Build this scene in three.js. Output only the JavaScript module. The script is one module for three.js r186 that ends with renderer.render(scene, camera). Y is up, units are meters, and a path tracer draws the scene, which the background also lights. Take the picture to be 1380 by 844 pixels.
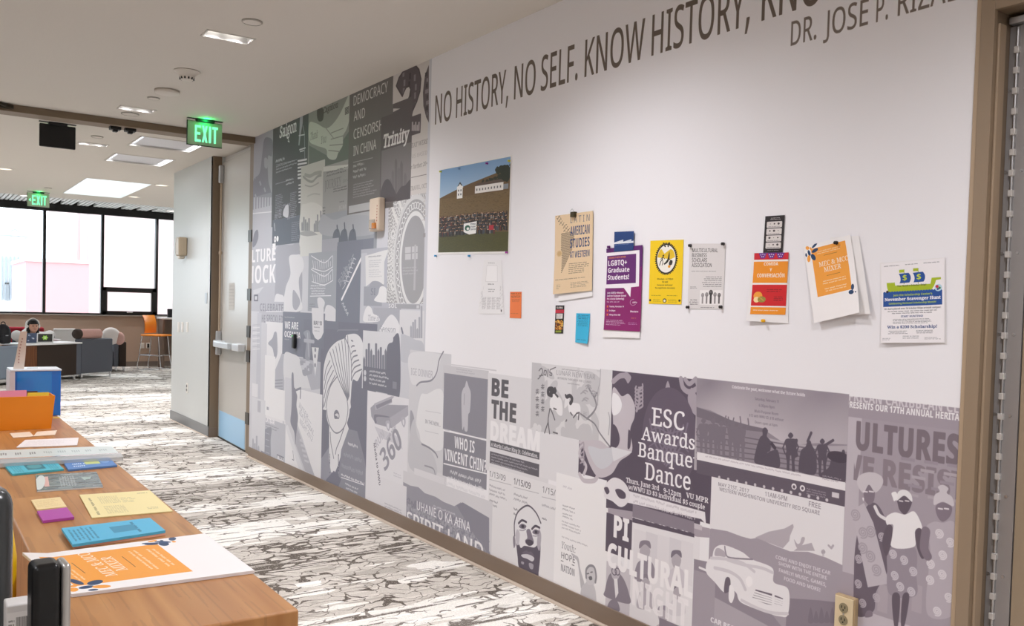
import * as THREE from 'three';
import { RoundedBoxGeometry } from 'three/addons/geometries/RoundedBoxGeometry.js';
import { mergeGeometries } from 'three/addons/utils/BufferGeometryUtils.js';
import { MarchingCubes } from 'three/addons/objects/MarchingCubes.js';
import { RectAreaLightUniformsLib } from 'three/addons/lights/RectAreaLightUniformsLib.js';

// ---------------------------------------------------------------- camera, sky, light, exposure
RectAreaLightUniformsLib.init();
const scene = new THREE.Scene();
const renderer = new THREE.WebGLRenderer({ antialias: true });
renderer.toneMapping = THREE.LinearToneMapping;
renderer.toneMappingExposure = 1.0;
renderer.shadowMap.enabled = true;
scene.background = new THREE.Color().setRGB(0.80, 0.92, 1.0);   // even overcast sky
scene.backgroundIntensity = 4.2;

const FOCAL = 1181.5, CX = 691, CY = 455.2, EYE = 1.476, YAW = 0.6066, PITCH = -0.0323, ROLL = 0.0268;
const camera = new THREE.PerspectiveCamera(2 * Math.atan(422 / FOCAL) * 180 / Math.PI, 1380 / 844, 0.05, 200);
const CF = new THREE.Vector3(Math.sin(YAW) * Math.cos(PITCH), Math.sin(PITCH), -Math.cos(YAW) * Math.cos(PITCH));
const r0 = new THREE.Vector3(Math.cos(YAW), 0, Math.sin(YAW)), u0 = new THREE.Vector3().crossVectors(r0, CF);
const CR = r0.clone().multiplyScalar(Math.cos(ROLL)).addScaledVector(u0, Math.sin(ROLL));
const CU = r0.clone().multiplyScalar(-Math.sin(ROLL)).addScaledVector(u0, Math.cos(ROLL));
camera.position.set(0, EYE, 0);
camera.quaternion.setFromRotationMatrix(new THREE.Matrix4().makeBasis(CR, CU, CF.clone().negate()));
camera.setViewOffset(1380, 844, 690 - CX, 422 - CY, 1380, 844);
scene.add(camera);

const D = 2.715, H = 3.037;            // plane of the mural wall, ceiling height
const LAMP = 7.6;                       // candela of each recessed ceiling lamp
const PANEL = 9.5;                        // radiance of the flat ceiling panels over the reception desk
const LOUNGE = 14;                     // candela of each lounge downlight

// a photo pixel gives a direction; the surface it touches gives the distance
const ray = (px, py) => new THREE.Vector3().addScaledVector(CR, (px - CX) / FOCAL).addScaledVector(CU, -(py - CY) / FOCAL).add(CF);
const onX = (px, py, X = D) => { const d = ray(px, py); return d.multiplyScalar(X / d.x).add(camera.position); };
const onY = (px, py, h = 0) => { const d = ray(px, py); return d.multiplyScalar((h - EYE) / d.y).add(camera.position); };
const onZ = (px, py, z) => { const d = ray(px, py); return d.multiplyScalar(z / d.z).add(camera.position); };

// ---------------------------------------------------------------- helpers
let seed = 7;
const rnd = (a = 0, b = 1) => { seed = (seed * 1664525 + 1013904223) >>> 0; return a + (b - a) * seed / 4294967296; };
const taken = new Map();
const numbered = (n) => { const k = taken.get(n) ?? 0; taken.set(n, k + 1); return k ? n + '_' + String(k).padStart(3, '0') : n; };
function std(hex, roughness = 0.7, o = {}) { return new THREE.MeshStandardMaterial({ color: hex, roughness, ...o }); }
function phys(hex, roughness, o = {}) { return new THREE.MeshPhysicalMaterial({ color: hex, roughness, ...o }); }
function metreUV(g) {
  const p = g.attributes.position, n = g.attributes.normal, uv = new Float32Array(p.count * 2);
  for (let i = 0; i < p.count; i++) {
    const ax = Math.abs(n.getX(i)), ay = Math.abs(n.getY(i)), az = Math.abs(n.getZ(i));
    if (ay >= ax && ay >= az) { uv[2 * i] = p.getX(i); uv[2 * i + 1] = -p.getZ(i); }
    else if (ax >= az) { uv[2 * i] = -p.getZ(i); uv[2 * i + 1] = p.getY(i); }
    else { uv[2 * i] = p.getX(i); uv[2 * i + 1] = p.getY(i); }
  }
  g.setAttribute('uv', new THREE.BufferAttribute(uv, 2));
  return g;
}
function bx(x0, x1, y0, y1, z0, z1, r = 0) {
  const w = Math.abs(x1 - x0), h = Math.abs(y1 - y0), d = Math.abs(z1 - z0);
  const g = r ? new RoundedBoxGeometry(w, h, d, 2, Math.min(r, w * 0.49, h * 0.49, d * 0.49)) : new THREE.BoxGeometry(w, h, d);
  g.translate((x0 + x1) / 2, (y0 + y1) / 2, (z0 + z1) / 2);
  return metreUV(g.index ? g.toNonIndexed() : g);
}
function cyl(r0_, r1_, h, x, y, z, seg = 24) { return metreUV(new THREE.CylinderGeometry(r0_, r1_, h, seg).translate(x, y, z).toNonIndexed()); }
function rod(a, b, r, seg = 10) {
  const A = new THREE.Vector3(...a), B = new THREE.Vector3(...b), d = B.clone().sub(A);
  const g = new THREE.CylinderGeometry(r, r, d.length(), seg);
  g.applyQuaternion(new THREE.Quaternion().setFromUnitVectors(new THREE.Vector3(0, 1, 0), d.clone().normalize())).translate((A.x + B.x) / 2, (A.y + B.y) / 2, (A.z + B.z) / 2);
  return metreUV(g.toNonIndexed());
}
function tube(pts, r, seg = 24, rad = 8, closed = false) {
  return metreUV(new THREE.TubeGeometry(new THREE.CatmullRomCurve3(pts.map((p) => new THREE.Vector3(...p)), closed), seg, r, rad, closed).toNonIndexed());
}
function lathe(profile, x = 0, y = 0, z = 0, seg = 32) { return metreUV(new THREE.LatheGeometry(profile.map(([r, h]) => new THREE.Vector2(r, h)), seg).translate(x, y, z).toNonIndexed()); }
function prism(pts, depth, bevel = 0) {
  const s = new THREE.Shape(pts.map(([x, y]) => new THREE.Vector2(x, y)));
  const g = new THREE.ExtrudeGeometry(s, { depth, bevelEnabled: bevel > 0, bevelSize: bevel, bevelThickness: bevel, bevelSegments: 2, curveSegments: 12 });
  return g.index ? g.toNonIndexed() : g;
}
const turnY = (g, a, x = 0, z = 0) => g.translate(-x, 0, -z).rotateY(a).translate(x, 0, z);
function clean(g) { const o = new THREE.BufferGeometry(); for (const k of ['position', 'normal', 'uv']) if (g.attributes[k]) o.setAttribute(k, g.attributes[k]); return o; }
function join(list) { return list.length === 1 ? list[0] : mergeGeometries(list.map((g) => clean(g.index ? g.toNonIndexed() : g))); }
function mesh(name, geo, material, parent) {
  const m = new THREE.Mesh(join(Array.isArray(geo) ? geo : [geo]), material);
  m.castShadow = m.receiveShadow = true;
  m.name = parent ? name : numbered(name);
  (parent ?? scene).add(m);
  return m;
}
function tag(o, label, category, group, kind) {
  o.userData.label = label; if (category) o.userData.category = category;
  if (group) o.userData.group = group; if (kind) o.userData.kind = kind;
  return o;
}
function thing(name, label, category, pos = [0, 0, 0], turn = 0, group) {
  const o = new THREE.Group(); o.name = numbered(name); scene.add(o);
  o.position.set(...pos); o.rotation.y = turn;
  return tag(o, label, category, group);
}
function setting(name, label, category) { const o = new THREE.Group(); o.name = name; scene.add(o); return tag(o, label, category, null, 'structure'); }
function canvas(w, h, paint) {
  const c = document.createElement('canvas'); c.width = w; c.height = h;
  const g = c.getContext('2d'); paint(g, w, h);
  const t = new THREE.CanvasTexture(c); t.colorSpace = THREE.SRGBColorSpace; t.wrapS = t.wrapT = THREE.ClampToEdgeWrapping; t.anisotropy = 8;
  return t;
}
// value noise on a wrapping lattice
function lattice(n, s) { let q = s >>> 0; const a = new Float32Array(n * n); for (let i = 0; i < a.length; i++) { q = (q * 1664525 + 1013904223) >>> 0; a[i] = q / 4294967296; } return a; }
function noise2(a, n, x, y) {
  const xi = Math.floor(x), yi = Math.floor(y), fx = x - xi, fy = y - yi, sx = fx * fx * (3 - 2 * fx), sy = fy * fy * (3 - 2 * fy);
  const m = (i) => ((i % n) + n) % n, x0 = m(xi), x1 = m(xi + 1), y0 = m(yi) * n, y1 = m(yi + 1) * n;
  const p = a[y0 + x0], q = a[y0 + x1], r = a[y1 + x0], s = a[y1 + x1];
  return p + (q - p) * sx + (r - p) * sy + (p - q - r + s) * sx * sy;
}
function dataTex(w, h, fn, srgb = true) {
  const d = new Uint8Array(w * h * 4), c = [0, 0, 0];
  for (let y = 0; y < h; y++) for (let x = 0; x < w; x++) { fn(x, y, c); const i = 4 * (y * w + x); d[i] = c[0]; d[i + 1] = c[1]; d[i + 2] = c[2]; d[i + 3] = 255; }
  const t = new THREE.DataTexture(d, w, h); t.magFilter = THREE.LinearFilter; t.wrapS = t.wrapT = THREE.RepeatWrapping;
  if (srgb) t.colorSpace = THREE.SRGBColorSpace; t.needsUpdate = true; return t;
}

// ---------------------------------------------------------------- materials
const n64 = lattice(64, 3), n128 = lattice(128, 11), n256 = lattice(256, 5), n32 = lattice(32, 9);
// carpet: cream streaks across the corridor, crackled taupe patches, dark broken strokes; 4 m x 4 m, planks 0.25 m x 1 m
function carpetTexture() {
  const N = 2048, M = 4, px = N / M, cells = [];
  const CN = 64, cj = lattice(CN, 21), ck = lattice(CN, 22);
  const mod = (i, n) => ((i % n) + n) % n;
  return dataTex(N, N, (ix, iy, c) => {
    const x = ix / px, y = iy / px;
    const row = Math.floor(y / 0.25), fy = y / 0.25 - row, shift = (row * 37 % 16) / 16 * 1.0;
    const col = Math.floor(x + shift), plank = mod(row * 7 + mod(col, 4) * 13, 29);
    const ox = (plank * 5) % 4;                                                  // each plank takes its figure from another place
    const X = x + ox * 0.25, Y = y;
    // broad light and dark fields, long across the corridor
    const field = noise2(n32, 8, X * 0.5 + 3, Y * 2 + 1) * 0.55 + noise2(n64, 16, X * 1.0, Y * 4) * 0.25 + noise2(n64, 64, X * 4, Y * 16) * 0.2 + (plank / 29 - 0.5) * 0.07;
    // crackle: distance to the border between warped cells
    const wx = X * 7 + (noise2(n64, 32, X * 8, Y * 8) - 0.5) * 1.6 + (noise2(n256, 128, X * 32, Y * 32) - 0.5) * 0.3, wy = Y * 13 + (noise2(n128, 32, X * 8 + 9, Y * 8 + 4) - 0.5) * 1.5 + (noise2(n256, 128, X * 32 + 40, Y * 32 + 9) - 0.5) * 0.3;
    let d1 = 9, d2 = 9; const cx = Math.floor(wx), cy = Math.floor(wy);
    for (let j = -1; j <= 1; j++) for (let i = -1; i <= 1; i++) {
      const gx = mod(cx + i, 28), gy = mod(cy + j, 52), k = gy * CN + gx;
      const dx = cx + i + 0.1 + 0.8 * cj[k] - wx, dy = cy + j + 0.1 + 0.8 * ck[k] - wy, d = Math.sqrt(dx * dx + dy * dy);
      if (d < d1) { d2 = d1; d1 = d; } else if (d < d2) d2 = d;
    }
    const edge = d2 - d1, thick = 0.05 + 0.45 * Math.max(0, noise2(n128, 32, X * 8 + 20, Y * 8) - 0.42);
    const crack = edge < thick ? 1 : 0;
    const fine = noise2(n256, 256, ix * 0.5, iy * 0.5), pile = noise2(n256, 256, ix * 0.9 + 31, iy * 0.9 + 7);
    const streak = noise2(n256, 256, X * 5, Y * 64), streak2 = noise2(n128, 128, X * 2.5 + 5, Y * 32), gate = noise2(n64, 32, X * 8 + 2, Y * 8 + 6);
    let r = 236, g = 232, b = 224;                                              // cream
    if (field > 0.46) { r = 202; g = 195; b = 185; }                            // taupe
    let dark = 0;
    if (field > 0.46) { if (crack) dark = 1; if (field > 0.63 && streak > 0.55) dark = 1; }
    else { if (crack && field > 0.36 && gate > 0.42) dark = 0.75; if (streak > 0.74 && streak2 > 0.46) dark = Math.max(dark, 0.8); }
    if (streak < 0.22) { r += 16; g += 16; b += 16; }
    else if (streak2 > 0.62 && gate > 0.4) { r -= 22; g -= 22; b -= 22; }
    if (dark && fine > 0.16) { r = r * (1 - dark) + 92 * dark; g = g * (1 - dark) + 83 * dark; b = b * (1 - dark) + 74 * dark; }
    const v = 0.9 + 0.2 * pile;
    c[0] = Math.min(255, r * v); c[1] = Math.min(255, g * v); c[2] = Math.min(255, b * v);
  });
}
const carpetMap = carpetTexture(); carpetMap.repeat.set(0.25, 0.25);
const carpetBump = dataTex(512, 512, (x, y, c) => { const v = 255 * noise2(n256, 256, x * 0.5, y * 0.5); c[0] = c[1] = c[2] = v; }, false); carpetBump.repeat.set(1, 1);
const mCarpet = new THREE.MeshStandardMaterial({ map: carpetMap, bumpMap: carpetBump, bumpScale: 0.002, roughness: 0.95 });
const plasterBump = dataTex(512, 512, (x, y, c) => { c[0] = c[1] = c[2] = 255 * (0.5 * noise2(n256, 256, x * 0.5, y * 0.5) + 0.5 * noise2(n64, 64, x * 0.125, y * 0.125)); }, false);
const mCeiling = std(0xd9d3ca, 0.9, { bumpMap: plasterBump, bumpScale: 0.0006 });
const mWhiteWall = std(0xe6e3e0, 0.62, { bumpMap: plasterBump, bumpScale: 0.0005 });
const mStubWall = phys(0xc9ccca, 0.42, { bumpMap: plasterBump, bumpScale: 0.0004 });
const mTanWall = std(0xb39a86, 0.7, { bumpMap: plasterBump, bumpScale: 0.0005 });
const mFrame = phys(0x95826c, 0.42);                        // taupe painted steel
const mFrameDark = phys(0x82705c, 0.45);
const mHeader = phys(0x7a6954, 0.5);
const mBase = phys(0x806e5e, 0.38);                         // rubber base, brown
const mBaseGrey = phys(0x77797a, 0.4);
const mToe = std(0xd2c3b3, 0.5);
const mBlack = std(0x0b0b0c, 0.5);
const mSteel = new THREE.MeshStandardMaterial({ color: 0xc3c4c6, metalness: 1, roughness: 0.38 });
const mChrome = new THREE.MeshStandardMaterial({ color: 0xdfe1e4, metalness: 1, roughness: 0.12 });
const mWhitePlastic = phys(0xe8e4dc, 0.4);
const mBeige = phys(0xd9cdb6, 0.42);
const mGlass = new THREE.MeshPhysicalMaterial({ color: 0xffffff, roughness: 0.0, transmission: 1, thickness: 0, ior: 1.45 });
const mMullion = std(0x1b1a19, 0.45, { metalness: 0.3 });
function woodTexture(a, b, s, along = 'y') {
  return dataTex(1024, 1024, (x, y, c) => {                   // 1 m x 1 m, the figure runs along the second axis
    const u = x / 1024, v = y / 1024, n = noise2(n64, 16, u * 16, v * 2 + s) * 0.5 + noise2(n64, 8, u * 8 + 3, v * 2) * 0.5;
    const ring = Math.abs(((u * 9 + n * 5 + 0.6 * noise2(n32, 4, u * 4, v * 4 + s)) % 1) * 2 - 1);
    const pore = noise2(n256, 256, u * 256, v * 8 + s) > 0.78 ? 0.93 : 1, k = 0.65 * ring + 0.35 * noise2(n256, 128, u * 128, v * 4);
    for (let i = 0; i < 3; i++) c[i] = Math.min(255, (a[i] + (b[i] - a[i]) * k) * pore);
  });
}
const mOak = phys(0xffffff, 0.36, { map: woodTexture([170, 114, 62], [198, 144, 88], 2) });
const mDarkWood = phys(0xffffff, 0.4, { map: woodTexture([92, 52, 24], [126, 74, 38], 5) });
const glow = (hex, k) => new THREE.MeshStandardMaterial({ color: 0x000000, emissive: hex, emissiveIntensity: k, roughness: 1 });
// ---------------------------------------------------------------- the shell
const ZL = -8.30, ZR = -1.443, ZWIN = -20.5, ZEDGE = -15.42, XL = -4.2, XR = 9, ZB = 3.2, HS = 3.41;
{
  const f = mesh('floor', bx(XL - 0.3, XR + 0.3, -0.2, 0, ZWIN - 0.3, ZB + 0.2), mCarpet);
  tag(f, 'cream and brown crackle patterned carpet over the whole corridor and lounge', 'carpet', null, 'structure');
}
// ceiling with holes for the recessed fittings and the skylight
const LAMPX = 1.562, LAMPZ = [1.75, -0.6, -2.93, -5.28, -7.76, -9.82], LW = 0.142, LD = 0.075;
const SKY = [1.93, 2.75, -14.72, -12.62];
const TROFFER = [[1.84, 2.47, -10.86, -10.23], [1.84, 2.47, -9.6, -8.97]];
const DOWN = [[2.87, -12.63], [2.865, -14.38], [1.005, -12.53], [0.2, -14.4], [-1.2, -12.5], [-2.4, -14.4], [4.6, -13.5], [6.2, -13.5], [0.2, -10.4], [-1.6, -10.4]];
{
  const s = new THREE.Shape([[XL, -ZB], [XR, -ZB], [XR, -ZEDGE], [XL, -ZEDGE]].map(([x, y]) => new THREE.Vector2(x, y)));
  const hole = (x0, x1, z0, z1) => s.holes.push(new THREE.Path([[x0, -z0], [x0, -z1], [x1, -z1], [x1, -z0]].map(([x, y]) => new THREE.Vector2(x, y))));
  for (const z of LAMPZ) hole(LAMPX - LW + 0.012, LAMPX + LW - 0.012, z - LD + 0.012, z + LD - 0.012);
  for (const [a, b, c, d] of [SKY, ...TROFFER]) hole(a, b, c, d);
  for (const [x, z] of DOWN) { const p = new THREE.Path(); p.absarc(x, -z, 0.085, 0, Math.PI * 2, true); s.holes.push(p); }
  const g = new THREE.ExtrudeGeometry(s, { depth: 0.16, bevelEnabled: false, curveSegments: 20 });
  g.rotateX(-Math.PI / 2).translate(0, H, 0);
    const c = setting('ceiling', 'flat off-white plaster ceiling with recessed lamps', 'ceiling');
  mesh('ceiling_slab', metreUV(g.toNonIndexed()), mCeiling, c);
  const p = mesh('plenum_cover', [bx(XL, SKY[0] - 0.02, H + 0.3, H + 0.36, ZEDGE, ZB), bx(SKY[1] + 0.02, XR, H + 0.3, H + 0.36, ZEDGE, ZB), bx(SKY[0] - 0.02, SKY[1] + 0.02, H + 0.3, H + 0.36, SKY[3] + 0.02, ZB), bx(SKY[0] - 0.02, SKY[1] + 0.02, H + 0.3, H + 0.36, ZEDGE, SKY[2] - 0.02)], mCeiling, c);
  mesh('soffit_edge', bx(XL, XR, H, HS + 0.4, ZEDGE - 0.08, ZEDGE), mCeiling, c);
  mesh('slat_plenum', [bx(XL, XR, HS + 0.16, HS + 0.24, ZWIN - 0.1, ZEDGE - 0.08)], mBlack, c);
  const mSlat = std(0xdad9d6, 0.6), geo = bx(-0.026, 0.026, 0, 0.05, ZWIN + 0.06, ZEDGE - 0.1), shortGeo = bx(-0.026, 0.026, 0, 0.05, ZWIN + 0.75, ZEDGE - 0.1);
  let i = 0;
  for (let x = -0.6; x < 6.4; x += 0.078, i++) {
    const m = new THREE.Mesh([9, 13, 17, 41, 45, 49, 56, 60, 64].includes(i) ? shortGeo : geo, mSlat); m.name = 'slat'; m.position.set(x, HS, 0); m.castShadow = m.receiveShadow = true; c.add(m);
  }
  const w = std(0xd8d4ce, 0.8);
  mesh('slat_field_border', [bx(XL, -0.65, HS, HS + 0.05, ZWIN, ZEDGE), bx(6.4, XR, HS, HS + 0.05, ZWIN, ZEDGE)], w, c);
  // skylight shaft and its glass
  const [a, b, cz, dz] = SKY, t = 0.03, top = 3.62;
  const sk = setting('window_5', 'bright rectangular skylight in the lounge ceiling', 'skylight');
  mesh('shaft', [bx(a + 0.004, a + 0.012, H - 0.002, top, cz + 0.004, dz - 0.004), bx(b - 0.012, b - 0.004, H - 0.002, top, cz + 0.004, dz - 0.004), bx(a + 0.012, b - 0.012, H - 0.002, top, cz + 0.004, cz + 0.012), bx(a + 0.012, b - 0.012, H - 0.002, top, dz - 0.012, dz - 0.004)], std(0xf0f0ee, 0.6), sk);
  mesh('glazing_bar', bx((a + b) / 2 - 0.02, (a + b) / 2 + 0.02, top - 0.05, top, cz, dz), std(0xb9bfc6, 0.5), sk);
  mesh('pane', bx(a, b, top - 0.01, top - 0.004, cz, dz), mGlass, sk);
}
// ---- mural wall; the opening of the near door lies beyond its right end
const DOOR_W = 1.0, DZ0 = -1.385, DZ1 = DZ0 + DOOR_W, DOORH = 2.419;
const wallRight = setting('wall_right', 'white corridor wall covered with a grey collage of printed event posters', 'wall');
{
  mesh('wall_body', [bx(D + 0.001, D + 0.25, 0, H, ZL, ZR), bx(D + 0.001, D + 0.25, DOORH + 0.06, H, ZR, DZ1 + 0.06), bx(D + 0.001, D + 0.25, 0, H, DZ1 + 0.06, ZB), bx(D + 0.13, D + 0.25, 0, H, ZL - 1.35, ZL)], mWhiteWall, wallRight);
  // wall stub beyond the corridor doors
  mesh('stub_wall', [bx(D, D + 0.25, 0, H, -11.31, -9.65)], mStubWall, wallRight);
  const st = mesh('stub_base', [bx(D - 0.008, D, 0.006, 0.115, -11.318, -9.652), bx(D - 0.008, D + 0.25, 0.006, 0.115, -11.318, -11.31)], mBaseGrey, wallRight);
  mesh('floor_bead', bx(D - 0.02, D - 0.006, 0, 0.007, -11.32, -9.65), mToe, wallRight);
  const b = setting('baseboard_right', 'brown rubber baseboard along the mural wall', 'baseboard');
  mesh('base_strip', bx(D - 0.009, D, 0.008, 0.094, ZL, ZR - 0.004, 0.003), mBase, b);
  mesh('floor_bead', bx(D - 0.03, D - 0.005, 0, 0.008, ZL, ZR - 0.004), mToe, b);
}
{ // other walls of the place, outside the picture but closing the room
  const l = setting('wall_left', 'plain off-white wall behind the reception desk', 'wall');
  mesh('wall_body', [bx(XL - 0.2, XL, 0, 3.9, ZWIN, ZB)], mWhiteWall, l);
  const k = setting('wall_back', 'plain off-white wall closing the corridor', 'wall');
  mesh('wall_body', [bx(XL, XR, 0, H + 0.3, ZB, ZB + 0.2)], mWhiteWall, k);
  const r = setting('wall_lounge', 'off-white wall on the far side of the lounge', 'wall');
  mesh('wall_body', [bx(XR, XR + 0.2, 0, 3.9, ZWIN, ZB), bx(D + 0.25, XR, 0, H + 0.2, -11.31, -11.2)], mWhiteWall, r);
  const p = setting('wall_partition', 'off-white wall beside the corridor doors', 'wall');
  mesh('wall_body', [bx(XL, -1.3, 0, H, ZL - 0.18, ZL)], mWhiteWall, p);
}
{ // steel header of the corridor doors
  const t = setting('trim_1', 'taupe steel door header running across the corridor ceiling', 'door frame');
  mesh('header', bx(-1.3, D, H - 0.06, H, ZL - 0.02, ZL + 0.035, 0.004), mHeader, t);
  mesh('header_soffit', bx(-1.3, D, H - 0.052, H, ZL - 0.2, ZL - 0.02), mHeader, t);
  mesh('jamb', bx(-1.34, -1.22, 0, H - 0.001, ZL - 0.2, ZL + 0.035), mFrame, t);
  for (const px of [155, 176]) { const p = onY(px, px === 155 ? 172 : 174, H - 0.06); mesh('strike', [bx(p.x - 0.045, p.x + 0.045, H - 0.082, H - 0.05, ZL - 0.12, ZL - 0.04, 0.006), bx(p.x - 0.02, p.x + 0.02, H - 0.1, H - 0.08, ZL - 0.1, ZL - 0.05, 0.006)], mBlack, t); }
}
{ // open leaf of the corridor doors in its pocket
  const t = setting('door_1', 'tall grey steel corridor door held open against its pocket', 'door');
  const mLeaf = phys(0xbcb9b2, 0.33, { clearcoat: 0.15, clearcoatRoughness: 0.3 });
  const A = 2.4 * Math.PI / 180, Lw = 1.065, g = (q) => turnY(q, -A).translate(2.757, 0, -8.537);   // local: x into the wall, z away along the leaf
  mesh('jamb', [bx(2.755, D + 0.13, 0, H, -8.53, -8.30), bx(D, 2.81, 0, H, -9.70, -9.645)], mFrameDark, t);
  mesh('jamb_base', bx(D + 0.002, 2.806, 0, 0.1, -9.66, -9.64), mBase, t);
  mesh('leaf', g(bx(0, 0.045, 0.012, 2.965, -Lw, 0, 0.002)), mLeaf, t);
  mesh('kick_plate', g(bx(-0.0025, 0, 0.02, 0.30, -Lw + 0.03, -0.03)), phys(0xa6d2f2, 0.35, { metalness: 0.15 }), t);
  mesh('sweep', g(bx(-0.006, 0.05, 0.001, 0.016, -Lw, 0)), mBlack, t);
  for (const y of [0.34, 0.95, 1.19, 1.55, 2.12]) mesh('hinge', [bx(2.745, 2.757, y - 0.057, y + 0.057, -8.53, -8.43)], std(0x4a4640, 0.4, { metalness: 0.7 }), t);
  mesh('vertical_rod', [g(rod([-0.022, 1.05, -Lw + 0.06], [-0.022, 2.86, -Lw + 0.06], 0.011)), g(lathe([[0.011, 0], [0.018, 0.004], [0.018, 0.03], [0.011, 0.034]], -0.022, 1.98, -Lw + 0.06))], phys(0xb8a690, 0.35, { metalness: 0.3 }), t);
  mesh('top_latch', [g(bx(-0.05, 0, 2.74, 2.93, -Lw + 0.035, -Lw + 0.085, 0.012))], mSteel, t);
  mesh('latch_case', [g(bx(-0.055, 0, 0.90, 1.16, -Lw + 0.035, -Lw + 0.085, 0.012))], mSteel, t);
  const pb = mesh('push_bar', [g(bx(-0.085, -0.03, 0.99, 1.055, -Lw + 0.08, -0.42, 0.012)), g(bx(-0.07, 0, 0.985, 1.06, -Lw - 0.01, -Lw + 0.25, 0.012))], phys(0xdfe6ea, 0.3, { metalness: 0.35 }), t);
  mesh('mechanism', [g(bx(-0.05, -0.002, 0.995, 1.05, -0.44, -0.26, 0.006))], mSteel, t);
  mesh('end_case', [g(bx(-0.075, 0, 0.985, 1.06, -0.3, -0.06, 0.012))], phys(0xdfe3e6, 0.3, { metalness: 0.35 }), t);
  const note = canvas(160, 200, (c) => { c.fillStyle = '#bdbab3'; c.fillRect(0, 0, 160, 200); c.fillStyle = '#a9a6a2'; for (let i = 0; i < 7; i++) for (let x = 12; x < 140;) { const w = rnd(6, 22); c.fillRect(x, 20 + i * 24, w, i === 1 ? 9 : 5); x += w + 5; } });
  const ng = new THREE.PlaneGeometry(0.22, 0.28).rotateY(-Math.PI / 2).translate(-0.002, 1.53, -0.6);
  mesh('notice', g(ng), std(0xffffff, 0.6, { map: note }), t);
}
{ // near door at the right end of the mural
  const t = setting('door_2', 'taupe steel door and frame with a long silver hinge at the end of the mural', 'door');
  const yT = DOORH, fw = 0.062;
  mesh('frame', [bx(D - 0.016, D + 0.004, 0, yT + fw, ZR + 0.016, DZ0, 0.002), bx(D - 0.016, D + 0.004, yT, yT + fw, DZ0, DZ1, 0.002), bx(D - 0.016, D + 0.004, 0, yT + fw, DZ1, DZ1 + fw, 0.002)], mFrame, t);
  mesh('frame_return', [bx(D - 0.012, D + 0.02, 0, yT + fw + 0.006, ZR, ZR + 0.0165, 0.004)], phys(0xb09a80, 0.4), t);
  mesh('jamb', [bx(D, D + 0.12, 0, yT, DZ0 - 0.04, DZ0, 0.002), bx(D, D + 0.12, yT, yT + 0.04, DZ0 - 0.04, DZ1 + 0.04), bx(D, D + 0.12, 0, yT, DZ1, DZ1 + 0.04)], mFrameDark, t);
  mesh('stop', [bx(D + 0.004, D + 0.045, 0, yT - 0.036, DZ0 - 0.002, DZ0 + 0.008, 0.007)], phys(0xa8937b, 0.4), t);
  const HX = D + 0.081;
  mesh('hinge_plate', [bx(HX - 0.002, HX + 0.01, 0.02, yT - 0.035, DZ0 + 0.001, DZ0 + 0.075)], new THREE.MeshStandardMaterial({ color: 0xa3a09f, metalness: 0.35, roughness: 0.4 }), t);
  mesh('hinge_pin', [rod([HX - 0.005, 0.02, DZ0 + 0.026], [HX - 0.005, yT - 0.04, DZ0 + 0.026], 0.0055)], mSteel, t);
  for (let y = 0.05; y < yT - 0.06; y += 0.0625) mesh('hinge_knuckle', bx(HX - 0.0145, HX - 0.001, y, y + 0.02, DZ0 + 0.019, DZ0 + 0.034, 0.002), phys(0xd9d6d2, 0.35, { metalness: 0.3 }), t);
  for (let y = 0.19, k = 0; y < yT - 0.1; y += 0.25, k++) for (const dz of [0.008, 0.052]) mesh('screw', [cyl(0.0045, 0.0045, 0.004, 0, 0, 0, 10).rotateZ(Math.PI / 2).translate(HX - 0.003, y, DZ0 + dz)], mSteel, t);
  mesh('leaf', [bx(HX - 0.004, HX + 0.04, 0.012, yT - 0.004, DZ0 + 0.079, DZ1 - 0.004, 0.003)], phys(0xa2917a, 0.4), t);
  mesh('closer_shoe', [bx(HX - 0.03, HX, yT - 0.034, yT - 0.012, DZ0 + 0.008, DZ0 + 0.3, 0.004)], mSteel, t);
}
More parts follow.
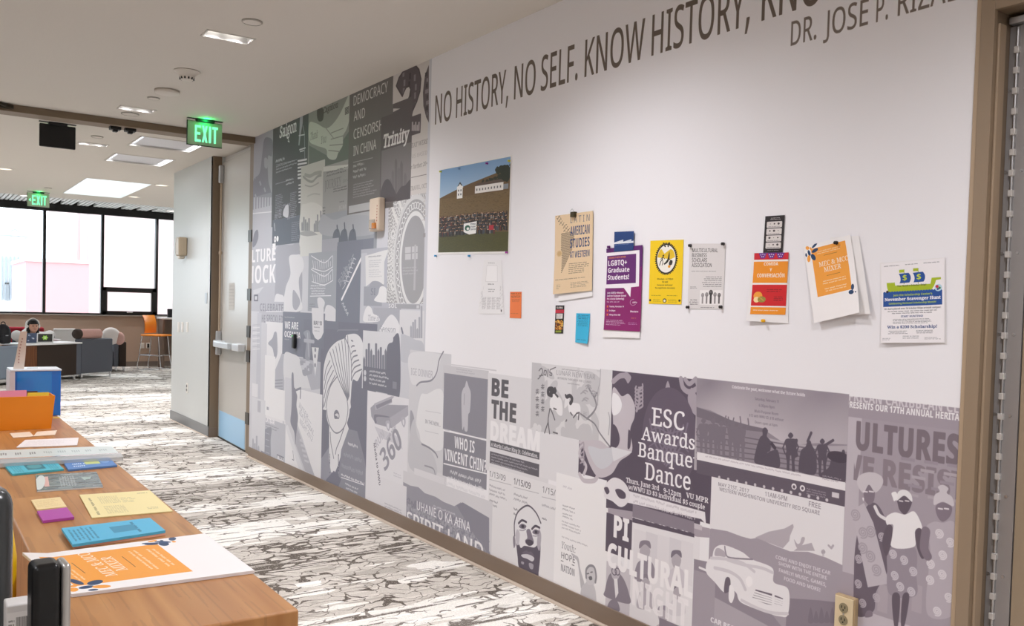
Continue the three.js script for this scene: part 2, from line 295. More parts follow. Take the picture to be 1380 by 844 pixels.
// ---- window wall of the lounge
{
  const sill = 1.125, head = 3.262, t = setting('wall_far', 'taupe wall under and around the lounge windows', 'wall');
  mesh('wall_body', [bx(XL, XR, 0, sill - 0.03, ZWIN - 0.2, ZWIN)], mTanWall, t);
  mesh('wall_head', [bx(XL, XR, head + 0.09, 4, ZWIN - 0.2, ZWIN)], mBlack, t);
  mesh('wall_base', [bx(XL, XR, 0, 0.11, ZWIN, ZWIN + 0.01)], std(0x776a60, 0.6), t);
  mesh('sill', [bx(XL, XR, sill - 0.03, sill - 0.005, ZWIN - 0.2, ZWIN + 0.05, 0.004)], std(0x9a9187, 0.5), t);
  const xs = []; for (let k = -5; k <= 5; k++) xs.push(2.371 + 1.105 * k);
  const edges = [XL, ...xs.filter((x) => x > XL + 0.4), XR];
  for (let k = 0; k + 1 < edges.length; k++) {
    const a = edges[k], b = edges[k + 1], vent = Math.abs(a - 3.476) < 0.05;
    const w = setting('window_' + (k + 10), vent ? 'lounge window with a small dark framed opening sash at its foot' : 'tall dark framed lounge window pane', 'window');
    mesh('window_frame', [bx(a, b, head, head + 0.09, ZWIN - 0.12, ZWIN), bx(a, b, sill - 0.005, sill + 0.03, ZWIN - 0.1, ZWIN - 0.02), bx(b - 0.028, b + 0.028, sill, head, ZWIN - 0.12, ZWIN)], mMullion, w);
    mesh('pane', bx(a, b, vent ? 1.72 : sill, head, ZWIN - 0.075, ZWIN - 0.069), mGlass, w);
    if (vent) {
      const y0 = sill, y1 = 1.722, f = 0.085, s = mesh('sash', [bx(a, b, y1 - f, y1, ZWIN - 0.11, ZWIN + 0.02, 0.004), bx(a, b, y0, y0 + f, ZWIN - 0.11, ZWIN + 0.02, 0.004), bx(a, a + f, y0, y1, ZWIN - 0.11, ZWIN + 0.02, 0.004), bx(b - f, b, y0, y1, ZWIN - 0.11, ZWIN + 0.02, 0.004)], mMullion, w);
      mesh('sash_rail', [bx(a + f, b - f, y1 - f - 0.02, y1 - f, ZWIN - 0.09, ZWIN), bx(a + f, a + f + 0.02, y0 + f, y1 - f, ZWIN - 0.09, ZWIN), bx(b - f - 0.02, b - f, y0 + f, y1 - f, ZWIN - 0.09, ZWIN)], std(0x4b4138, 0.5), s);
      mesh('handle', bx((a + b) / 2 - 0.06, (a + b) / 2 + 0.06, y0 + f - 0.035, y0 + f - 0.015, ZWIN + 0.02, ZWIN + 0.035, 0.004), mSteel, s);
      mesh('pane', bx(a + f, b - f, y0 + f, y1 - f, ZWIN - 0.05, ZWIN - 0.044), mGlass, w);
    }
  }
}
// ---- outdoors, seen through the windows
{
  const g = setting('ground', 'pale paved ground outside the windows', 'ground');
  mesh('paving', bx(-40, 60, -0.5, -0.3, -70, ZWIN - 0.4), std(0xd8d4d0, 0.9), g);
  const pink = std(0xc79a9c, 0.9), white = std(0xd9dadb, 0.9), pale = std(0xcfb6b4, 0.9), blue = std(0x9fb0bd, 0.5);
  const a = thing('building', 'pale pink block of a building outside the lounge windows', 'building', [0, 0, 0]);
  const q0 = onZ(35, 352, -30), q1 = onZ(120, 352, -30);
  mesh('wall', bx(q0.x, q1.x, -0.3, q0.y, -34, -30), pink, a); mesh('coping', bx(q0.x - 0.05, q1.x + 0.05, q0.y, q0.y + 0.1, -34, -29.95), std(0xd8cdd0, 0.9), a);
  const b = thing('building', 'tall off-white building with a vertical pipe outside the lounge windows', 'building', [0, 0, 0]);
  const s0 = onZ(104, 300, -36), s1 = onZ(180, 300, -36);
  mesh('wall', bx(s0.x, s0.x + 5, -0.3, 14, -44, -36), pale, b); mesh('pipe', rod([s0.x + 0.2, -0.3, -35.8], [s0.x + 0.2, 14, -35.8], 0.12), std(0xb9a6a4, 0.7), b);
  const c = thing('building', 'white building with a flat roof and glazed entrance outside the lounge windows', 'building', [0, 0, 0]);
  const r0_ = onZ(-60, 319, -48), r1_ = onZ(33, 319, -48);
  mesh('wall', bx(r0_.x, r1_.x, -0.3, r1_.y, -58, -48), white, c); mesh('roof_edge', bx(r0_.x, r1_.x + 0.3, r1_.y, r1_.y + 0.18, -58.2, -47.7), std(0xb9c2c9, 0.7), c);
  const e0 = onZ(0, 345, -48), e1 = onZ(27, 405, -48);
  for (let i = 0; i < 5; i++) { const w = (e1.x - e0.x) / 5; mesh('window', bx(e0.x + i * w + 0.06, e0.x + (i + 1) * w - 0.06, e1.y, e0.y, -48, -47.9), blue, c); }
  const d0 = onZ(7, 381, -47.7), d1 = onZ(12, 405, -47.7); mesh('door_frame', [bx(d0.x, d0.x + 0.07, d1.y, d0.y, -47.85, -47.78), bx(d1.x - 0.07, d1.x, d1.y, d0.y, -47.85, -47.78), bx(d0.x, d1.x, d0.y - 0.07, d0.y, -47.85, -47.78)], std(0x8d979e, 0.6), c);
  const h0 = onZ(15, 309, -48), h1 = onZ(25, 319, -48); mesh('roof_rail', tube([[h0.x, h1.y, -48], [h0.x, h0.y - 0.1, -48], [h0.x + 0.15, h0.y, -48], [h1.x - 0.15, h0.y, -48], [h1.x, h0.y - 0.1, -48], [h1.x, h1.y, -48]], 0.035), std(0xa9b2b8, 0.6), c);
}
// ---------------------------------------------------------------- ceiling fittings and their light
function spot(x, y, z, I, ang, pen, hex, r = 2.5) {
  const l = new THREE.SpotLight(hex, I, 0, ang, pen, 2); l.position.set(x, y, z); l.target.position.set(x, 0, z);
  l.castShadow = true; l.shadow.radius = r; l.shadow.mapSize.set(1024, 1024); scene.add(l, l.target); return l;
}
const mTrim = std(0xcfcac3, 0.5), mCan = std(0x8e8c8a, 0.35, { metalness: 0.4 });
const LAMPNAMES = ['behind the reception counter', 'above the taupe near door', 'above the quotation', 'beside the round ceiling cap and smoke detector', 'in front of the door header', 'beyond the door header'];
LAMPZ.forEach((z, i) => {
  const t = thing('ceiling_light', 'recessed ceiling light with two round lamps ' + LAMPNAMES[i], 'ceiling light', [LAMPX, H, z], 0, 'twin recessed corridor lights');
  const w = LW, d = LD, f = 0.012, up = 0.09;
  mesh('frame', [bx(-w, w, -0.004, 0.006, -d, -d + f, 0.002), bx(-w, w, -0.004, 0.006, d - f, d, 0.002), bx(-w, -w + f, -0.004, 0.006, -d, d, 0.002), bx(w - f, w, -0.004, 0.006, -d, d, 0.002)], mTrim, t);
  mesh('housing', [bx(-w + f, w - f, up, up + 0.004, -d + f, d - f), bx(-w + f, w - f, 0, up, -d + f, -d + f + 0.002), bx(-w + f, w - f, 0, up, d - f - 0.002, d - f), bx(-w + f, -w + f + 0.002, 0, up, -d + f, d - f), bx(w - f - 0.002, w - f, 0, up, -d + f, d - f)], mCan, t);
  for (const s of [-1, 1]) {
    const l = mesh('lamp', lathe([[0, 0.035], [0.03, 0.036], [0.045, 0.042], [0.05, 0.055], [0.045, up]], s * 0.065, 0, 0), glow(0xfffaf2, 6), t);
    spot(LAMPX + s * 0.065, H + 0.028, z, LAMP, 1.3, 1, 0xfcfaff);
  }
});
{
  const kinds = ['lit round downlight beside the skylight, nearer the corridor', 'lit round downlight beside the far end of the skylight', 'lit round downlight in front of the green lounge exit sign'];
  DOWN.forEach(([x, z], i) => {
    const t = thing('downlight', kinds[i] ?? 'lit round downlight in the lounge ceiling away from the skylight', 'downlight', [x, H, z], 0, 'round lounge downlights');
    mesh('trim', lathe([[0.083, -0.004], [0.1, -0.004], [0.102, 0.001], [0.083, 0.006]]), mTrim, t);
    mesh('lamp', lathe([[0, 0.02], [0.06, 0.021], [0.083, 0.03], [0.083, 0.06]]), glow(0xfff8ee, 5), t);
    spot(x, H + 0.012, z, LOUNGE, 1.25, 0.8, 0xfdfbff);
  });
  for (const [k, p] of [[0, [1.9, HS, -19.3]], [1, [4.75, HS, -19.95]]]) {
    const t = thing('downlight', k ? 'lit round downlight among the ceiling slats by the high table' : 'lit round downlight among the ceiling slats behind the lounge exit sign', 'downlight', p, 0, 'slat ceiling downlights');
    mesh('trim', lathe([[0.11, -0.008], [0.135, -0.008], [0.137, 0.03], [0.11, 0.03]]), mTrim, t);
    mesh('lamp', lathe([[0, -0.002], [0.09, 0], [0.11, 0.008], [0.11, 0.03]]), glow(0xfff8ee, 5), t);
    spot(p[0], HS - 0.015, p[2], LOUNGE, 1.25, 0.8, 0xfdfbff);
  }
  TROFFER.forEach(([a, b, c, d], i) => {
    const t = thing('ceiling_troffer', i ? 'square ceiling light panel partly behind the exit sign' : 'square ceiling light panel with bright edges beyond the door header', 'ceiling light', [0, 0, 0], 0, 'square ceiling panels');
    mesh('frame', [bx(a, b, H - 0.004, H + 0.01, c, c + 0.02), bx(a, b, H - 0.004, H + 0.01, d - 0.02, d), bx(a, a + 0.02, H - 0.004, H + 0.01, c, d), bx(b - 0.02, b, H - 0.004, H + 0.01, c, d)], mTrim, t);
    mesh('reflector', [bx(a, b, H + 0.1, H + 0.11, c, d), bx(a, b, H, H + 0.1, c, c + 0.003), bx(a, b, H, H + 0.1, d - 0.003, d)], std(0xf2f2f2, 0.5), t);
    for (const [x0, x1] of [[a + 0.02, a + 0.06], [b - 0.06, b - 0.02]]) mesh('diffuser', bx(x0, x1, H + 0.02, H + 0.03, c + 0.02, d - 0.02), glow(0xf6f8ff, 2.2), t);
    mesh('basket', bx(a + 0.065, b - 0.065, H + 0.015, H + 0.02, c + 0.02, d - 0.02), std(0xe2e3e8, 0.5), t);
    for (const x of [a + 0.055, b - 0.055]) {
      const l = new THREE.RectAreaLight(0xf6f8ff, 5, 0.07, d - c - 0.05); l.position.set(x, H + 0.012, (c + d) / 2); l.rotation.x = -Math.PI / 2; scene.add(l);
    }
  });
}
for (const z of [1.4, -1.2, -3.8, -6.4]) { // flat panels over the reception desk, left of the picture
  const x = -1.5, w = 0.6, d = 1.2;
  const t = thing('ceiling_panel', 'flat white light panel on the ceiling over the reception desk', 'ceiling light', [x, H, z], 0, 'reception ceiling panels');
  mesh('frame', [bx(-w / 2 - 0.02, w / 2 + 0.02, -0.03, 0, -d / 2 - 0.02, -d / 2), bx(-w / 2 - 0.02, w / 2 + 0.02, -0.03, 0, d / 2, d / 2 + 0.02), bx(-w / 2 - 0.02, -w / 2, -0.03, 0, -d / 2, d / 2), bx(w / 2, w / 2 + 0.02, -0.03, 0, -d / 2, d / 2)], mTrim, t);
  mesh('diffuser', bx(-w / 2, w / 2, -0.022, -0.002, -d / 2, d / 2), glow(0xfffaf4, 1.5), t);
  const l = new THREE.RectAreaLight(0xf7f8ff, PANEL, w, d); l.position.set(x, H - 0.026, z); l.rotation.x = -Math.PI / 2; scene.add(l);
}
{ // detectors, speaker and caps on the ceiling
  const m = phys(0xd9d2c8, 0.45);
  const s = thing('smoke_detector', 'white dome smoke detector on the corridor ceiling', 'smoke detector', [1.572, H, -6.24]);
  mesh('base', lathe([[0, 0], [0.086, 0], [0.086, -0.006], [0.07, -0.018], [0.052, -0.03], [0.05, -0.04]]), m, s);
  mesh('chamber', lathe([[0.05, -0.04], [0.046, -0.052], [0.036, -0.062], [0, -0.064]]), m, s);
  for (let i = 0; i < 12; i++) { const a = i / 12 * Math.PI * 2; mesh('vent_slot', bx(-0.005, 0.005, -0.058, -0.044, 0.041, 0.049).rotateY(a), mBlack, s); }
  const p = thing('ceiling_speaker', 'flat round white ceiling disc beside the smoke detector', 'speaker', [1.6, H, -6.91]);
  mesh('body', lathe([[0, 0], [0.088, 0], [0.088, -0.018], [0.076, -0.026], [0, -0.03]]), m, p);
  const caps = [[1.58, -4.9, 0.055, 'shallow round sprinkler cap near the first twin ceiling light'], [1.575, -7.23, 0.045, 'small round sprinkler cap behind the flat ceiling disc'], [1.553, -7.98, 0.07, 'wider round ceiling cap close to the door header'], [1.519, -9.32, 0.055, 'small round sprinkler cap beyond the header'], [1.68, -14.2, 0.05, 'small round cap with a green tint near the lounge exit sign']];
  for (const [x, z, r, l] of caps) { const t = thing('sprinkler_cap', l, 'ceiling cap', [x, H, z], 0, 'sprinkler caps'); mesh('cover_plate', lathe([[0, -0.008], [r * 0.85, -0.008], [r, -0.004], [r, 0]]), m, t); mesh('rim', lathe([[r * 0.9, -0.009], [r * 1.02, -0.006], [r * 1.02, 0], [r * 0.9, 0]]), std(0xaaa59c, 0.5), t); }
  const cl = thing('door_closer', 'dark door closer arm on the header at its hidden end', 'door closer', [0.62, H - 0.03, ZL + 0.03]);
  mesh('arm', [rod([-0.1, 0.03, 0.14], [0.06, 0.005, 0.015], 0.012), bx(-0.02, 0.1, -0.012, 0.016, 0, 0.035, 0.004)], std(0x3a342a, 0.4, { metalness: 0.6 }), cl);
}
// exit signs: an edge-lit plate under a black canopy
function exitSign(label, x, z, back, arrow, I) {
  const t = thing('exit_sign', label, 'exit sign', [x, H, z], 0, 'green exit signs');
  const w = 0.146, top = -0.018, bot = -0.223;
  mesh('canopy', [bx(-0.075, 0.075, -0.026, 0, -0.035, 0.035, 0.004)], mBlack, t);
  mesh('mount_plate', [bx(-0.15, 0.15, -0.006, 0, -0.02, 0.02, 0.002)], std(0x35322e, 0.5), t);
  if (back) { mesh('back_panel', bx(-w, w, bot, top, -0.012, 0.012, 0.01), mBlack, t); }
  else {
    const tex = canvas(512, 360, (c) => {
      c.fillStyle = '#000'; c.fillRect(0, 0, 512, 360); c.fillStyle = '#fff';
      const L = (x0, x1, draw) => { c.save(); c.translate(x0, 62); c.scale((x1 - x0) / 100, 2.5); draw(); c.restore(); }, q = (a, b, w_, h) => c.fillRect(a, b, w_, h);
      L(108, 196, () => { q(0, 0, 34, 100); q(0, 0, 100, 15); q(0, 42, 92, 15); q(0, 85, 100, 15); });
      L(210, 296, () => { c.beginPath(); c.moveTo(0, 0); c.lineTo(36, 0); c.lineTo(100, 100); c.lineTo(64, 100); c.fill(); c.beginPath(); c.moveTo(64, 0); c.lineTo(100, 0); c.lineTo(36, 100); c.lineTo(0, 100); c.fill(); });
      L(312, 350, () => q(5, 0, 90, 100));
      L(362, 448, () => { q(0, 0, 100, 15); q(32, 0, 36, 100); });
      if (arrow) { c.beginPath(); c.moveTo(30, 187); c.lineTo(78, 140); c.lineTo(78, 234); c.fill(); }
    });
    mesh('rim', [bx(-w - 0.005, -w, bot - 0.004, top, -0.008, 0.008), bx(-w - 0.005, w, bot - 0.006, bot, -0.008, 0.008)], mBlack, t);
    const m = new THREE.MeshStandardMaterial({ color: 0xa9ab9c, roughness: 0.35, emissive: 0x18e070, emissiveIntensity: 0.03 });
    mesh('plate', bx(-w, w, bot, top, -0.004, 0.004), m, t);
    const g = new THREE.PlaneGeometry(2 * w, top - bot).translate(0, (top + bot) / 2, 0.0048);
    mesh('lettering', g, new THREE.MeshStandardMaterial({ color: 0x23a35c, roughness: 0.4, alphaMap: tex, transparent: true, alphaTest: 0.4, emissive: 0x84ffc0, emissiveIntensity: 1.3, emissiveMap: tex }), t);
  }
  const l = new THREE.PointLight(0x18ff74, I, 0, 2); l.position.set(x, H - 0.02, z + (back ? -0.06 : 0.06)); l.castShadow = true; l.shadow.radius = 1; scene.add(l);
}
exitSign('lit green exit sign hanging in front of the door header', 2.118, -7.79, false, false, 0.05);
exitSign('black back of an exit sign hanging beyond the door header', 1.12, -8.864, true, false, 0.02);
exitSign('small lit green exit sign with an arrow in front of the lounge windows', 1.63, -14.86, false, true, 0.035);
// ---------------------------------------------------------------- the printed mural: wallpaper on the wall, drawn in metres along the wall
let vx = 0, vy = 0, vs = 1;
const view = (x, y, s) => { vx = x; vy = y; vs = s; };
const P = (x, y) => { const p = onX(vx + x / vs, vy + y / vs, D); return [p.z - ZL, H - p.y]; };
let C = null;
const C_ = { wh: '#f0eff2', l1: '#dfdfe3', l2: '#cfd0d6', l3: '#bdbec6', m1: '#a9aab4', m2: '#9596a2', m3: '#83838f', d1: '#70707d', d2: '#5e5c68', d3: '#4b4851', d4: '#3a3739', pd: '#5b5160', pm: '#8c838f', pl: '#aba2ac', pp: '#c9c2c9' };
const rectm = (u0_, w0, u1_, w1, f) => { C.fillStyle = f; C.fillRect(u0_, w0, u1_ - u0_, w1 - w0); };
const rect = (x0, y0, x1, y1, f) => { const a = P(x0, y0), b = P(x1, y1); rectm(a[0], a[1], b[0], b[1], f); return [a[0], a[1], b[0], b[1]]; };
const path = (pts, close) => { C.beginPath(); pts.forEach((p, i) => { const q = P(...p); i ? C.lineTo(...q) : C.moveTo(...q); }); if (close) C.closePath(); };
const poly = (pts, f) => { path(pts, true); C.fillStyle = f; C.fill(); };
const line = (pts, s, w) => { path(pts, false); C.strokeStyle = s; C.lineWidth = w; C.lineCap = 'round'; C.lineJoin = 'round'; C.stroke(); };
const spline = (pts, close) => {
  const q = pts.map((p) => P(...p)), n = q.length, at = (i) => (close ? q[(i + n) % n] : q[Math.max(0, Math.min(n - 1, i))]);
  C.beginPath(); C.moveTo(...q[0]);
  for (let i = 0; i < (close ? n : n - 1); i++) { const a = at(i - 1), b = at(i), c = at(i + 1), d = at(i + 2); C.bezierCurveTo(b[0] + (c[0] - a[0]) / 6, b[1] + (c[1] - a[1]) / 6, c[0] - (d[0] - b[0]) / 6, c[1] - (d[1] - b[1]) / 6, c[0], c[1]); }
  if (close) C.closePath();
};
const blob = (pts, f) => { spline(pts, true); C.fillStyle = f; C.fill(); };
const curve = (pts, s, w) => { spline(pts, false); C.strokeStyle = s; C.lineWidth = w; C.lineCap = 'round'; C.stroke(); };
const dot = (x, y, r, f) => { const p = P(x, y); C.beginPath(); C.arc(p[0], p[1], r, 0, 7); C.fillStyle = f; C.fill(); };
const oval = (x, y, rx, ry, f, rot = 0) => { const p = P(x, y); C.beginPath(); C.ellipse(p[0], p[1], rx, ry, rot, 0, 7); C.fillStyle = f; C.fill(); };
// text set between two pixel columns on a level line; cap is the capital height in view pixels at the left end
function textm(s, u0_, u1_, w, cap, o = {}) {
  const font = o.font ?? 'sans-serif';
  C.save(); C.font = font.replace(/(bold )?(.*)/, (m, b, f) => (b ?? '') + '100px ' + f); C.textBaseline = 'alphabetic'; C.textAlign = 'left';
  const m = C.measureText(s), L = m.actualBoundingBoxLeft, wd = m.actualBoundingBoxRight + L, k = cap / 71.4;
  C.translate(u0_, w); if (o.rot) C.rotate(o.rot);
  C.transform((u1_ - u0_) / wd, 0, (o.slant ?? 0) * k, k, 0, 0);
  C.translate(L, 0);
  if (o.fill !== null) { C.fillStyle = o.fill ?? C_.d3; C.fillText(s, 0, 0); }
  if (o.bold) { C.lineWidth = o.bold * 100; C.strokeStyle = o.stroke ?? o.fill ?? C_.d3; C.lineJoin = 'round'; C.strokeText(s, 0, 0); }
  C.restore();
}
function text(s, x0, x1, y, cap, o = {}) { const a = P(x0, y), b = P(x1, y + (o.dy ?? 0)), t = P(x0, y - cap); textm(s, a[0], b[0], a[1], a[1] - t[1], o); }
// small print too fine to read: broken strokes of word length
function print(x0, y0, x1, y1, n, f, o = {}) {
  const a = P(x0, y0), b = P(x1, y1), h = Math.max(0.004, (P(x0, y1)[1] - a[1]) / n);
  C.fillStyle = f; let q = Math.floor(x0 * 13 + y0 * 7) >>> 0; const r = () => { q = (q * 1664525 + 1013904223) >>> 0; return q / 4294967296; };
  for (let i = 0; i < n; i++) {
    const end = a[0] + (b[0] - a[0]) * (o.ragged === false ? 1 : 0.72 + 0.28 * r()), off = o.centre ? (b[0] - end) / 2 : 0;
    for (let u = a[0]; u < end;) {
      const w = Math.min(end - u, h * (1.0 + 2.6 * r())), y = a[1] + i * h + h * 0.25;
      for (let v = u; v < u + w; v += h * 0.24) { const t = r(); C.fillRect(v + off, y + (t > 0.75 ? -h * 0.14 : t < 0.2 ? h * 0.1 : 0), h * (0.1 + 0.06 * t), h * (0.32 + 0.12 * r())); C.fillRect(v + off, y + h * (t > 0.5 ? 0 : 0.26), h * 0.2, h * 0.1); }
      u += w + h * 0.42;
    }
  }
}
function clip(x0, y0, x1, y1, f) { const a = P(x0, y0), b = P(x1, y1); C.save(); C.beginPath(); C.rect(a[0], a[1], b[0] - a[0], b[1] - a[1]); C.clip(); f(a[0], a[1], b[0], b[1]); C.restore(); }
function grain(u0_, w0, u1_, w1, n, f, r0_, r1_, s) { let q = s; const r = () => { q = (q * 1664525 + 1013904223) >>> 0; return q / 4294967296; }; C.fillStyle = f; for (let i = 0; i < n; i++) { C.beginPath(); C.ellipse(u0_ + (u1_ - u0_) * r(), w0 + (w1 - w0) * r(), r0_ + (r1_ - r0_) * r(), (r0_ + (r1_ - r0_) * r()) * 0.6, r() * 3, 0, 7); C.fill(); } }
function skyline(x0, x1, yb, hts, f) { const n = hts.length; for (let i = 0; i < n; i++) { const a = x0 + (x1 - x0) * i / n, b = x0 + (x1 - x0) * (i + 0.86) / n; poly([[a, yb], [a, yb - hts[i]], [(a + b) / 2, yb - hts[i] - (i % 3 ? 4 : 16)], [b, yb - hts[i]], [b, yb]], f); } }
function figure(x, y, h, f, arms) { // a small standing silhouette, feet at (x, y), h view pixels tall
  const s = h / 100, q = (a, b) => [x + a * s, y - b * s];
  oval(...q(0, 92), 0.001, 0.001, f); blob([q(-7, 92), q(0, 100), q(7, 92), q(0, 84)], f);
  blob([q(-14, 80), q(0, 84), q(14, 80), q(11, 52), q(13, 42), q(-13, 42), q(-11, 52)], f);
  blob([q(-13, 46), q(-2, 46), q(-3, 20), q(-4, 0), q(-10, 0), q(-10, 24)], f); blob([q(2, 46), q(13, 46), q(10, 24), q(11, 0), q(4, 0), q(3, 20)], f);
  if (arms === 'up') { line([q(-12, 78), q(-22, 96), q(-18, 112)], f, 0.006); line([q(12, 78), q(22, 94), q(20, 110)], f, 0.006); } else { line([q(-13, 78), q(-20, 60), q(-15, 46)], f, 0.006); line([q(13, 78), q(20, 62), q(14, 48)], f, 0.006); }
}
function swirl(x, y, r, f, w) { const p = P(x, y); C.beginPath(); for (let i = 0; i <= 40; i++) { const a = i / 40 * Math.PI * 4.6, q = r * (0.15 + 0.85 * i / 40); const X = p[0] + Math.cos(a) * q, Y = p[1] + Math.sin(a) * q; i ? C.lineTo(X, Y) : C.moveTo(X, Y); } C.strokeStyle = f; C.lineWidth = w; C.stroke(); }

function paintMural(ctx) {
  C = ctx;
  const UW = ZR - ZL;
  rectm(-0.1, 0, UW + 0.1, H, C_.wh);
  // the grey ground of the left part of the collage
  view(0, 0, 1);
  const uE = P(577, 300)[0];
  rectm(0, 0, uE, H, C_.l2);
  // ---------------- far left column: temple spire, culture shock
  view(340, 80, 6.029);
  rect(18, 560, 172, 1500, C_.m1);
  view(340, 200, 6.029);
  blob([[95, -60], [120, -90], [165, -60], [160, 60], [128, 70], [130, 250], [150, 400], [10, 400], [12, 260], [60, 200], [80, 60]], C_.m3);
  for (let i = 0; i < 26; i++) line([[20 + (i * 37) % 110, 220 + (i * 53) % 160], [30 + (i * 37) % 110, 250 + (i * 53) % 160]], C_.m1, 0.006);
  blob([[100, 80], [125, 90], [122, 160], [100, 150]], C_.m1);
  rect(5, 400, 170, 500, C_.m2); for (let i = 0; i < 7; i++) rect(14 + i * 22, 400, 24 + i * 22, 500, C_.l3);
  rect(5, 500, 165, 700, C_.l3); line([[5, 530], [165, 515]], C_.l1, 0.01);
  view(340, 320, 6.029);
  rect(2, -70, 390, 620, C_.l3);
  blob([[5, 30], [20, -40], [45, -60], [50, 0], [30, 60], [5, 80]], C_.m3);
  blob([[200, 80], [330, 60], [390, 20], [390, 600], [200, 600], [190, 300]], C_.m1);
  blob([[300, 160], [360, 140], [400, 150], [420, 240], [380, 340], [390, 480], [400, 590], [260, 600], [270, 420], [310, 300]], C_.l1);
  blob([[330, 440], [350, 440], [390, 520], [360, 590], [330, 560]], C_.m1);
  blob([[190, 470], [230, 465], [260, 490], [270, 600], [180, 600]], C_.l1);
  text('CULTURE', -88, 190, 212, 98, { font: 'bold sans-serif', fill: C_.wh });
  text('SHOCK', -78, 190, 375, 135, { font: 'bold sans-serif', fill: C_.wh });
  poly([[8, 430], [95, 400], [60, 450], [10, 470]], C_.l2);
  rect(15, 465, 48, 520, C_.d1); rect(22, 478, 40, 508, C_.l2);
  rect(5, 600, 250, 1500, C_.l2);
  rect(58, 520, 255, 700, C_.l3);
  text('CELEBRATE', 62, 252, 598, 62, { font: 'bold sans-serif', fill: C_.m2 }); text('THE', 62, 106, 690, 62, { font: 'bold sans-serif', fill: C_.m2 }); text('SPECKLED', 116, 250, 690, 62, { font: 'bold sans-serif', fill: C_.m2 });
  line([[112, 602], [255, 602]], C_.wh, 0.006);
  // ---------------- Saigon poster
  view(340, 80, 6.029);
  const sg = rect(174, 380, 462, 1310, '#4c4e52');
  view(340, 200, 6.029);
  rect(165, 585, 392, 765, '#5d6471');
  for (let i = 0; i < 5; i++) text('ESC', 182 + i * 34, 205 + i * 34, 580 - 12 * (i % 3), 40 + 30 * (i % 4), { font: 'bold sans-serif', fill: C_.m3, rot: 0 });
  print(190, 380, 250, 570, 14, C_.m1); print(310, 360, 360, 570, 14, C_.m1); blob([[250, 540], [270, 470], [295, 465], [290, 560]], C_.l2);
  view(340, 80, 6.029);
  text('Saigon', 222, 358, 640, 88, { font: 'serif', fill: C_.l1, slant: -0.1, bold: 0.05 }); line([[290, 640], [302, 672], [290, 664]], C_.l1, 0.008);
  poly([[388, 470], [412, 455], [410, 520], [396, 600], [384, 700], [376, 700], [384, 580]], C_.m1);
  line([[412, 540], [424, 600], [428, 820]], C_.m1, 0.008); line([[380, 620], [425, 612]], C_.l2, 0.01); line([[385, 735], [432, 720]], C_.l2, 0.012); line([[390, 750], [420, 742]], C_.l2, 0.01);
  view(340, 200, 6.029);
  for (let i = 0; i < 6; i++) line([[372, 103 + i * 28], [442, 90 + i * 28]], C_.l1, 0.016);
  for (let i = 0; i < 6; i++) line([[378, 300 + i * 28], [398, 296 + i * 28]], C_.l1, 0.012);
  print(192, 90, 275, 135, 1, C_.l2); line([[195, 135], [366, 92]], C_.m1, 0.004); print(195, 140, 360, 210, 3, C_.l3); print(190, 285, 340, 300, 1, C_.l3); print(275, 250, 340, 310, 2, C_.l2);
  dot(186, 740, 0.03, C_.wh); dot(206, 735, 0.026, C_.wh); dot(186, 740, 0.012, C_.d1); line([[180, 610], [186, 670]], C_.wh, 0.008);
  print(320, 600, 385, 760, 10, C_.m2); rect(165, 775, 190, 800, C_.wh); rect(170, 800, 182, 850, C_.wh);
  // ---------------- clasped hands
  view(340, 80, 6.029);
  rect(462, 260, 805, 880, '#8f928c');
  poly([[462, 700], [640, 800], [805, 560], [805, 900], [462, 900]], '#6b726c');
  blob([[464, 520], [520, 520], [600, 560], [660, 520], [720, 430], [790, 280], [806, 300], [806, 420], [770, 560], [740, 620], [735, 700], [700, 760], [680, 810], [640, 815], [610, 790], [600, 730], [520, 700], [464, 660]], '#c2c9bf');
  for (const [a, b] of [[[640, 600], [740, 560]], [[640, 650], [745, 620]], [[630, 700], [735, 690]], [[620, 740], [710, 750]], [[600, 560], [660, 640]]]) line([a, b], '#8f928c', 0.008);
  text('Thank', 470, 530, 660, 60, { font: 'serif', fill: '#70736e', slant: -0.2 }); text('You', 555, 600, 690, 60, { font: 'serif', fill: '#70736e', slant: -0.2 });
  blob([[530, 400], [560, 385], [580, 420], [575, 490], [545, 505], [528, 470]], '#4d4a48'); text('Cagaiou', 575, 695, 440, 45, { font: 'serif', fill: '#45423f', slant: -0.25, bold: 0.04 });
  for (let i = 0; i < 5; i++) line([[755, 400 + i * 12], [785, 385 + i * 12]], '#5c5a56', 0.008);
  // ---------------- light skyline card and journey card
  view(340, 200, 6.029);
  const lc = rect(398, 150, 578, 810, '#c9c9c3');
  curve([[415, 230], [450, 260], [490, 270], [530, 230], [560, 220]], '#9a9b96', 0.02); curve([[430, 215], [470, 225], [510, 205], [560, 195]], '#a5a6a1', 0.03); curve([[430, 300], [480, 310], [540, 280]], '#a5a6a1', 0.012); curve([[450, 390], [500, 370], [550, 375]], '#b4b5b0', 0.012);
  blob([[398, 480], [440, 450], [500, 440], [560, 470], [578, 520], [578, 700], [398, 700]], '#d6d6d1');
  skyline(400, 470, 670, [60, 110, 90, 60, 100], '#8e9094'); skyline(500, 578, 680, [60, 90, 140, 80, 170, 120], '#8e9094'); blob([[398, 690], [460, 680], [520, 720], [578, 740], [578, 812], [398, 812]], '#dcdcda');
  blob([[398, 680], [470, 670], [530, 700], [540, 730], [480, 720], [398, 705]], '#a9aaab');
  rect(578, 150, 792, 560, '#a3a3a1'); poly([[578, 150], [792, 130], [792, 160], [578, 190]], '#d5d6d1');
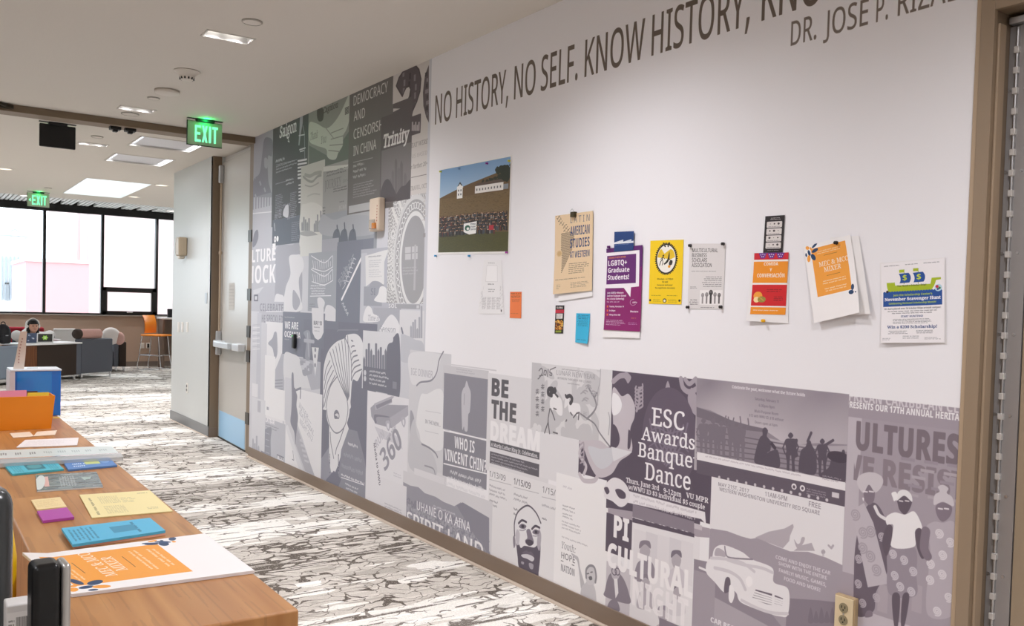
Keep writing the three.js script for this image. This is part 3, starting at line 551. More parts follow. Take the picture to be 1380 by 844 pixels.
  print(605, 190, 785, 240, 2, '#5b5b5b'); text('JOURNEY', 590, 722, 335, 70, { font: 'serif', fill: '#7b7b7a' }); text('2014', 735, 785, 280, 22, { fill: '#82827f' }); print(660, 325, 785, 365, 2, '#4d4d4d'); print(710, 430, 745, 445, 1, '#4d4d4d'); text('JCM', 700, 760, 500, 30, { fill: '#b9b9b8' }); print(690, 515, 785, 540, 1, '#5b5b5b'); print(572, 475, 600, 550, 3, '#5b5b5b');
  rect(565, 540, 800, 560, '#b7b8ba');
  // ---------------- riders against the sky, fountain text, slate diagonal card
  const sk = rect(565, 540, 1010, 860, '#9b9fa7');
  view(460, 200, 6.029); rect(60, 470, 260, 560, '#b3b5b8'); text('1885', 62, 155, 530, 30, { font: 'bold sans-serif', fill: '#dcdcdb' });
  blob([[-155, 540], [-60, 580], [60, 545], [250, 560], [250, 700], [-155, 700]], '#abaeb4');
  for (const [x, h] of [[-30, 170], [30, 190], [100, 175]]) { blob([[x - 40, 800], [x - 36, 700], [x - 16, 660], [x + 10, 660], [x + 22, 720], [x + 20, 800]], '#666b77'); line([[x, 670], [x - 4, 800 - h]], '#5b606c', 0.02); }
  view(340, 320, 6.029);
  rect(690, 40, 985, 140, '#7e828f'); rect(565, 20, 692, 600, C_.m1); rect(392, 0, 565, 140, '#d9dad7');
  rect(460, 130, 690, 610, '#a4a8b1');
  for (const [dy, h] of [[0, 62], [110, 70]]) { curve([[480, 150 + dy], [520, 175 + dy], [590, 205 + dy], [650, 150 + dy]], C_.wh, 0.006); curve([[486, 250 + dy], [530, 265 + dy], [590, 275 + dy], [655, 240 + dy]], C_.wh, 0.006); for (let i = 0; i < 9; i++) line([[492 + i * 18, 190 + dy + 8 * Math.sin(i)], [500 + i * 17, 255 + dy - (i > 5 ? 8 * (i - 5) : 0)]], C_.l1, 0.009); line([[655, 150 + dy], [655, 235 + dy]], C_.wh, 0.006); }
  print(470, 385, 600, 470, 4, C_.wh, { centre: true }); line([[470, 478], [640, 474]], C_.wh, 0.006); blob([[530, 500], [560, 490], [590, 530], [570, 590], [540, 575]], C_.l1); print(465, 535, 520, 590, 3, C_.m3);
  blob([[600, 560], [650, 560], [690, 610], [690, 680], [590, 680]], C_.l1);
  rect(690, 70, 845, 760, '#7f8390');
  view(460, 320, 6.029);
  rect(-30, 40, 162, 760, '#7b7f8d');
  for (const [s, x, y, k] of [['Bolak', 0, 400, 1], ['Polar', 60, 300, 1]]) text(s, x - 10, x + 70, y, 60, { font: 'serif', fill: null, bold: 0.03, stroke: C_.l3, rot: -0.75 });
  for (let i = 0; i < 6; i++) curve([[10 + i * 14, 420 - i * 40], [34 + i * 12, 380 - i * 36], [20 + i * 16, 350 - i * 36], [60 + i * 12, 360 - i * 36]], C_.l2, 0.006);
  line([[162, 172], [4, 505]], C_.wh, 0.022); for (let i = 0; i < 4; i++) curve([[6 + i * 12, 540 + i * 26], [20 + i * 12, 536 + i * 26], [14 + i * 12, 556 + i * 26]], C_.l3, 0.01);
  // ---------------- paper scroll, clouds, skyline cards
  rect(162, 100, 400, 720, '#b7b9c2');
  rect(162, 130, 200, 700, '#c6c8cf');
  poly([[196, 150], [350, 105], [385, 100], [350, 200], [348, 380], [300, 400], [240, 370], [200, 400]], '#e2e2e2'); print(220, 150, 330, 170, 1, '#8c8e97'); print(225, 185, 330, 250, 4, '#b4b6bc'); print(225, 260, 330, 330, 4, '#c0c2c7');
  blob([[225, 400], [250, 360], [300, 358], [345, 390], [340, 410], [230, 410]], '#a3a5ae'); rect(185, 400, 330, 560, '#a1a4ae'); text('SI', 240, 278, 470, 55, { font: 'serif', fill: '#7c7f8c' });
  blob([[270, 515], [300, 460], [315, 405], [350, 400], [375, 440], [375, 525]], '#e6e6e7');
  rect(262, 570, 480, 860, '#adafb8');
  blob([[180, 680], [190, 600], [215, 558], [245, 575], [262, 620], [300, 640], [310, 680], [250, 690]], '#e6e6e8'); text('Time is', 215, 305, 675, 45, { font: 'serif', fill: '#a3a5ae', slant: -0.2 });
  blob([[310, 790], [350, 690], [400, 630], [440, 650], [475, 720], [478, 800]], '#e4e4e7'); text('Seoson', 310, 440, 772, 55, { font: 'serif', fill: '#9b9da7', slant: -0.2 });
  rect(476, 590, 665, 1010, '#dcdcdf'); skyline(560, 662, 820, [90, 130, 150, 70, 170, 260], '#a9abb4'); line([[490, 740], [500, 780]], '#7c7f8c', 0.02); blob([[480, 800], [540, 800], [600, 830], [665, 860], [665, 1000], [480, 1000]], '#c3c5cc');
  // paisley ornament
  view(460, 200, 6.029);
  clip(388, 360, 665, 1265, (a, b, c, d) => {
    rectm(a, b, c, d, '#a8a8a9');
    C.strokeStyle = '#dededd'; C.lineWidth = 0.007;
    for (const [x, y] of [[590, 400], [420, 700], [470, 900], [420, 1120], [540, 560]]) { const p = P(x, y); for (let k = 1; k < 9; k++) { C.beginPath(); for (let i = 0; i <= 72; i++) { const t = i / 72 * 6.2832, r = k * 0.026 + 0.008 * Math.sin(t * 14); const X = p[0] + r * Math.cos(t), Y = p[1] + r * Math.sin(t); i ? C.lineTo(X, Y) : C.moveTo(X, Y); } C.stroke(); } }
    for (let i = 0; i < 30; i++) { const x = 395 + (i * 83) % 110, y = 860 + (i * 131) % 330; curve([[x, y], [x + 18, y - 26], [x + 4, y - 50]], '#dededd', 0.006); }
    curve([[400, 430], [440, 560], [480, 650], [500, 700]], '#e2e2e0', 0.03); curve([[470, 430], [500, 520], [530, 600], [520, 660]], '#e2e2e0', 0.026);
    const o = P(592, 905); for (const [rx, ry, f] of [[0.30, 0.42, '#d5d5d5'], [0.27, 0.39, '#a4a4a6'], [0.205, 0.315, '#e2e2e2'], [0.175, 0.285, '#a2a2a5']]) { C.beginPath(); C.ellipse(o[0], o[1], rx, ry, 0, 0, 7); C.fillStyle = f; C.fill(); }
    for (let i = 0; i < 44; i++) { const t = i / 44 * 6.2832; C.beginPath(); C.arc(o[0] + 0.238 * Math.cos(t), o[1] + 0.352 * Math.sin(t), 0.02, 0, 7); C.strokeStyle = '#e4e4e4'; C.lineWidth = 0.007; C.stroke(); }
    view(460, 320, 6.029);
    for (const [x, y] of [[520, 80], [575, 75], [520, 135], [575, 130]]) rect(x, y, x + 45, y + 45, '#c9c9cb'); rect(595, 60, 602, 430, '#b9b9bc'); print(500, 240, 630, 310, 3, '#c0c0c2');
  });
  rect(388, 540, 640, 585, '#a6a7ad'); text('SOL', 385, 452, 572, 32, { font: 'bold sans-serif', fill: '#e0e0e2' }); rect(612, 552, 632, 578, '#d0d1d5');
  // ---------------- Democracy poster, Trinity poster, big numerals, list
  view(460, 80, 6.029);
  rect(72, 120, 422, 1200, '#6d6967');
  const dm = { fill: '#d6d4d0' };
  text('DEMOCRACY', 100, 376, 378, 78, dm); text('AND', 102, 192, 505, 76, dm); text('CENSORSHIP', 100, 385, 650, 78, dm); text('IN CHINA', 98, 284, 785, 76, dm); line([[98, 838], [256, 800]], '#a9a6a3', 0.005);
  view(460, 200, 6.029);
  print(98, 128, 212, 262, 3, '#bdbbb8'); print(98, 290, 285, 410, 6, '#a5a3a2'); rect(62, 470, 330, 480, '#b9babb');
  view(460, 80, 6.029);
  rectm(P(422, 200)[0], 0, P(712, 200)[0], P(600, 1100)[1], '#d2cdc9');
  const two = [[497, 300], [448, 215], [470, 150], [500, 105], [560, 60], [602, 52], [632, 85], [648, 160], [640, 260], [615, 340], [580, 420], [568, 476], [644, 450], [640, 590], [530, 625], [455, 640], [470, 520], [515, 400], [555, 300], [565, 240], [552, 215], [530, 225], [512, 260]];
  poly(two, '#5a5054');
  C.save(); path(two, true); C.clip();
  for (let i = 0; i < 26; i++) { const x = 460 + (i * 47) % 190, y = 80 + (i * 89) % 500; rect(x, y, x + 14, y + 46, i % 2 ? '#857b80' : '#40383b'); } C.restore();
  path(two, true); C.strokeStyle = '#4a4043'; C.lineWidth = 0.014; C.stroke();
  poly([[712, 45], [712, 515], [690, 470], [668, 380], [664, 270], [680, 130]], '#5a5054'); for (let i = 0; i < 8; i++) rect(682 + (i * 11) % 16, 110 + i * 46, 700 + (i * 7) % 12, 134 + i * 46, i % 2 ? '#8b8186' : '#40383b');
  const tr = rect(328, 400, 562, 1130, '#5f5759');
  poly([[328, 455], [328, 400], [480, 400], [420, 430]], '#d2cdc9'); rect(328, 400, 422, 440, '#6d6967');
  view(460, 200, 6.029);
  C.save(); { const a = P(328, 20), b = P(560, 410); C.beginPath(); C.rect(a[0], a[1], b[0] - a[0], b[1] - a[1]); C.clip(); C.fillStyle = '#7b7677'; C.fillRect(a[0], a[1], 3, 3); } for (const [x, w, t] of [[445, 20, 90], [490, 22, 110], [420, 20, 180], [470, 26, 160], [520, 24, 205], [400, 16, 250]]) poly([[x - w / 2, 420], [x - w / 2, t + 20], [x, t - 10], [x + w / 2, t + 20], [x + w / 2, 420]], t < 120 ? '#6c6768' : '#716c6d'); blob([[318, 420], [340, 290], [380, 250], [420, 310], [450, 420]], '#565053'); blob([[440, 420], [480, 320], [520, 300], [565, 260], [570, 420]], '#565053'); C.restore();
  view(460, 80, 6.029);
  text('Trinity', 340, 545, 720, 100, { font: 'serif', fill: '#e6e4e2', slant: -0.15, bold: 0.07 }); print(370, 600, 480, 610, 1, '#857d7f');
  rect(562, 470, 642, 598, '#5a5054'); for (let i = 0; i < 5; i++) rect(574 + i * 13, 510 + (i % 2) * 24, 584 + i * 13, 580, '#b4abae');
  text('EAT WERE', 570, 700, 720, 36, { font: 'serif', fill: '#86807f', slant: -0.2 }); text('US BASED', 575, 698, 806, 30, { fill: '#b5afad' });
  view(460, 200, 6.029);
  text('for further 20+', 545, 698, 176, 34, { font: 'serif', fill: '#7b7574', slant: -0.2 }); line([[570, 238], [692, 212]], '#7b7574', 0.004); text('TRAVEL, OCT', 562, 695, 345, 34, { font: 'serif', fill: '#8f8988' });
  print(665, 360, 690, 600, 8, '#c5c0be'); rect(665, 690, 684, 722, '#9b9899');
  // ---------------- We are Oceania, tag, turban
  view(340, 420, 6.029);
  rect(112, 80, 245, 1000, '#e4e4e7'); rect(0, 90, 104, 1100, C_.l2); rect(42, 10, 60, 1000, '#c4c6ce');
  for (let i = 0; i < 10; i++) line([[4, 110 + i * 22], [60, 106 + i * 22]], i % 2 ? C_.l1 : C_.l3, 0.008); rect(0, 580, 45, 700, C_.l1); rect(0, 700, 100, 860, C_.l3);
  blob([[180, 170], [200, 180], [205, 330], [185, 385], [165, 300], [130, 260], [165, 215]], '#a6a8b3');
  poly([[240, 340], [265, 360], [265, 830], [196, 830], [180, 640], [176, 500], [210, 420]], '#b6b8c1'); for (let i = 0; i < 11; i++) line([[186, 560 + i * 25], [246, 556 + i * 25]], '#9a9ca8', 0.012);
  rect(250, 0, 585, 400, '#7e8290'); rect(420, 60, 600, 440, '#7b7e8c');
  text('WE ARE', 264, 374, 136, 56, { font: 'bold sans-serif', fill: C_.wh }); text('OCEANIA', 262, 392, 206, 48, { font: 'bold sans-serif', fill: C_.wh }); print(264, 38, 352, 56, 1, C_.l3); print(264, 215, 312, 235, 1, C_.l3);
  blob([[262, 345], [330, 345], [380, 375], [400, 440], [440, 480], [470, 560], [480, 620], [400, 625], [350, 670], [262, 560]], '#d9dade'); rect(262, 560, 350, 900, '#d9dade'); poly([[380, 375], [600, 420], [600, 620], [480, 640], [440, 500]], '#b4b6bf');
  for (let i = 0; i < 9; i++) blob([[390 + i * 9, 400 + (i * 37) % 90], [430 + i * 8, 410 + (i * 37) % 90], [420 + i * 8, 450 + (i * 37) % 80], [395 + i * 9, 440 + (i * 37) % 80]], i % 2 ? '#c8cad1' : '#a3a5b0');
  blob([[418, 170], [470, 170], [470, 380], [430, 375], [440, 240]], '#9a9da9'); line([[425, 235], [500, 245]], '#b4b6bf', 0.03); line([[450, 180], [460, 360]], '#b4b6bf', 0.02);
  poly([[484, 290], [542, 294], [512, 530]], '#dcdde0'); for (const [x, y] of [[513, 312], [511, 362], [511, 436]]) dot(x, y, 0.018, '#8b8d99');
  poly([[484, -30], [580, -10], [580, 170], [560, 215], [535, 232], [510, 215], [490, 170]], C_.l1); rect(484, -30, 580, 20, C_.l1); text('MAY 10', 500, 566, 108, 32, { font: 'bold sans-serif', fill: '#5d5f6b' }); print(502, 118, 566, 136, 1, '#7b7d88'); print(505, 150, 560, 166, 1, '#a3a5ae');
  rect(585, 75, 1000, 900, '#777887'); rect(558, 440, 600, 900, '#777887');
  view(460, 520, 6.029); rect(-165, -300, 220, 1000, '#777887');
  view(340, 420, 6.029);
  rect(585, 75, 700, 150, '#7b7e8c'); line([[690, 160], [700, 150], [860, 150]], '#8b8d99', 0.01);
  // man with turban
  poly([[558, 1200], [640, 1080], [720, 1050], [640, 1500], [558, 1500]], '#9697a4');
  blob([[580, 760], [576, 560], [585, 430], [620, 320], [680, 250], [755, 215], [770, 190], [850, 185], [900, 260], [905, 420], [860, 560], [815, 560], [800, 720], [780, 800], [590, 800]], '#e3e3e6');
  blob([[612, 700], [640, 600], [690, 530], [740, 620], [775, 720], [792, 800], [772, 900], [735, 960], [685, 986], [638, 950], [604, 850]], '#e3e3e6');
  const tl = (p) => curve(p, '#83848f', 0.011);
  for (let i = 0; i < 7; i++) tl([[632 + i * 24, 330 - i * 22], [690 + i * 16, 520 - i * 10], [740 + i * 8, 640], [776 + i * 2, 720 - i * 6]]);
  for (let i = 0; i < 4; i++) tl([[585, 560 + i * 70], [600 + i * 6, 470 + i * 55], [632 + i * 14, 400 + i * 40]]);
  tl([[600, 780], [614, 690], [640, 600], [690, 530]]); for (let i = 0; i < 7; i++) tl([[806, 560 - i * 54], [835 - i * 4, 500 - i * 44], [890 - i * 12, 470 - i * 38]]); tl([[755, 215], [790, 300], [806, 420], [806, 560]]); 
  view(340, 520, 6.029);
  blob([[664, 235], [672, 205], [690, 198], [706, 225], [708, 260], [694, 280], [672, 272]], '#80818d'); blob([[672, 238], [690, 225], [704, 240], [700, 262], [690, 250]], '#d8d8dc');
  poly([[626, 270], [760, 270], [788, 360], [722, 565], [700, 640], [665, 725], [640, 700], [624, 600]], '#e3e3e6'); curve([[606, 190], [612, 250], [632, 325], [660, 370], [686, 385], [720, 370], [754, 322], [772, 250], [778, 180], [770, 110]], '#8b8c97', 0.011); tl([[634, 380], [640, 470], [655, 550], [662, 590]]); tl([[745, 345], [710, 450], [685, 510], [678, 555]]);
  for (let i = 0; i < 60; i++) dot(630 + (i * 17) % 34 + (i % 2) * 54, 560 + (i * 29) % 150, 0.008, i % 3 ? '#9a9ba6' : '#6b6c79');
  view(460, 520, 6.029);
  poly([[60, 352], [130, 370], [190, 600], [212, 760], [212, 1000], [-50, 1000], [0, 520]], '#8f909c'); poly([[-50, 900], [0, 760], [-60, 690], [-120, 760], [-150, 900]], '#777887');
  print(55, 450, 132, 500, 1, C_.l1, { ragged: false }); print(20, 530, 165, 592, 1, '#a3a4b0', { ragged: false }); print(5, 620, 190, 690, 1, '#a3a4b0', { ragged: false }); print(0, 706, 186, 742, 1, C_.wh, { ragged: false }); line([[0, 745], [186, 808]], C_.wh, 0.005); print(25, 780, 145, 842, 2, C_.l1, { centre: true });
  // ---------------- skyline card (slate), International Night, base cards at the far left
  view(330, 440, 3.837);
  const s1 = rect(612, 20, 800, 360, '#dadbdf'); skyline(612, 760, 240, [70, 120, 150, 110, 90, 150, 110, 130, 90, 110, 130, 80], '#7d7e8b'); blob([[740, 360], [735, 120], [765, 80], [770, 55], [800, 60], [800, 360]], '#747582'); rect(612, 205, 800, 362, '#747582'); print(645, 222, 755, 305, 4, C_.l1); dot(622, 240, 0.02, C_.l2); dot(622, 270, 0.02, C_.l2); rect(765, 285, 785, 325, '#8d8e9a');
  view(340, 520, 6.029);
  rect(268, 0, 556, 820, '#e7e7ea'); rect(268, -70, 330, 300, '#cfd0d7'); poly([[268, 60], [268, 300], [400, 690], [512, 760], [400, 400], [330, 200]], '#cfd0d6'); poly([[360, 320], [510, 740], [430, 690], [350, 470]], '#b6b7c0'); poly([[268, 330], [290, 320], [420, 700], [380, 680]], '#dcdde2');
  blob([[320, -80], [335, -100], [342, 20], [365, 80], [360, 160], [372, 260], [358, 400], [350, 480], [342, 380], [312, 300], [318, 200], [322, 100]], '#8a8b98'); line([[345, 40], [395, 20], [390, 100]], '#8a8b98', 0.02); line([[345, 30], [356, 70]], '#8a8b98', 0.03);
  { const o = { fill: '#b4b5be', font: 'sans-serif', rot: 0.42 }; text('INTER—', 378, 490, 170, 42, o); text('NATIONAL', 382, 514, 230, 42, o); text('NIGHT 2012', 385, 500, 300, 42, o); }
  for (let i = 0; i < 5; i++) rect(385 + i * 10, 430 + i * 42, 412 + i * 12, 462 + i * 42, '#c9cad1'); curve([[330, 530], [336, 580], [338, 605], [326, 598]], '#8a8b98', 0.008);
  rect(104, 0, 262, 290, '#e9e9eb'); rect(104, -250, 180, 260, '#e9e9eb'); rect(118, 170, 134, 200, '#a7a9b3');
  rect(104, 258, 264, 700, '#bfc1c9'); text('LATBAR', 108, 182, 292, 34, { font: 'bold sans-serif', fill: C_.wh }); print(110, 302, 228, 345, 2, '#8a8c98'); blob([[76, 560], [66, 460], [80, 380], [120, 345], [158, 345], [150, 440], [146, 600], [90, 580]], '#9698a4'); for (let i = 0; i < 4; i++) rect(108, 385 + i * 52, 140, 392 + i * 52, '#b4b6c0'); rect(200, 555, 258, 610, '#8a8c98'); text('BLU', 204, 255, 592, 24, { font: 'bold sans-serif', fill: C_.wh });
  rect(0, 90, 100, 540, '#d6d7dc'); rect(45, 120, 68, 220, '#b9bac3'); skyline(0, 60, 560, [120, 90, 150, 60], '#b0b2bc');
  // ---------------- toy machine, 360
  view(460, 520, 6.029);
  rect(214, 38, 560, 1600, '#e4e3e7');
  poly([[270, 330], [410, 390], [470, 420], [500, 520], [440, 470], [310, 420]], '#cfced5');
  poly([[238, 180], [270, 150], [545, 160], [545, 240], [410, 345], [280, 310], [245, 250]], '#a3a2ac'); poly([[410, 345], [395, 260], [545, 165], [545, 240]], '#b2b1ba'); poly([[268, 145], [410, 85], [432, 88], [412, 110], [412, 140], [280, 200]], '#b4b3bc'); poly([[280, 160], [410, 105], [412, 130], [290, 190]], '#8f8e99'); blob([[268, 240], [300, 235], [385, 250], [380, 258], [290, 255], [288, 300], [272, 300]], '#83828e');
  for (const [x, y] of [[380, 320], [505, 290]]) { blob([[x - 18, y - 30], [x + 10, y - 35], [x + 18, y + 10], [x + 5, y + 50], [x - 15, y + 10]], '#b8b7c0'); blob([[x - 6, y - 10], [x + 6, y - 10], [x + 6, y + 30], [x - 4, y + 20]], '#e0dfe4'); }
  { const o = { font: 'bold sans-serif', rot: -0.72 }; text('360', 355, 545, 700, 180, { ...o, fill: '#9a99a4' }); text('RUN', 290, 372, 510, 70, { ...o, fill: '#c3c2ca' }); text('GAME NIGHT', 375, 470, 450, 30, { ...o, fill: '#adacb6' }); text('Media to WWU', 262, 420, 470, 36, { font: 'bold sans-serif', rot: 1.22, fill: '#6d6c78' }); }
  print(340, 760, 420, 830, 2, '#cfced5'); print(425, 700, 505, 740, 2, '#c3c2ca');
  // ---------------- dinner poster with curling paper
  rect(558, -260, 835, 1600, '#d9d8dc');
  view(530, 460, 3.517);
  rect(80, 40, 262, 640, '#d3d3d7'); blob([[80, 60], [218, 60], [225, 90], [195, 180], [120, 205], [84, 190]], '#dfdfe2'); curve([[238, 50], [218, 90], [206, 150], [180, 186], [130, 195], [112, 210]], '#8e8e98', 0.012); text('IGE DINNER', 84, 188, 158, 32, { fill: '#b3b3ba' });
  blob([[130, 260], [160, 250], [235, 240], [240, 480], [210, 520], [170, 500], [135, 490], [125, 440], [110, 380]], '#e6e6e8'); blob([[82, 330], [100, 370], [85, 450], [80, 450]], '#a5a5ae'); blob([[80, 440], [100, 370], [120, 460], [190, 540], [200, 640], [80, 600]], '#c9c9ce'); curve([[136, 488], [170, 505], [200, 530], [210, 550]], '#8e8e98', 0.012); curve([[150, 590], [190, 605], [200, 640]], '#9c9ca6', 0.01); text('IN THE NEW...', 152, 225, 388, 17, { fill: '#8b8b94' }); line([[154, 330], [225, 342]], '#cfcfd3', 0.004); line([[152, 425], [215, 440]], '#cfcfd3', 0.004);
  rect(100, 600, 240, 760, '#dfdee2');
  // ---------------- who is Vincent Chin
  rect(238, 112, 450, 260, '#cfced2'); rect(258, 112, 490, 136, '#d5d4d8'); print(300, 128, 400, 150, 2, '#b3b2b9');
  rect(242, 150, 449, 468, '#8f8e98'); rect(240, 422, 442, 706, '#8a8993');
  blob([[348, 188], [358, 215], [368, 250], [364, 330], [356, 350], [354, 410], [350, 428], [340, 425], [335, 405], [328, 420], [325, 360], [324, 260], [332, 225], [340, 215]], '#c6c5cc'); line([[338, 250], [336, 300]], '#9b9aa4', 0.006);
  line([[240, 424], [448, 468]], C_.wh, 0.007);
  text('WHO IS', 290, 386, 505, 56, { font: 'bold sans-serif', fill: C_.wh }); text('VINCENT CHIN?', 243, 442, 562, 54, { font: 'bold sans-serif', fill: C_.wh, dy: 60 }); line([[240, 580], [442, 628]], C_.wh, 0.008); print(248, 598, 440, 690, 3, C_.l1, { centre: true });
  // ---------------- Be the Dream
  rect(450, 150, 735, 700, '#e0dfe2'); rect(690, 330, 890, 700, '#e3e2e5');
  view(530, 600, 3.517); rect(455, 100, 890, 900, '#e7e6e8');
  view(530, 460, 3.517);
  text('BE', 468, 545, 255, 78, { font: 'bold sans-serif', fill: '#5f5d63', bold: 0.05 }); text('THE', 466, 582, 362, 84, { font: 'bold sans-serif', fill: '#5f5d63', bold: 0.05 }); text('DREAM', 462, 694, 464, 84, { font: 'bold sans-serif', fill: '#f1f0f2', bold: 0.06 });
  rect(461, 470, 693, 562, '#5b595f'); text('A Martin Luther King Jr. Celebration.', 464, 688, 496, 16, { font: 'serif', fill: '#eceaee', bold: 0.02 }); rect(459, 521, 691, 645, '#625f67'); print(466, 528, 684, 584, 4, '#bdbbc2');
  text('1/13/09', 457, 533, 640, 28, { fill: '#6a686e' }); text('1/15/09', 572, 652, 676, 28, { fill: '#6a686e', bold: 0.03 }); text('1/15/09', 708, 800, 716, 30, { fill: '#6a686e' });
  line([[457, 655], [560, 682]], '#b0aeb4', 0.003); line([[572, 692], [690, 722]], '#b0aeb4', 0.003); line([[706, 738], [780, 756]], '#b0aeb4', 0.003);
  print(457, 675, 545, 735, 3, '#a9a7ae'); print(457, 745, 500, 785, 2, '#99979e'); print(572, 715, 660, 760, 2, '#a9a7ae'); print(572, 785, 660, 830, 2, '#77757c'); print(706, 765, 775, 790, 1, '#a9a7ae'); print(706, 830, 735, 850, 1, '#77757c');
  // portrait of a man
  view(530, 600, 3.517);
  blob([[588, 330], [612, 296], [640, 288], [672, 312], [700, 370], [704, 440], [692, 520], [690, 600], [684, 620], [600, 580], [590, 500], [578, 430], [578, 370]], '#e6e5e8');
  curve([[576, 430], [575, 370], [590, 320], [625, 290], [650, 292], [680, 325], [700, 370]], '#5a5460', 0.009); blob([[568, 440], [576, 430], [580, 470], [572, 488]], '#8b8591');
  C.save(); spline([[584, 462], [596, 470], [606, 488], [622, 478], [646, 482], [668, 486], [684, 474], [698, 462], [697, 530], [690, 600], [684, 622], [640, 606], [598, 580], [590, 530]], true); C.fillStyle = '#5d5563'; C.fill(); C.restore();
  blob([[588, 400], [600, 420], [596, 470], [586, 470], [580, 430]], '#c4c0c8'); blob([[690, 400], [702, 430], [694, 500], [682, 470]], '#b3aeb8');
  blob([[632, 405], [648, 400], [662, 440], [666, 462], [648, 476], [630, 468], [626, 452], [636, 440]], '#857d8b'); blob([[628, 456], [640, 448], [656, 452], [666, 464], [656, 476], [640, 476]], '#4f4755');
  for (const [x, y, w] of [[615, 385, 1], [678, 412, 1]]) { curve([[x - 20, y - 14], [x - 4, y - 28], [x + 16, y - 20]], '#4f4755', 0.012); blob([[x - 18, y], [x - 4, y - 12], [x + 16, y - 2], [x + 8, y + 12], [x - 10, y + 10]], '#7d7583'); blob([[x - 6, y - 6], [x + 5, y - 4], [x + 4, y + 7], [x - 6, y + 6]], '#3f3844'); curve([[x - 16, y + 18], [x, y + 20], [x + 14, y + 14]], '#a7a2ad', 0.006); }
  blob([[610, 512], [630, 500], [642, 506], [656, 506], [668, 528], [650, 520], [636, 516]], '#6d6573'); blob([[608, 520], [640, 518], [668, 534], [660, 552], [636, 540], [614, 532]], '#d2cfd5'); blob([[644, 560], [664, 566], [662, 588], [648, 584]], '#a9a4ae'); blob([[608, 552], [620, 556], [618, 566], [608, 562]], '#a9a4ae');
  // ---------------- spirit of the land
  rect(48, 120, 455, 900, '#d7d6da'); 
  poly([[48, 175], [80, 192], [120, 200], [150, 228], [200, 245], [240, 270], [290, 290], [320, 272], [360, 290], [400, 320], [455, 350], [455, 900], [48, 900]], '#9c9ba6');
  { const a = P(50, 200), b = P(455, 520); grain(a[0], a[1] + 0.06, b[0], b[1], 260, '#8c8b97', 0.006, 0.02, 77); grain(a[0], a[1] + 0.1, b[0], b[1], 200, '#adacb6', 0.005, 0.018, 78); }
  poly([[300, 285], [330, 272], [455, 345], [455, 520], [380, 420]], '#8d8c98');
  text('UHANE O KA AINA', 112, 368, 305, 42, { fill: '#f0eff2' }); line([[300, 358], [322, 365]], '#f0eff2', 0.006); text('SPIRIT LAND', 64, 430, 378, 66, { fill: '#f4f3f5', bold: 0.03 }); print(190, 280, 300, 300, 1, '#cfced4');
  rect(-60, 150, 48, 900, '#e2e1e5'); for (let i = 0; i < 4; i++) print(-40, 270 + i * 12, 45, 284 + i * 14, 1, '#b3b2ba');
  // ---------------- lunar new year
  view(700, 470, 6.029);
  clip(104, 112, 752, 800, (a, b, c, d) => { rectm(a, b, c, d, '#d2d1d3'); grain(a, b, c, d, 60, '#dcdbdd', 0.04, 0.14, 5); grain(a, b, c, d, 40, '#c8c7ca', 0.03, 0.1, 6); });
  rect(662, 165, 752, 800, '#e0dfe1');
  curve([[160, 180], [180, 160], [190, 190], [165, 235], [152, 246]], '#6f6d72', 0.006); curve([[165, 222], [195, 215]], '#6f6d72', 0.006); curve([[205, 178], [220, 182], [214, 215], [200, 205], [206, 178]], '#6f6d72', 0.006); line([[236, 168], [228, 226]], '#6f6d72', 0.006); curve([[250, 180], [248, 196], [264, 200], [262, 218], [246, 214]], '#6f6d72', 0.006); line([[250, 172], [296, 152]], '#6f6d72', 0.005);
  text('LUNAR NEW YEAR', 302, 618, 212, 36, { fill: '#a09ea4' }); print(345, 158, 560, 178, 1, '#a09ea4'); text('BETWEEN THROUGH FEB 21 AND', 312, 584, 246, 16, { fill: '#8f8d93' }); print(392, 274, 492, 292, 1, '#99979d');
  const cj = (x, y) => { line([[x - 10, y - 12], [x + 12, y - 14]], '#7b797f', 0.005); line([[x, y - 22], [x, y + 16]], '#7b797f', 0.005); line([[x - 12, y + 4], [x + 12, y + 2]], '#7b797f', 0.005); line([[x - 8, y + 18], [x - 1, y + 4]], '#7b797f', 0.004); line([[x + 10, y + 18], [x + 2, y + 4]], '#7b797f', 0.004); };
  for (let i = 0; i < 4; i++) { cj(146, 350 + i * 60); cj(190, 312 + i * 60); }
  // two goats
  blob([[250, 420], [275, 370], [305, 385], [340, 410], [352, 480], [348, 540], [320, 540], [290, 500], [262, 500], [250, 470]], '#ebeaec'); blob([[400, 440], [440, 440], [490, 455], [496, 520], [470, 545], [410, 520], [398, 480]], '#ebeaec'); blob([[375, 395], [400, 385], [405, 430], [385, 470], [366, 480]], '#e6e5e7');
  curve([[262, 380], [236, 366], [240, 330], [270, 328], [275, 350], [258, 352]], '#4d4b50', 0.022); curve([[290, 325], [296, 345], [286, 356]], '#4d4b50', 0.016); line([[296, 372], [312, 390]], '#5b595e', 0.012); curve([[388, 392], [412, 384], [428, 404], [424, 432], [416, 444]], '#4d4b50', 0.02); line([[376, 378], [380, 392]], '#4d4b50', 0.012);
  for (const p of [[[255, 490], [272, 530], [288, 578]], [[280, 486], [300, 494]], [[440, 560], [468, 525], [488, 520]], [[486, 520], [480, 575]], [[416, 520], [430, 540]], [[248, 490], [236, 560], [234, 600], [220, 640], [206, 684]], [[234, 590], [246, 690]], [[380, 590], [385, 580]], [[276, 680], [310, 690]]]) line(p, '#6a686d', 0.008);
  curve([[498, 530], [540, 560], [610, 610], [650, 680], [700, 750], [745, 806]], '#85838a', 0.008);
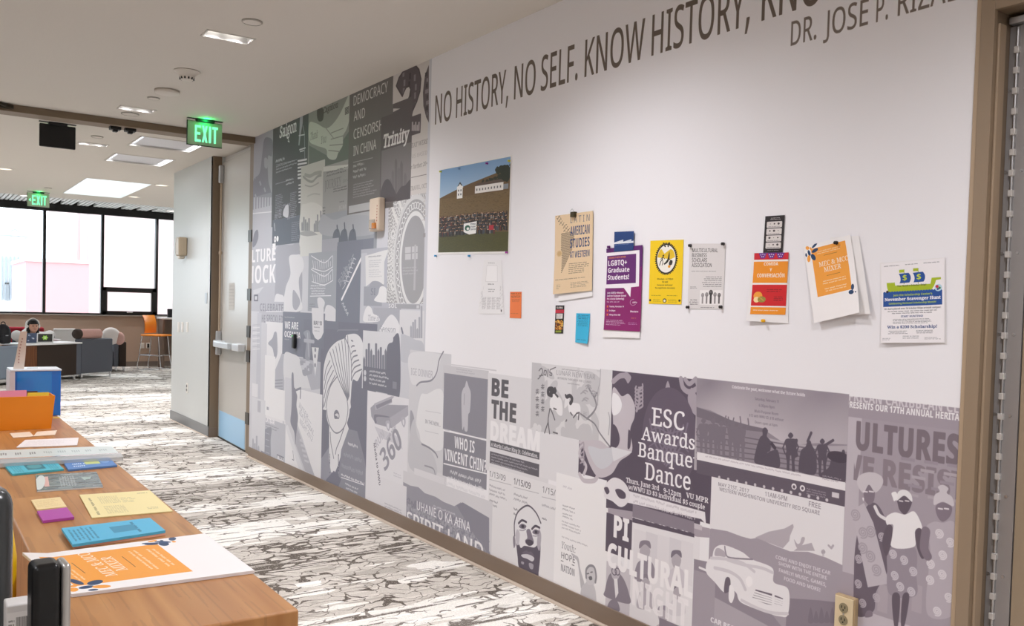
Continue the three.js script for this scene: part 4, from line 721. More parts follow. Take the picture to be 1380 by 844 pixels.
  curve([[550, 570], [600, 520], [626, 465], [610, 400], [580, 350], [556, 300]], '#8b898f', 0.01); curve([[610, 400], [630, 360]], '#8b898f', 0.01); for (const [x, y] of [[560, 300], [535, 345], [520, 360], [600, 350], [612, 372], [540, 405], [530, 420], [565, 318]]) { curve([[x - 20, y + 6], [x, y - 5], [x + 20, y + 5]], '#a9a7ad', 0.007); } curve([[660, 168], [656, 270], [640, 340], [638, 460]], '#a3a1a7', 0.004); curve([[725, 520], [735, 580], [725, 700]], '#b4b2b8', 0.006);
  dot(130, 636, 0.02, '#dfdee0'); dot(162, 648, 0.02, '#dfdee0'); print(520, 510, 555, 545, 3, '#99979d');
  // ---------------- youth hope nation
  view(640, 620, 4.22);
  rect(465, 70, 762, 900, '#f1f0f1');
  print(502, 140, 568, 165, 1, '#cfccd1'); print(500, 250, 582, 290, 2, '#a7a5ab'); print(500, 296, 560, 330, 2, '#a7a5ab'); print(496, 340, 606, 395, 3, '#b3b1b6'); print(496, 430, 646, 446, 1, '#b3b1b6'); text('Youth:', 490, 572, 500, 38, { font: 'serif', fill: '#8f8d93', slant: -0.15 });
  text('HOPE', 492, 570, 558, 36, { fill: '#77757b', bold: 0.02 }); rect(490, 570, 504, 580, '#5b595f'); rect(552, 594, 566, 604, '#5b595f'); text('NATION', 490, 568, 630, 40, { font: 'bold sans-serif', fill: '#8f8d93' });
  blob([[548, 530], [576, 545], [590, 560], [600, 620], [620, 690], [628, 740], [606, 735], [596, 660], [584, 580], [564, 556]], '#bcbabf'); blob([[604, 740], [630, 700], [650, 690], [680, 720], [692, 800], [690, 900], [606, 860]], '#c9c7cb'); blob([[632, 680], [630, 630], [650, 602], [676, 606], [690, 650], [686, 700], [664, 712], [644, 708]], '#cfcdd1'); curve([[634, 670], [634, 625], [655, 602], [680, 612], [690, 660], [686, 696]], '#8f8d93', 0.012); blob([[648, 666], [664, 662], [668, 680], [654, 684]], '#6d6b71'); for (const [x, y] of [[644, 648], [664, 640]]) line([[x - 5, y], [x + 5, y - 2]], '#77757b', 0.006);
  // ---------------- ESC awards banquet dance
  view(770, 480, 3.517);
  rect(38, 400, 205, 600, C_.pd);
  const esc = rect(196, 68, 610, 800, C_.pd); rect(600, 540, 668, 800, C_.pd); rect(170, 560, 300, 760, C_.pd);
  // mask
  blob([[196, 160], [240, 190], [272, 180], [300, 230], [300, 290], [280, 350], [288, 450], [230, 500], [190, 560], [130, 575], [90, 520], [60, 440], [38, 404], [130, 400], [196, 420]], C_.pp);
  blob([[196, 180], [225, 190], [240, 230], [228, 268], [196, 276]], C_.wh); blob([[196, 330], [216, 340], [230, 390], [220, 428], [192, 434]], C_.pd); blob([[268, 400], [272, 350], [284, 370], [280, 430], [268, 440]], C_.pd); blob([[80, 430], [140, 440], [190, 440], [196, 500], [150, 535], [110, 510]], C_.l2); poly([[190, 430], [290, 455], [200, 500]], C_.l1);
  curve([[40, 560], [60, 590], [110, 590], [128, 560]], C_.pp, 0.022); curve([[48, 420], [40, 470], [70, 520], [60, 560]], C_.pp, 0.018); for (let i = 0; i < 5; i++) curve([[44, 420 + i * 22], [58, 410 + i * 22], [60, 428 + i * 22]], C_.pl, 0.008);
  const orn = (pts, w) => curve(pts, C_.pl, w);
  orn([[200, 120], [230, 95], [262, 92]], 0.026); blob([[240, 92], [262, 76], [284, 100], [270, 130], [258, 112]], C_.pl);
  orn([[310, 260], [324, 210], [318, 170], [334, 150]], 0.014); for (let i = 0; i < 6; i++) { orn([[320, 250 - i * 20], [338, 238 - i * 18], [338, 224 - i * 18]], 0.009); orn([[318, 250 - i * 18], [304, 236 - i * 16], [308, 224 - i * 16]], 0.009); }
  orn([[520, 108], [530, 150], [560, 170], [600, 150], [596, 120]], 0.024); orn([[540, 110], [560, 132], [590, 108]], 0.02); blob([[552, 200], [572, 150], [600, 210], [598, 280], [570, 260]], C_.pl);
  // crown ornament
  blob([[458, 118], [470, 160], [458, 190], [446, 160]], C_.pl); orn([[458, 200], [430, 200], [425, 180], [440, 178]], 0.014); orn([[458, 200], [486, 205], [492, 185], [478, 182]], 0.014); orn([[410, 232], [440, 218], [480, 226], [506, 244]], 0.014); line([[458, 160], [460, 225]], C_.pl, 0.016);
  // rose window behind the words
  oval(462, 390, 0.165, 0.22, '#675c6c'); for (let i = 0; i < 5; i++) { curve([[372 + i * 20, 300 + i * 8], [400 + i * 20, 420], [470 + i * 10, 520 - i * 10]], '#7f7586', 0.009); curve([[552 - i * 20, 320 + i * 8], [520 - i * 20, 430], [450 - i * 8, 520 - i * 8]], '#7f7586', 0.009); } for (let i = 0; i < 5; i++) curve([[370, 360 + i * 34], [410 + 0, 340 + i * 34], [462, 366 + i * 32], [520, 356 + i * 34], [556, 390 + i * 32]], '#7f7586', 0.006);
  const et = (s, a, b, y, cap) => text(s, a, b, y, cap, { font: 'serif', fill: '#f4f2f5', bold: 0.02 });
  et('ESC', 380, 536, 326, 82); et('Awards', 333, 586, 395, 62); et('Banquet', 316, 604, 474, 68); et('Dance', 348, 566, 582, 78);
  view(820, 490, 3.836);
  et('Thurs. June 3rd', 92, 264, 614, 24); et('9-12pm', 286, 378, 668, 24); et('VU MPR', 402, 518, 692, 26); et('w/WWU ID $3 individual $5 couple', 104, 502, 648, 22);
  // small mask and ribbon
  poly([[90, 655], [500, 768], [505, 832], [480, 805], [100, 720]], '#ece9ed'); print(130, 672, 485, 700, 1, '#cdc8cf'); print(130, 700, 470, 730, 1, '#cdc8cf');
  blob([[-2, 610], [30, 590], [70, 604], [100, 640], [112, 690], [92, 730], [60, 742], [20, 712], [-20, 690], [-20, 640]], '#e6e3e7'); blob([[36, 655], [60, 650], [88, 672], [86, 698], [56, 694]], C_.pd); blob([[-22, 645], [-4, 640], [6, 664], [-8, 676]], C_.pd);
  // ---------------- banner between, PI cultural night
  view(780, 640, 4.138);
  poly([[164, 184], [300, 205], [735, 300], [735, 352], [640, 345], [164, 235]], C_.pl); rect(640, 285, 738, 352, C_.pl); rect(645, 272, 688, 312, C_.pp); print(470, 220, 570, 265, 3, C_.pp);
  rect(156, 210, 300, 480, C_.pd); rect(156, 480, 300, 1300, '#cfcad0');
  rect(300, 235, 645, 1300, '#e9e7ea'); rect(300, 235, 645, 262, C_.pm); for (let i = 0; i < 16; i++) rect(302 + i * 21, 238 + i * 5.4, 314 + i * 21, 262 + i * 5.4, i % 3 ? '#e9e7ea' : C_.pd);
  poly([[300, 265], [645, 350], [645, 330], [300, 240]], C_.pd);
  const ph = (x, y, s, hat, f) => { blob([[x - 40 * s, y + 130 * s], [x - 34 * s, y + 60 * s], [x, y + 40 * s], [x + 34 * s, y + 60 * s], [x + 42 * s, y + 130 * s]], f); blob([[x - 22 * s, y], [x, y - 32 * s], [x + 22 * s, y], [x + 14 * s, y + 36 * s], [x, y + 46 * s], [x - 14 * s, y + 36 * s]], '#b8b2ba'); blob([[x - 24 * s, y - 6 * s], [x - 18 * s, y - 38 * s], [x + 18 * s, y - 38 * s], [x + 24 * s, y - 6 * s], [x, y - 24 * s]], hat); };
  for (let i = 0; i < 5; i++) rect(310 + i * 66, 300 + i * 16, 368 + i * 66, 560 + i * 16, i % 2 ? '#dcd9de' : '#e4e1e5');
  ph(370, 420, 1.3, '#8a828e', '#948c98'); ph(545, 470, 1.2, '#7e7683', '#d2cdd4'); ph(372, 600, 1.1, '#8a828e', '#bdb7c0'); ph(550, 650, 1.0, '#6c6472', '#dcd9de'); ph(470, 780, 1.2, '#9b94a0', '#c4bec6');
  blob([[148, 640], [170, 560], [210, 540], [250, 580], [280, 660], [280, 720], [150, 680]], '#8a828e'); blob([[180, 520], [205, 490], [232, 520], [226, 570], [206, 590], [186, 570]], '#c2bcc4'); blob([[168, 505], [185, 460], [222, 458], [246, 510], [206, 506]], '#e9e7ea'); poly([[196, 580], [216, 580], [222, 660], [206, 690]], '#e9e7ea'); for (const x of [198, 216]) { const p = P(x, 540); C.beginPath(); C.arc(p[0], p[1], 0.016, 0, 7); C.strokeStyle = '#6c6472'; C.lineWidth = 0.005; C.stroke(); }
  blob([[160, 740], [180, 700], [215, 706], [228, 760], [180, 770]], '#8a828e');
  const pt = (s, a, b, y, cap) => text(s, a, b, y, cap, { font: 'bold sans-serif', fill: '#f6f4f6', bold: 0.04 });
  pt('PI', 196, 278, 345, 118); pt('CULTURAL', 160, 640, 505, 128); C.globalAlpha = 0.8; pt('NIGHT', 300, 610, 720, 140); C.globalAlpha = 1; rect(450, 796, 625, 1300, C_.pm);
  // ---------------- beach band photograph
  view(920, 500, 4.219);
  clip(82, 40, 946, 760, (a, b, c, d) => {
    rectm(a, b, c, d, '#b4adb4'); for (const [u, w, r, f] of [[0.35, 0.1, 0.28, '#d0c9cf'], [0.6, 0.16, 0.24, '#cdc6cc'], [0.1, 0.02, 0.3, '#8d858f'], [0.85, 0.02, 0.3, '#958d97'], [0.2, 0.2, 0.2, '#cbc4ca'], [0.9, 0.2, 0.2, '#bdb6bd'], [0.5, 0.0, 0.2, '#9b939c']]) { const x = a + (c - a) * u, y = b + w, q = C.createRadialGradient(x, y, 0, x, y, r); q.addColorStop(0, f); q.addColorStop(1, f + '00'); C.fillStyle = q; C.fillRect(a, b, c - a, d - b); }
    poly([[80, 205], [160, 225], [260, 275], [380, 310], [480, 330], [480, 345], [560, 400], [640, 420], [780, 410], [946, 420], [946, 760], [80, 760]], '#948c96'); poly([[80, 205], [180, 240], [300, 290], [480, 335], [470, 350], [300, 330], [80, 260]], '#7a727d');
    poly([[480, 380], [600, 408], [760, 428], [946, 425], [946, 460], [700, 450], [480, 420]], '#b3acb4');
    for (let i = 0; i < 6; i++) line([[80, 330 + i * 34], [480, 400 + i * 28], [946, 480 + i * 26]], '#756d78', 0.005);
  });
  for (const [x, y, h] of [[120, 470, 220], [175, 480, 230], [220, 486, 220], [285, 494, 230], [330, 505, 230]]) figure(x, y, h * 0.92, '#7d7580', x > 200 ? 'up' : '');
  const dk = '#5c5461';
  blob([[440, 380], [455, 365], [455, 335], [470, 322], [486, 340], [480, 372], [500, 400], [500, 450], [480, 470], [470, 530], [410, 520], [420, 440]], dk); blob([[470, 480], [520, 450], [545, 460], [550, 550], [470, 540]], dk); line([[505, 412], [525, 438]], '#4b4350', 0.014); line([[500, 405], [480, 410]], dk, 0.01);
  figure(615, 570, 220, dk); line([[648, 395], [640, 440], [650, 480], [630, 490]], dk, 0.012); blob([[660, 560], [672, 460], [700, 430], [712, 395], [728, 400], [735, 420], [754, 460], [764, 540], [750, 590], [680, 580]], dk); line([[712, 400], [732, 352]], dk, 0.01); figure(795, 590, 205, dk); line([[800, 430], [856, 395]], dk, 0.01); blob([[850, 500], [900, 470], [910, 450], [925, 470], [925, 630], [780, 600], [830, 550]], dk); oval(885, 490, 0.045, 0.02, '#4b4350');
  text('Celebrate the past, welcome what the future holds', 282, 698, 98, 16, { font: 'serif', fill: '#e6e2e6', bold: 0.02 }); for (const [s, a, b, y] of [['Saturday, February 11', 412, 548, 166], ['6:30pm-9pm', 434, 524, 204], ['Multi-Purpose Room', 410, 545, 234], ['$13 with WWU ID, $18 without', 380, 575, 258], ['Doors open at 6pm', 412, 540, 298]]) text(s, a, b, y, 13, { fill: '#6c6470' });
  poly([[82, 460], [925, 634], [925, 672], [82, 500]], '#ece9ec'); 
  poly([[82, 500], [925, 672], [925, 752], [82, 580]], '#655c69'); { const a = P(82, 505), b = P(925, 752); rectm(a[0], a[1], b[0], P(82, 582)[1], '#655c69'); const s = P(82, 470); rectm(a[0], s[1] - 0.002, b[0], a[1], '#ece9ec'); }
  print(130, 478, 860, 496, 1, '#c4bdc5');
  dot(634, 658, 0.0115, '#ece9ec'); dot(682, 668, 0.0115, '#ece9ec'); dot(634, 660, 0.006, '#655c69'); dot(682, 668, 0.0055, '#655c69'); print(706, 664, 830, 705, 3, '#b3acb4'); rect(850, 688, 890, 726, '#d9d4d9'); print(795, 590, 905, 622, 2, '#b3acb4');
  // ---------------- car show
  view(920, 640, 4.138);
  const cs = rect(162, 10, 936, 1200, '#e9e7ea');
  clip(162, 10, 936, 1200, () => {
    poly([[162, 300], [250, 315], [330, 345], [380, 358], [420, 352], [500, 390], [600, 428], [700, 430], [800, 462], [925, 520], [936, 520], [936, 1200], [60, 1200], [60, 330]], '#a79fa9');
    poly([[405, 350], [480, 318], [570, 300], [616, 275], [620, 292], [600, 340], [595, 370], [560, 410]], '#b9b2ba'); blob([[622, 360], [640, 385], [655, 380], [665, 350], [682, 352], [672, 385], [640, 410]], '#b9b2ba'); poly([[620, 425], [660, 395], [720, 380], [738, 425]], '#b9b2ba'); figure(785, 455, 40, '#b3acb4'); line([[815, 395], [830, 410], [840, 395]], '#b9b2ba', 0.008);
    poly([[60, 490], [162, 500], [330, 560], [550, 844], [400, 844], [60, 620]], '#948c97'); poly([[600, 690], [760, 700], [936, 720], [936, 1200], [560, 1200], [580, 760]], '#8a818d'); poly([[60, 620], [480, 844], [560, 1200], [60, 1200]], '#b1aab3');
    for (let i = 0; i < 5; i++) blob([[700 + i * 30, 820], [715 + i * 30, 740 + (i % 2) * 20], [730 + i * 30, 820]], '#7f7682');
  });
  rect(64, 480, 162, 1200, '#a79fa9'); { view(920, 640, 4.138); poly([[64, 470], [162, 490], [162, 560], [64, 530]], '#948c97'); }
  for (let i = 0; i < 13; i++) dot(205 + i * 50, 14 + i * 10.6, 0.006, '#cfcacf');
  const car = '#edebee', sh = '#d6d2d8', ot = '#8f8793';
  blob([[132, 500], [150, 470], [165, 460], [180, 410], [230, 392], [330, 430], [388, 472], [500, 520], [510, 600], [590, 640], [588, 780], [540, 790], [470, 770], [330, 715], [300, 660], [270, 640], [230, 655], [180, 600], [135, 550]], car);
  blob([[180, 450], [185, 415], [205, 410], [235, 430], [240, 458], [210, 455]], '#b9b2bb'); curve([[236, 400], [240, 430], [262, 462], [390, 472]], ot, 0.006); curve([[160, 465], [240, 470], [330, 490], [400, 540]], sh, 0.012); blob([[240, 580], [262, 575], [268, 610], [260, 650], [232, 655]], '#6d6471'); blob([[262, 620], [282, 625], [290, 670], [275, 715], [258, 695]], '#f3f1f3'); blob([[352, 590], [368, 566], [388, 580], [388, 612], [366, 626]], '#f6f4f6'); curve([[250, 475], [330, 500], [440, 520], [500, 545]], sh, 0.012); curve([[180, 520], [260, 540], [320, 580], [350, 640]], sh, 0.014);
  poly([[408, 640], [500, 665], [560, 690], [556, 738], [470, 722], [388, 692]], '#6d6471'); for (let i = 0; i < 4; i++) line([[404 - i * 4, 652 + i * 13], [556, 700 + i * 12]], car, 0.008); poly([[500, 645], [515, 650], [512, 735], [498, 730]], car); curve([[330, 700], [420, 745], [500, 770], [585, 775]], sh, 0.012); line([[95, 518], [135, 535]], car, 0.01);
  const ct = (s, a, b, y, cap, f = '#8a828c') => text(s, a, b, y, cap, { fill: f });
  ct('MAY 21ST, 2017', 200, 372, 62, 22); ct('11AM-5PM', 460, 584, 118, 24); ct('FREE', 704, 772, 176, 28); ct('WESTERN WASHINGTON UNIVERSITY RED SQUARE', 205, 770, 90, 20);
  for (const [s, a, b, y] of [['COME AND ENJOY THE CAR', 520, 828, 468], ['SHOW WITH THE ENTIRE', 536, 808, 504], ['FAMILY! MUSIC, GAMES,', 538, 804, 542], ['FOOD AND MORE!', 566, 770, 588]]) ct(s, a, b, y, 20, '#e4e0e5');
  text('CAR REGISTRATION', 156, 480, 820, 28, { font: 'bold sans-serif', fill: '#ece9ed' });
  // ---------------- cultures of resistance
  view(1140, 530, 2.688);
  const R0 = P(12, 8)[0]; rectm(R0, P(12, 8)[1], UW + 0.1, H, '#a89fa9'); rectm(R0, P(12, 8)[1], UW + 0.1, P(12, 85)[1], '#a49ba5'); rect(10, 85, 36, 660, '#c1bac2');
  view(1120, 520, 2.605);
  C.save(); C.beginPath(); C.rect(R0, 0, 9, H); C.clip();
  text('AFRICAN CARIBBEAN CLUB', 40, 505, 50, 34, { font: 'bold sans-serif', fill: '#d6d0d6' }); rectm(R0 - 0.05, P(62, 0)[1] - 0.05, UW + 0.1, P(62, 36)[1], C_.wh);
  text('PRESENTS OUR 17TH ANNUAL HERITAGE', 54, 484, 76, 22, { font: 'bold sans-serif', fill: '#f0eef0' });
  C.restore();
  C.save(); C.beginPath(); C.rect(P(84, 200)[0], 0, 9, H); C.clip(); text('CULTURES', 36, 452, 212, 92, { font: 'bold sans-serif', fill: '#7d727b', bold: 0.05 }); text('WE RESIST', 30, 476, 318, 84, { font: 'bold sans-serif', fill: '#8d828b', bold: 0.05 }); C.restore();
  view(1140, 530, 2.688);
  for (let i = 0; i < 12; i++) rect(200 + (i * 71) % 200, 230 + (i * 43) % 160, 250 + (i * 71) % 200, 250 + (i * 43) % 160, i % 2 ? '#b3abb3' : '#9e95a0');
  for (let i = 0; i < 4; i++) rect(118 + i * 62, 690 - (i % 2) * 20, 150 + i * 62, 800, '#b1a8b1');
  { const a = P(36, 778); rectm(P(36, 0)[0], a[1], UW + 0.1, H, '#c4bdc5'); }
  // woman with a pale sash
  blob([[70, 420], [110, 400], [150, 470], [165, 560], [150, 650], [110, 720], [100, 790], [36, 800], [30, 640], [40, 520]], '#6d6370'); for (const [x, y] of [[44, 690], [60, 760], [110, 740], [46, 600], [130, 520]]) swirl(x, y, 0.015, '#b9b1ba', 0.0045);
  blob([[66, 350], [84, 330], [104, 350], [102, 390], [84, 405], [68, 385]], '#857a86'); blob([[42, 330], [48, 300], [88, 286], [128, 300], [134, 330], [108, 360], [84, 332], [64, 362]], '#cdc7cd'); poly([[22, 425], [66, 398], [100, 470], [156, 690], [80, 704]], '#c3bcc4'); for (const [x, y] of [[34, 440], [62, 505], [90, 500], [88, 590], [60, 560], [110, 640]]) swirl(x, y, 0.02, '#aca4ae', 0.005); curve([[106, 412], [120, 440], [142, 455]], '#e6e3e6', 0.012); blob([[60, 380], [66, 380], [64, 392]], '#e6e3e6'); blob([[76, 790], [94, 790], [96, 808], [70, 812]], '#857a86');
  // woman in a white blouse
  blob([[185, 380], [208, 366], [238, 380], [236, 410], [216, 440], [196, 425], [188, 400]], '#655b67'); blob([[184, 390], [190, 358], [214, 350], [236, 366], [240, 394], [212, 372]], '#e9e7e9'); blob([[166, 362], [182, 358], [188, 378], [176, 392], [170, 378]], '#f0eef0');
  blob([[160, 560], [250, 560], [256, 660], [252, 735], [160, 730], [150, 640]], '#9a919c'); for (const [x, y] of [[170, 582], [210, 604], [243, 645], [176, 660], [236, 718], [196, 700]]) swirl(x, y, 0.015, '#cdc7cf', 0.0045); blob([[146, 450], [176, 432], [214, 440], [250, 430], [278, 490], [252, 500], [248, 556], [166, 556], [172, 480], [150, 478]], '#efedef'); blob([[252, 500], [276, 496], [290, 580], [276, 600], [258, 560]], '#655b67'); blob([[150, 480], [170, 490], [160, 560], [146, 590], [132, 540]], '#655b67'); blob([[168, 735], [196, 735], [190, 838], [176, 844]], '#655b67'); blob([[206, 735], [230, 735], [214, 838], [200, 838]], '#655b67');
  // woman with a tall head wrap
  blob([[326, 410], [352, 396], [384, 412], [378, 446], [352, 466], [332, 446]], '#857a86'); blob([[320, 405], [322, 370], [340, 356], [334, 340], [352, 332], [372, 345], [366, 362], [386, 378], [390, 410], [352, 394]], '#cfc9cf'); blob([[290, 490], [320, 466], [352, 470], [380, 462], [396, 480], [396, 560], [388, 700], [384, 806], [296, 800], [300, 640], [306, 560]], '#b9b1ba'); for (const [x, y] of [[338, 508], [350, 586], [306, 618], [348, 656], [304, 676], [330, 790], [378, 540], [372, 740]]) swirl(x, y, 0.015, '#dcd7dc', 0.0045); curve([[290, 500], [284, 560], [296, 590]], '#857a86', 0.03);
  for (const x of [72, 94]) line([[x - 8, 356], [x + 6, 358]], '#e0dbe0', 0.005); for (const x of [200, 222]) line([[x - 6, 390], [x + 6, 392]], '#cfc9cf', 0.005); for (const x of [344, 366]) line([[x - 8, 418], [x + 6, 420]], '#e0dbe0', 0.005);
  rectm(uE, P(0, 0)[1], uE, 0, C_.wh);
  // ---------------- the clear white field and the quotation over it
  view(0, 0, 1);
  const ink = { fill: '#66594f', bold: 0.012 };
  const qw = H - 2.6155, qc = 0.177;
  const q = (s, x0, y0, x1, y1) => { const a = P(x0, y0), b = P(x1, y1); textm(s, a[0], b[0], qw, qc, ink); };
  view(575, 70, 6.273); q('NO', 72, 550, 211, 520); q('HISTORY,', 249, 490, 690, 380); q('NO', 740, 330, 921, 290); q('SELF.', 968, 250, 1277, 180);
  view(780, 0, 5.308); q('KNOW', 43, 480, 470, 350); q('HISTORY,', 522, 320, 1225, 110);
  view(1020, 0, 4.6); { const a = P(30, 100), b = P(410, 20), w = b[0] - a[0]; textm('KNOW', a[0], a[0] + w * 1.47, qw, qc, ink); textm('SELF.', a[0] + w * 1.67, a[0] + w * 2.75, qw, qc, ink); }
  const aw = H - 2.4865, ac = 0.0885, au = { fill: '#75685f', bold: 0.008 };
  const qa = (s, x0, y0, x1, y1) => { const a = P(x0, y0), b = P(x1, y1); textm(s, a[0], b[0], aw, ac, au); };
  qa('DR.', 211, 250, 370, 215); qa('JOSE', 415, 180, 690, 120); qa('P.', 741, 90, 814, 80); qa('RIZAL', 875, 50, 1245, -20);
}
{
  const n = 3, W = (ZR - ZL) / n, S = 2048 / H;
  const lab = ['left third of the printed wall collage with the clasped hands and turban posters', 'middle third of the printed wall with the quotation and the banquet dance poster', 'right third of the printed wall with the old car and three women'];
  for (let k = 0; k < n; k++) {
    const cw = Math.round(W * S);
    const t = canvas(cw, 2048, (g) => { g.setTransform(cw / W, 0, 0, S, -k * cw, 0); paintMural(g); });
    const geo = new THREE.BoxGeometry(0.003, H, W).toNonIndexed(); geo.translate(D + 0.0005, H / 2, ZL + (k + 0.5) * W);
    const p = geo.attributes.position, uv = geo.attributes.uv;
    for (let i = 0; i < p.count; i++) uv.setXY(i, (p.getZ(i) - ZL - k * W) / W, p.getY(i) / H);
    const m = mesh('mural_panel', geo, new THREE.MeshStandardMaterial({ map: t, roughness: 0.5, bumpMap: plasterBump, bumpScale: 0.0003 }), wallRight);
    m.userData.label = lab[k];
  }
}
// ---------------------------------------------------------------- papers pinned to the wall
function sheetGeo(c, curl, off, n = 10, m = 12) {            // c: four wall points (z, y) TL TR BR BL; curl(i, j) lifts the paper off the wall in metres
  const pos = [], uv = [], idx = [], th = 0.0005;
  for (const s of [0, 1]) for (let j = 0; j <= m; j++) for (let i = 0; i <= n; i++) {
    const a = i / n, b = j / m;
    const z = (1 - b) * ((1 - a) * c[0][0] + a * c[1][0]) + b * ((1 - a) * c[3][0] + a * c[2][0]);
    const y = (1 - b) * ((1 - a) * c[0][1] + a * c[1][1]) + b * ((1 - a) * c[3][1] + a * c[2][1]);
    pos.push(D - off - Math.max(0, curl(a, b)) + s * th, y, z); uv.push(a, 1 - b);
  }
  const N = (n + 1) * (m + 1), q = (a, b, c_, d) => idx.push(a, b, c_, a, c_, d);
  for (let j = 0; j < m; j++) for (let i = 0; i < n; i++) { const k = j * (n + 1) + i; q(k, k + n + 1, k + n + 2, k + 1); q(N + k, N + k + 1, N + k + n + 2, N + k + n + 1); }
  for (let i = 0; i < n; i++) { q(i, i + 1, N + i + 1, N + i); const k = m * (n + 1) + i; q(k + 1, k, N + k, N + k + 1); }
  for (let j = 0; j < m; j++) { const k = j * (n + 1); q(k + n + 1, k, N + k, N + k + n + 1); q(k + n, k + 2 * n + 1, N + k + 2 * n + 1, N + k + n); }
  const g = new THREE.BufferGeometry(); g.setAttribute('position', new THREE.Float32BufferAttribute(pos, 3)); g.setAttribute('uv', new THREE.Float32BufferAttribute(uv, 2)); g.setIndex(idx); g.computeVertexNormals();
  return g;
}
const flat = () => 0;
function paper(name, label, category, px, w, h, paint, o = {}) {
  const c = px.map(([x, y]) => { const p = onX(x, y); return [p.z, p.y]; });
  const tex = canvas(w, h, paint);
  const m = mesh(name, sheetGeo(c, o.curl ?? flat, o.off ?? 0.003), phys(0xffffff, o.rough ?? 0.55, { map: tex }));
  return tag(m, label, category, o.group);
}
const cw = (x, y, s) => ([a, b]) => [x + a / s, y + b / s];
const T = (g, s, x0, x1, y, cap, o = {}) => { const k = C; C = g; textm(s, x0, x1, y, cap, o); C = k; };
function fine(g, x0, y0, x1, y1, n, f, s = 1, centre = false) { let q = (s * 7919 + n) >>> 0; const r = () => { q = (q * 1664525 + 1013904223) >>> 0; return q / 4294967296; }; const h = (y1 - y0) / n; g.fillStyle = f; for (let i = 0; i < n; i++) { const e = x0 + (x1 - x0) * (0.7 + 0.3 * r()), o = centre ? (x1 - e) / 2 : 0; for (let x = x0; x < e;) { const w = Math.min(e - x, h * (0.8 + 2 * r())); for (let v = x; v < x + w; v += h * 0.34) g.fillRect(v + o, y0 + i * h + h * (0.2 + 0.1 * r()), h * 0.2, h * (0.36 + 0.14 * r())); x += w + h * 0.5; } } }
let v1 = cw(570, 190, 3.244);
paper('group_photograph', 'colour photograph of a crowd on a grassy hillside pinned to the white wall', 'photograph', [[75, 125], [390, 63], [378, 493], [65, 497]].map(v1), 640, 760, (g, w, h) => {
  g.fillStyle = '#f1efec'; g.fillRect(0, 0, w, h); const B = 8;
  g.save(); g.beginPath(); g.rect(B, B, w - 2 * B, h - 26); g.clip();
  const s = g.createLinearGradient(0, 0, 0, 260); s.addColorStop(0, '#7ba4cf'); s.addColorStop(1, '#a9c4dc'); g.fillStyle = s; g.fillRect(0, 0, w, h);
  g.fillStyle = '#6a5233'; g.beginPath(); g.moveTo(0, 262); g.quadraticCurveTo(230, 180, 330, 160); g.quadraticCurveTo(460, 130, 640, 90); g.lineTo(w, h); g.lineTo(0, h); g.fill();
  g.fillStyle = '#75603f'; g.fillRect(0, 268, w, 300); g.fillStyle = '#4c4a1f'; g.beginPath(); g.moveTo(0, 600); g.quadraticCurveTo(320, 570, w, 590); g.lineTo(w, h); g.lineTo(0, h); g.fill();
  for (let i = 0; i < 900; i++) { g.fillStyle = ['#5d4628', '#846c46', '#4f3d22', '#6d5a35'][i % 4]; g.fillRect(rnd(0, w), rnd(268, 470), rnd(4, 18), 2); }
  for (let i = 0; i < 700; i++) { g.fillStyle = ['#3d3c18', '#5c5a28', '#46451d'][i % 3]; g.fillRect(rnd(0, w), rnd(600, h), rnd(4, 14), 2); }
  g.fillStyle = '#1f2a1c'; for (let i = 0; i < 60; i++) { g.beginPath(); g.arc(rnd(525, 640), rnd(70, 190), rnd(8, 22), 0, 7); g.fill(); } for (let i = 0; i < 30; i++) { g.beginPath(); g.arc(rnd(400, 540), rnd(150, 190), rnd(5, 10), 0, 7); g.fill(); }
  g.fillStyle = '#f3f3f0'; g.fillRect(176, 190, 52, 92); g.beginPath(); g.moveTo(170, 192); g.lineTo(202, 140); g.lineTo(234, 192); g.fill(); g.fillStyle = '#3a3f47'; g.beginPath(); g.moveTo(178, 176); g.lineTo(202, 140); g.lineTo(226, 176); g.lineTo(216, 176); g.lineTo(202, 158); g.lineTo(188, 176); g.fill(); for (const [x, y] of [[186, 206], [208, 206], [186, 240], [208, 240]]) g.fillRect(x, y, 9, 16);
  g.fillStyle = '#ece9e4'; g.fillRect(340, 196, 240, 62); g.fillStyle = '#5b4b42'; g.beginPath(); g.moveTo(334, 198); g.lineTo(360, 176); g.lineTo(560, 170); g.lineTo(590, 196); g.fill(); g.fillStyle = '#6d6f72'; for (let i = 0; i < 9; i++) g.fillRect(352 + i * 25, 220, 10, 18); g.fillStyle = '#8a929a'; g.fillRect(580, 214, 40, 40);
  for (let r = 0; r < 6; r++) for (let i = 0; i < 54; i++) { const x = 20 + i * 11.2 + rnd(-4, 4), y = 428 + r * 26 + rnd(-5, 5) + 10 * Math.abs(i - 27) / 27; if (r > 4 && i > 44) continue; g.fillStyle = ['#17181c', '#1d1f25', '#2a2220', '#101114', '#2b303a', '#15161b', '#3d4450', '#23191a', '#8f8c88', '#5d2022'][Math.floor(rnd(0, 9.3))]; g.fillRect(x - 6, y, 12, 34); g.fillStyle = ['#c79a7c', '#8a5d43', '#e0b597', '#5d3c2b', '#3a2a22'][(i * 3 + r) % 5]; g.beginPath(); g.arc(x, y - 4, 4.4, 0, 7); g.fill(); g.fillStyle = ['#1a1512', '#2d2019', '#4a3220'][(i + r) % 3]; g.beginPath(); g.arc(x, y - 7, 4.4, 3.1, 6.3); g.fill(); }
  for (let i = 0; i < 11; i++) { g.strokeStyle = '#16171a'; g.lineWidth = 4; g.beginPath(); g.arc(30 + i * 15, 596, 8, 0, 7); g.stroke(); }
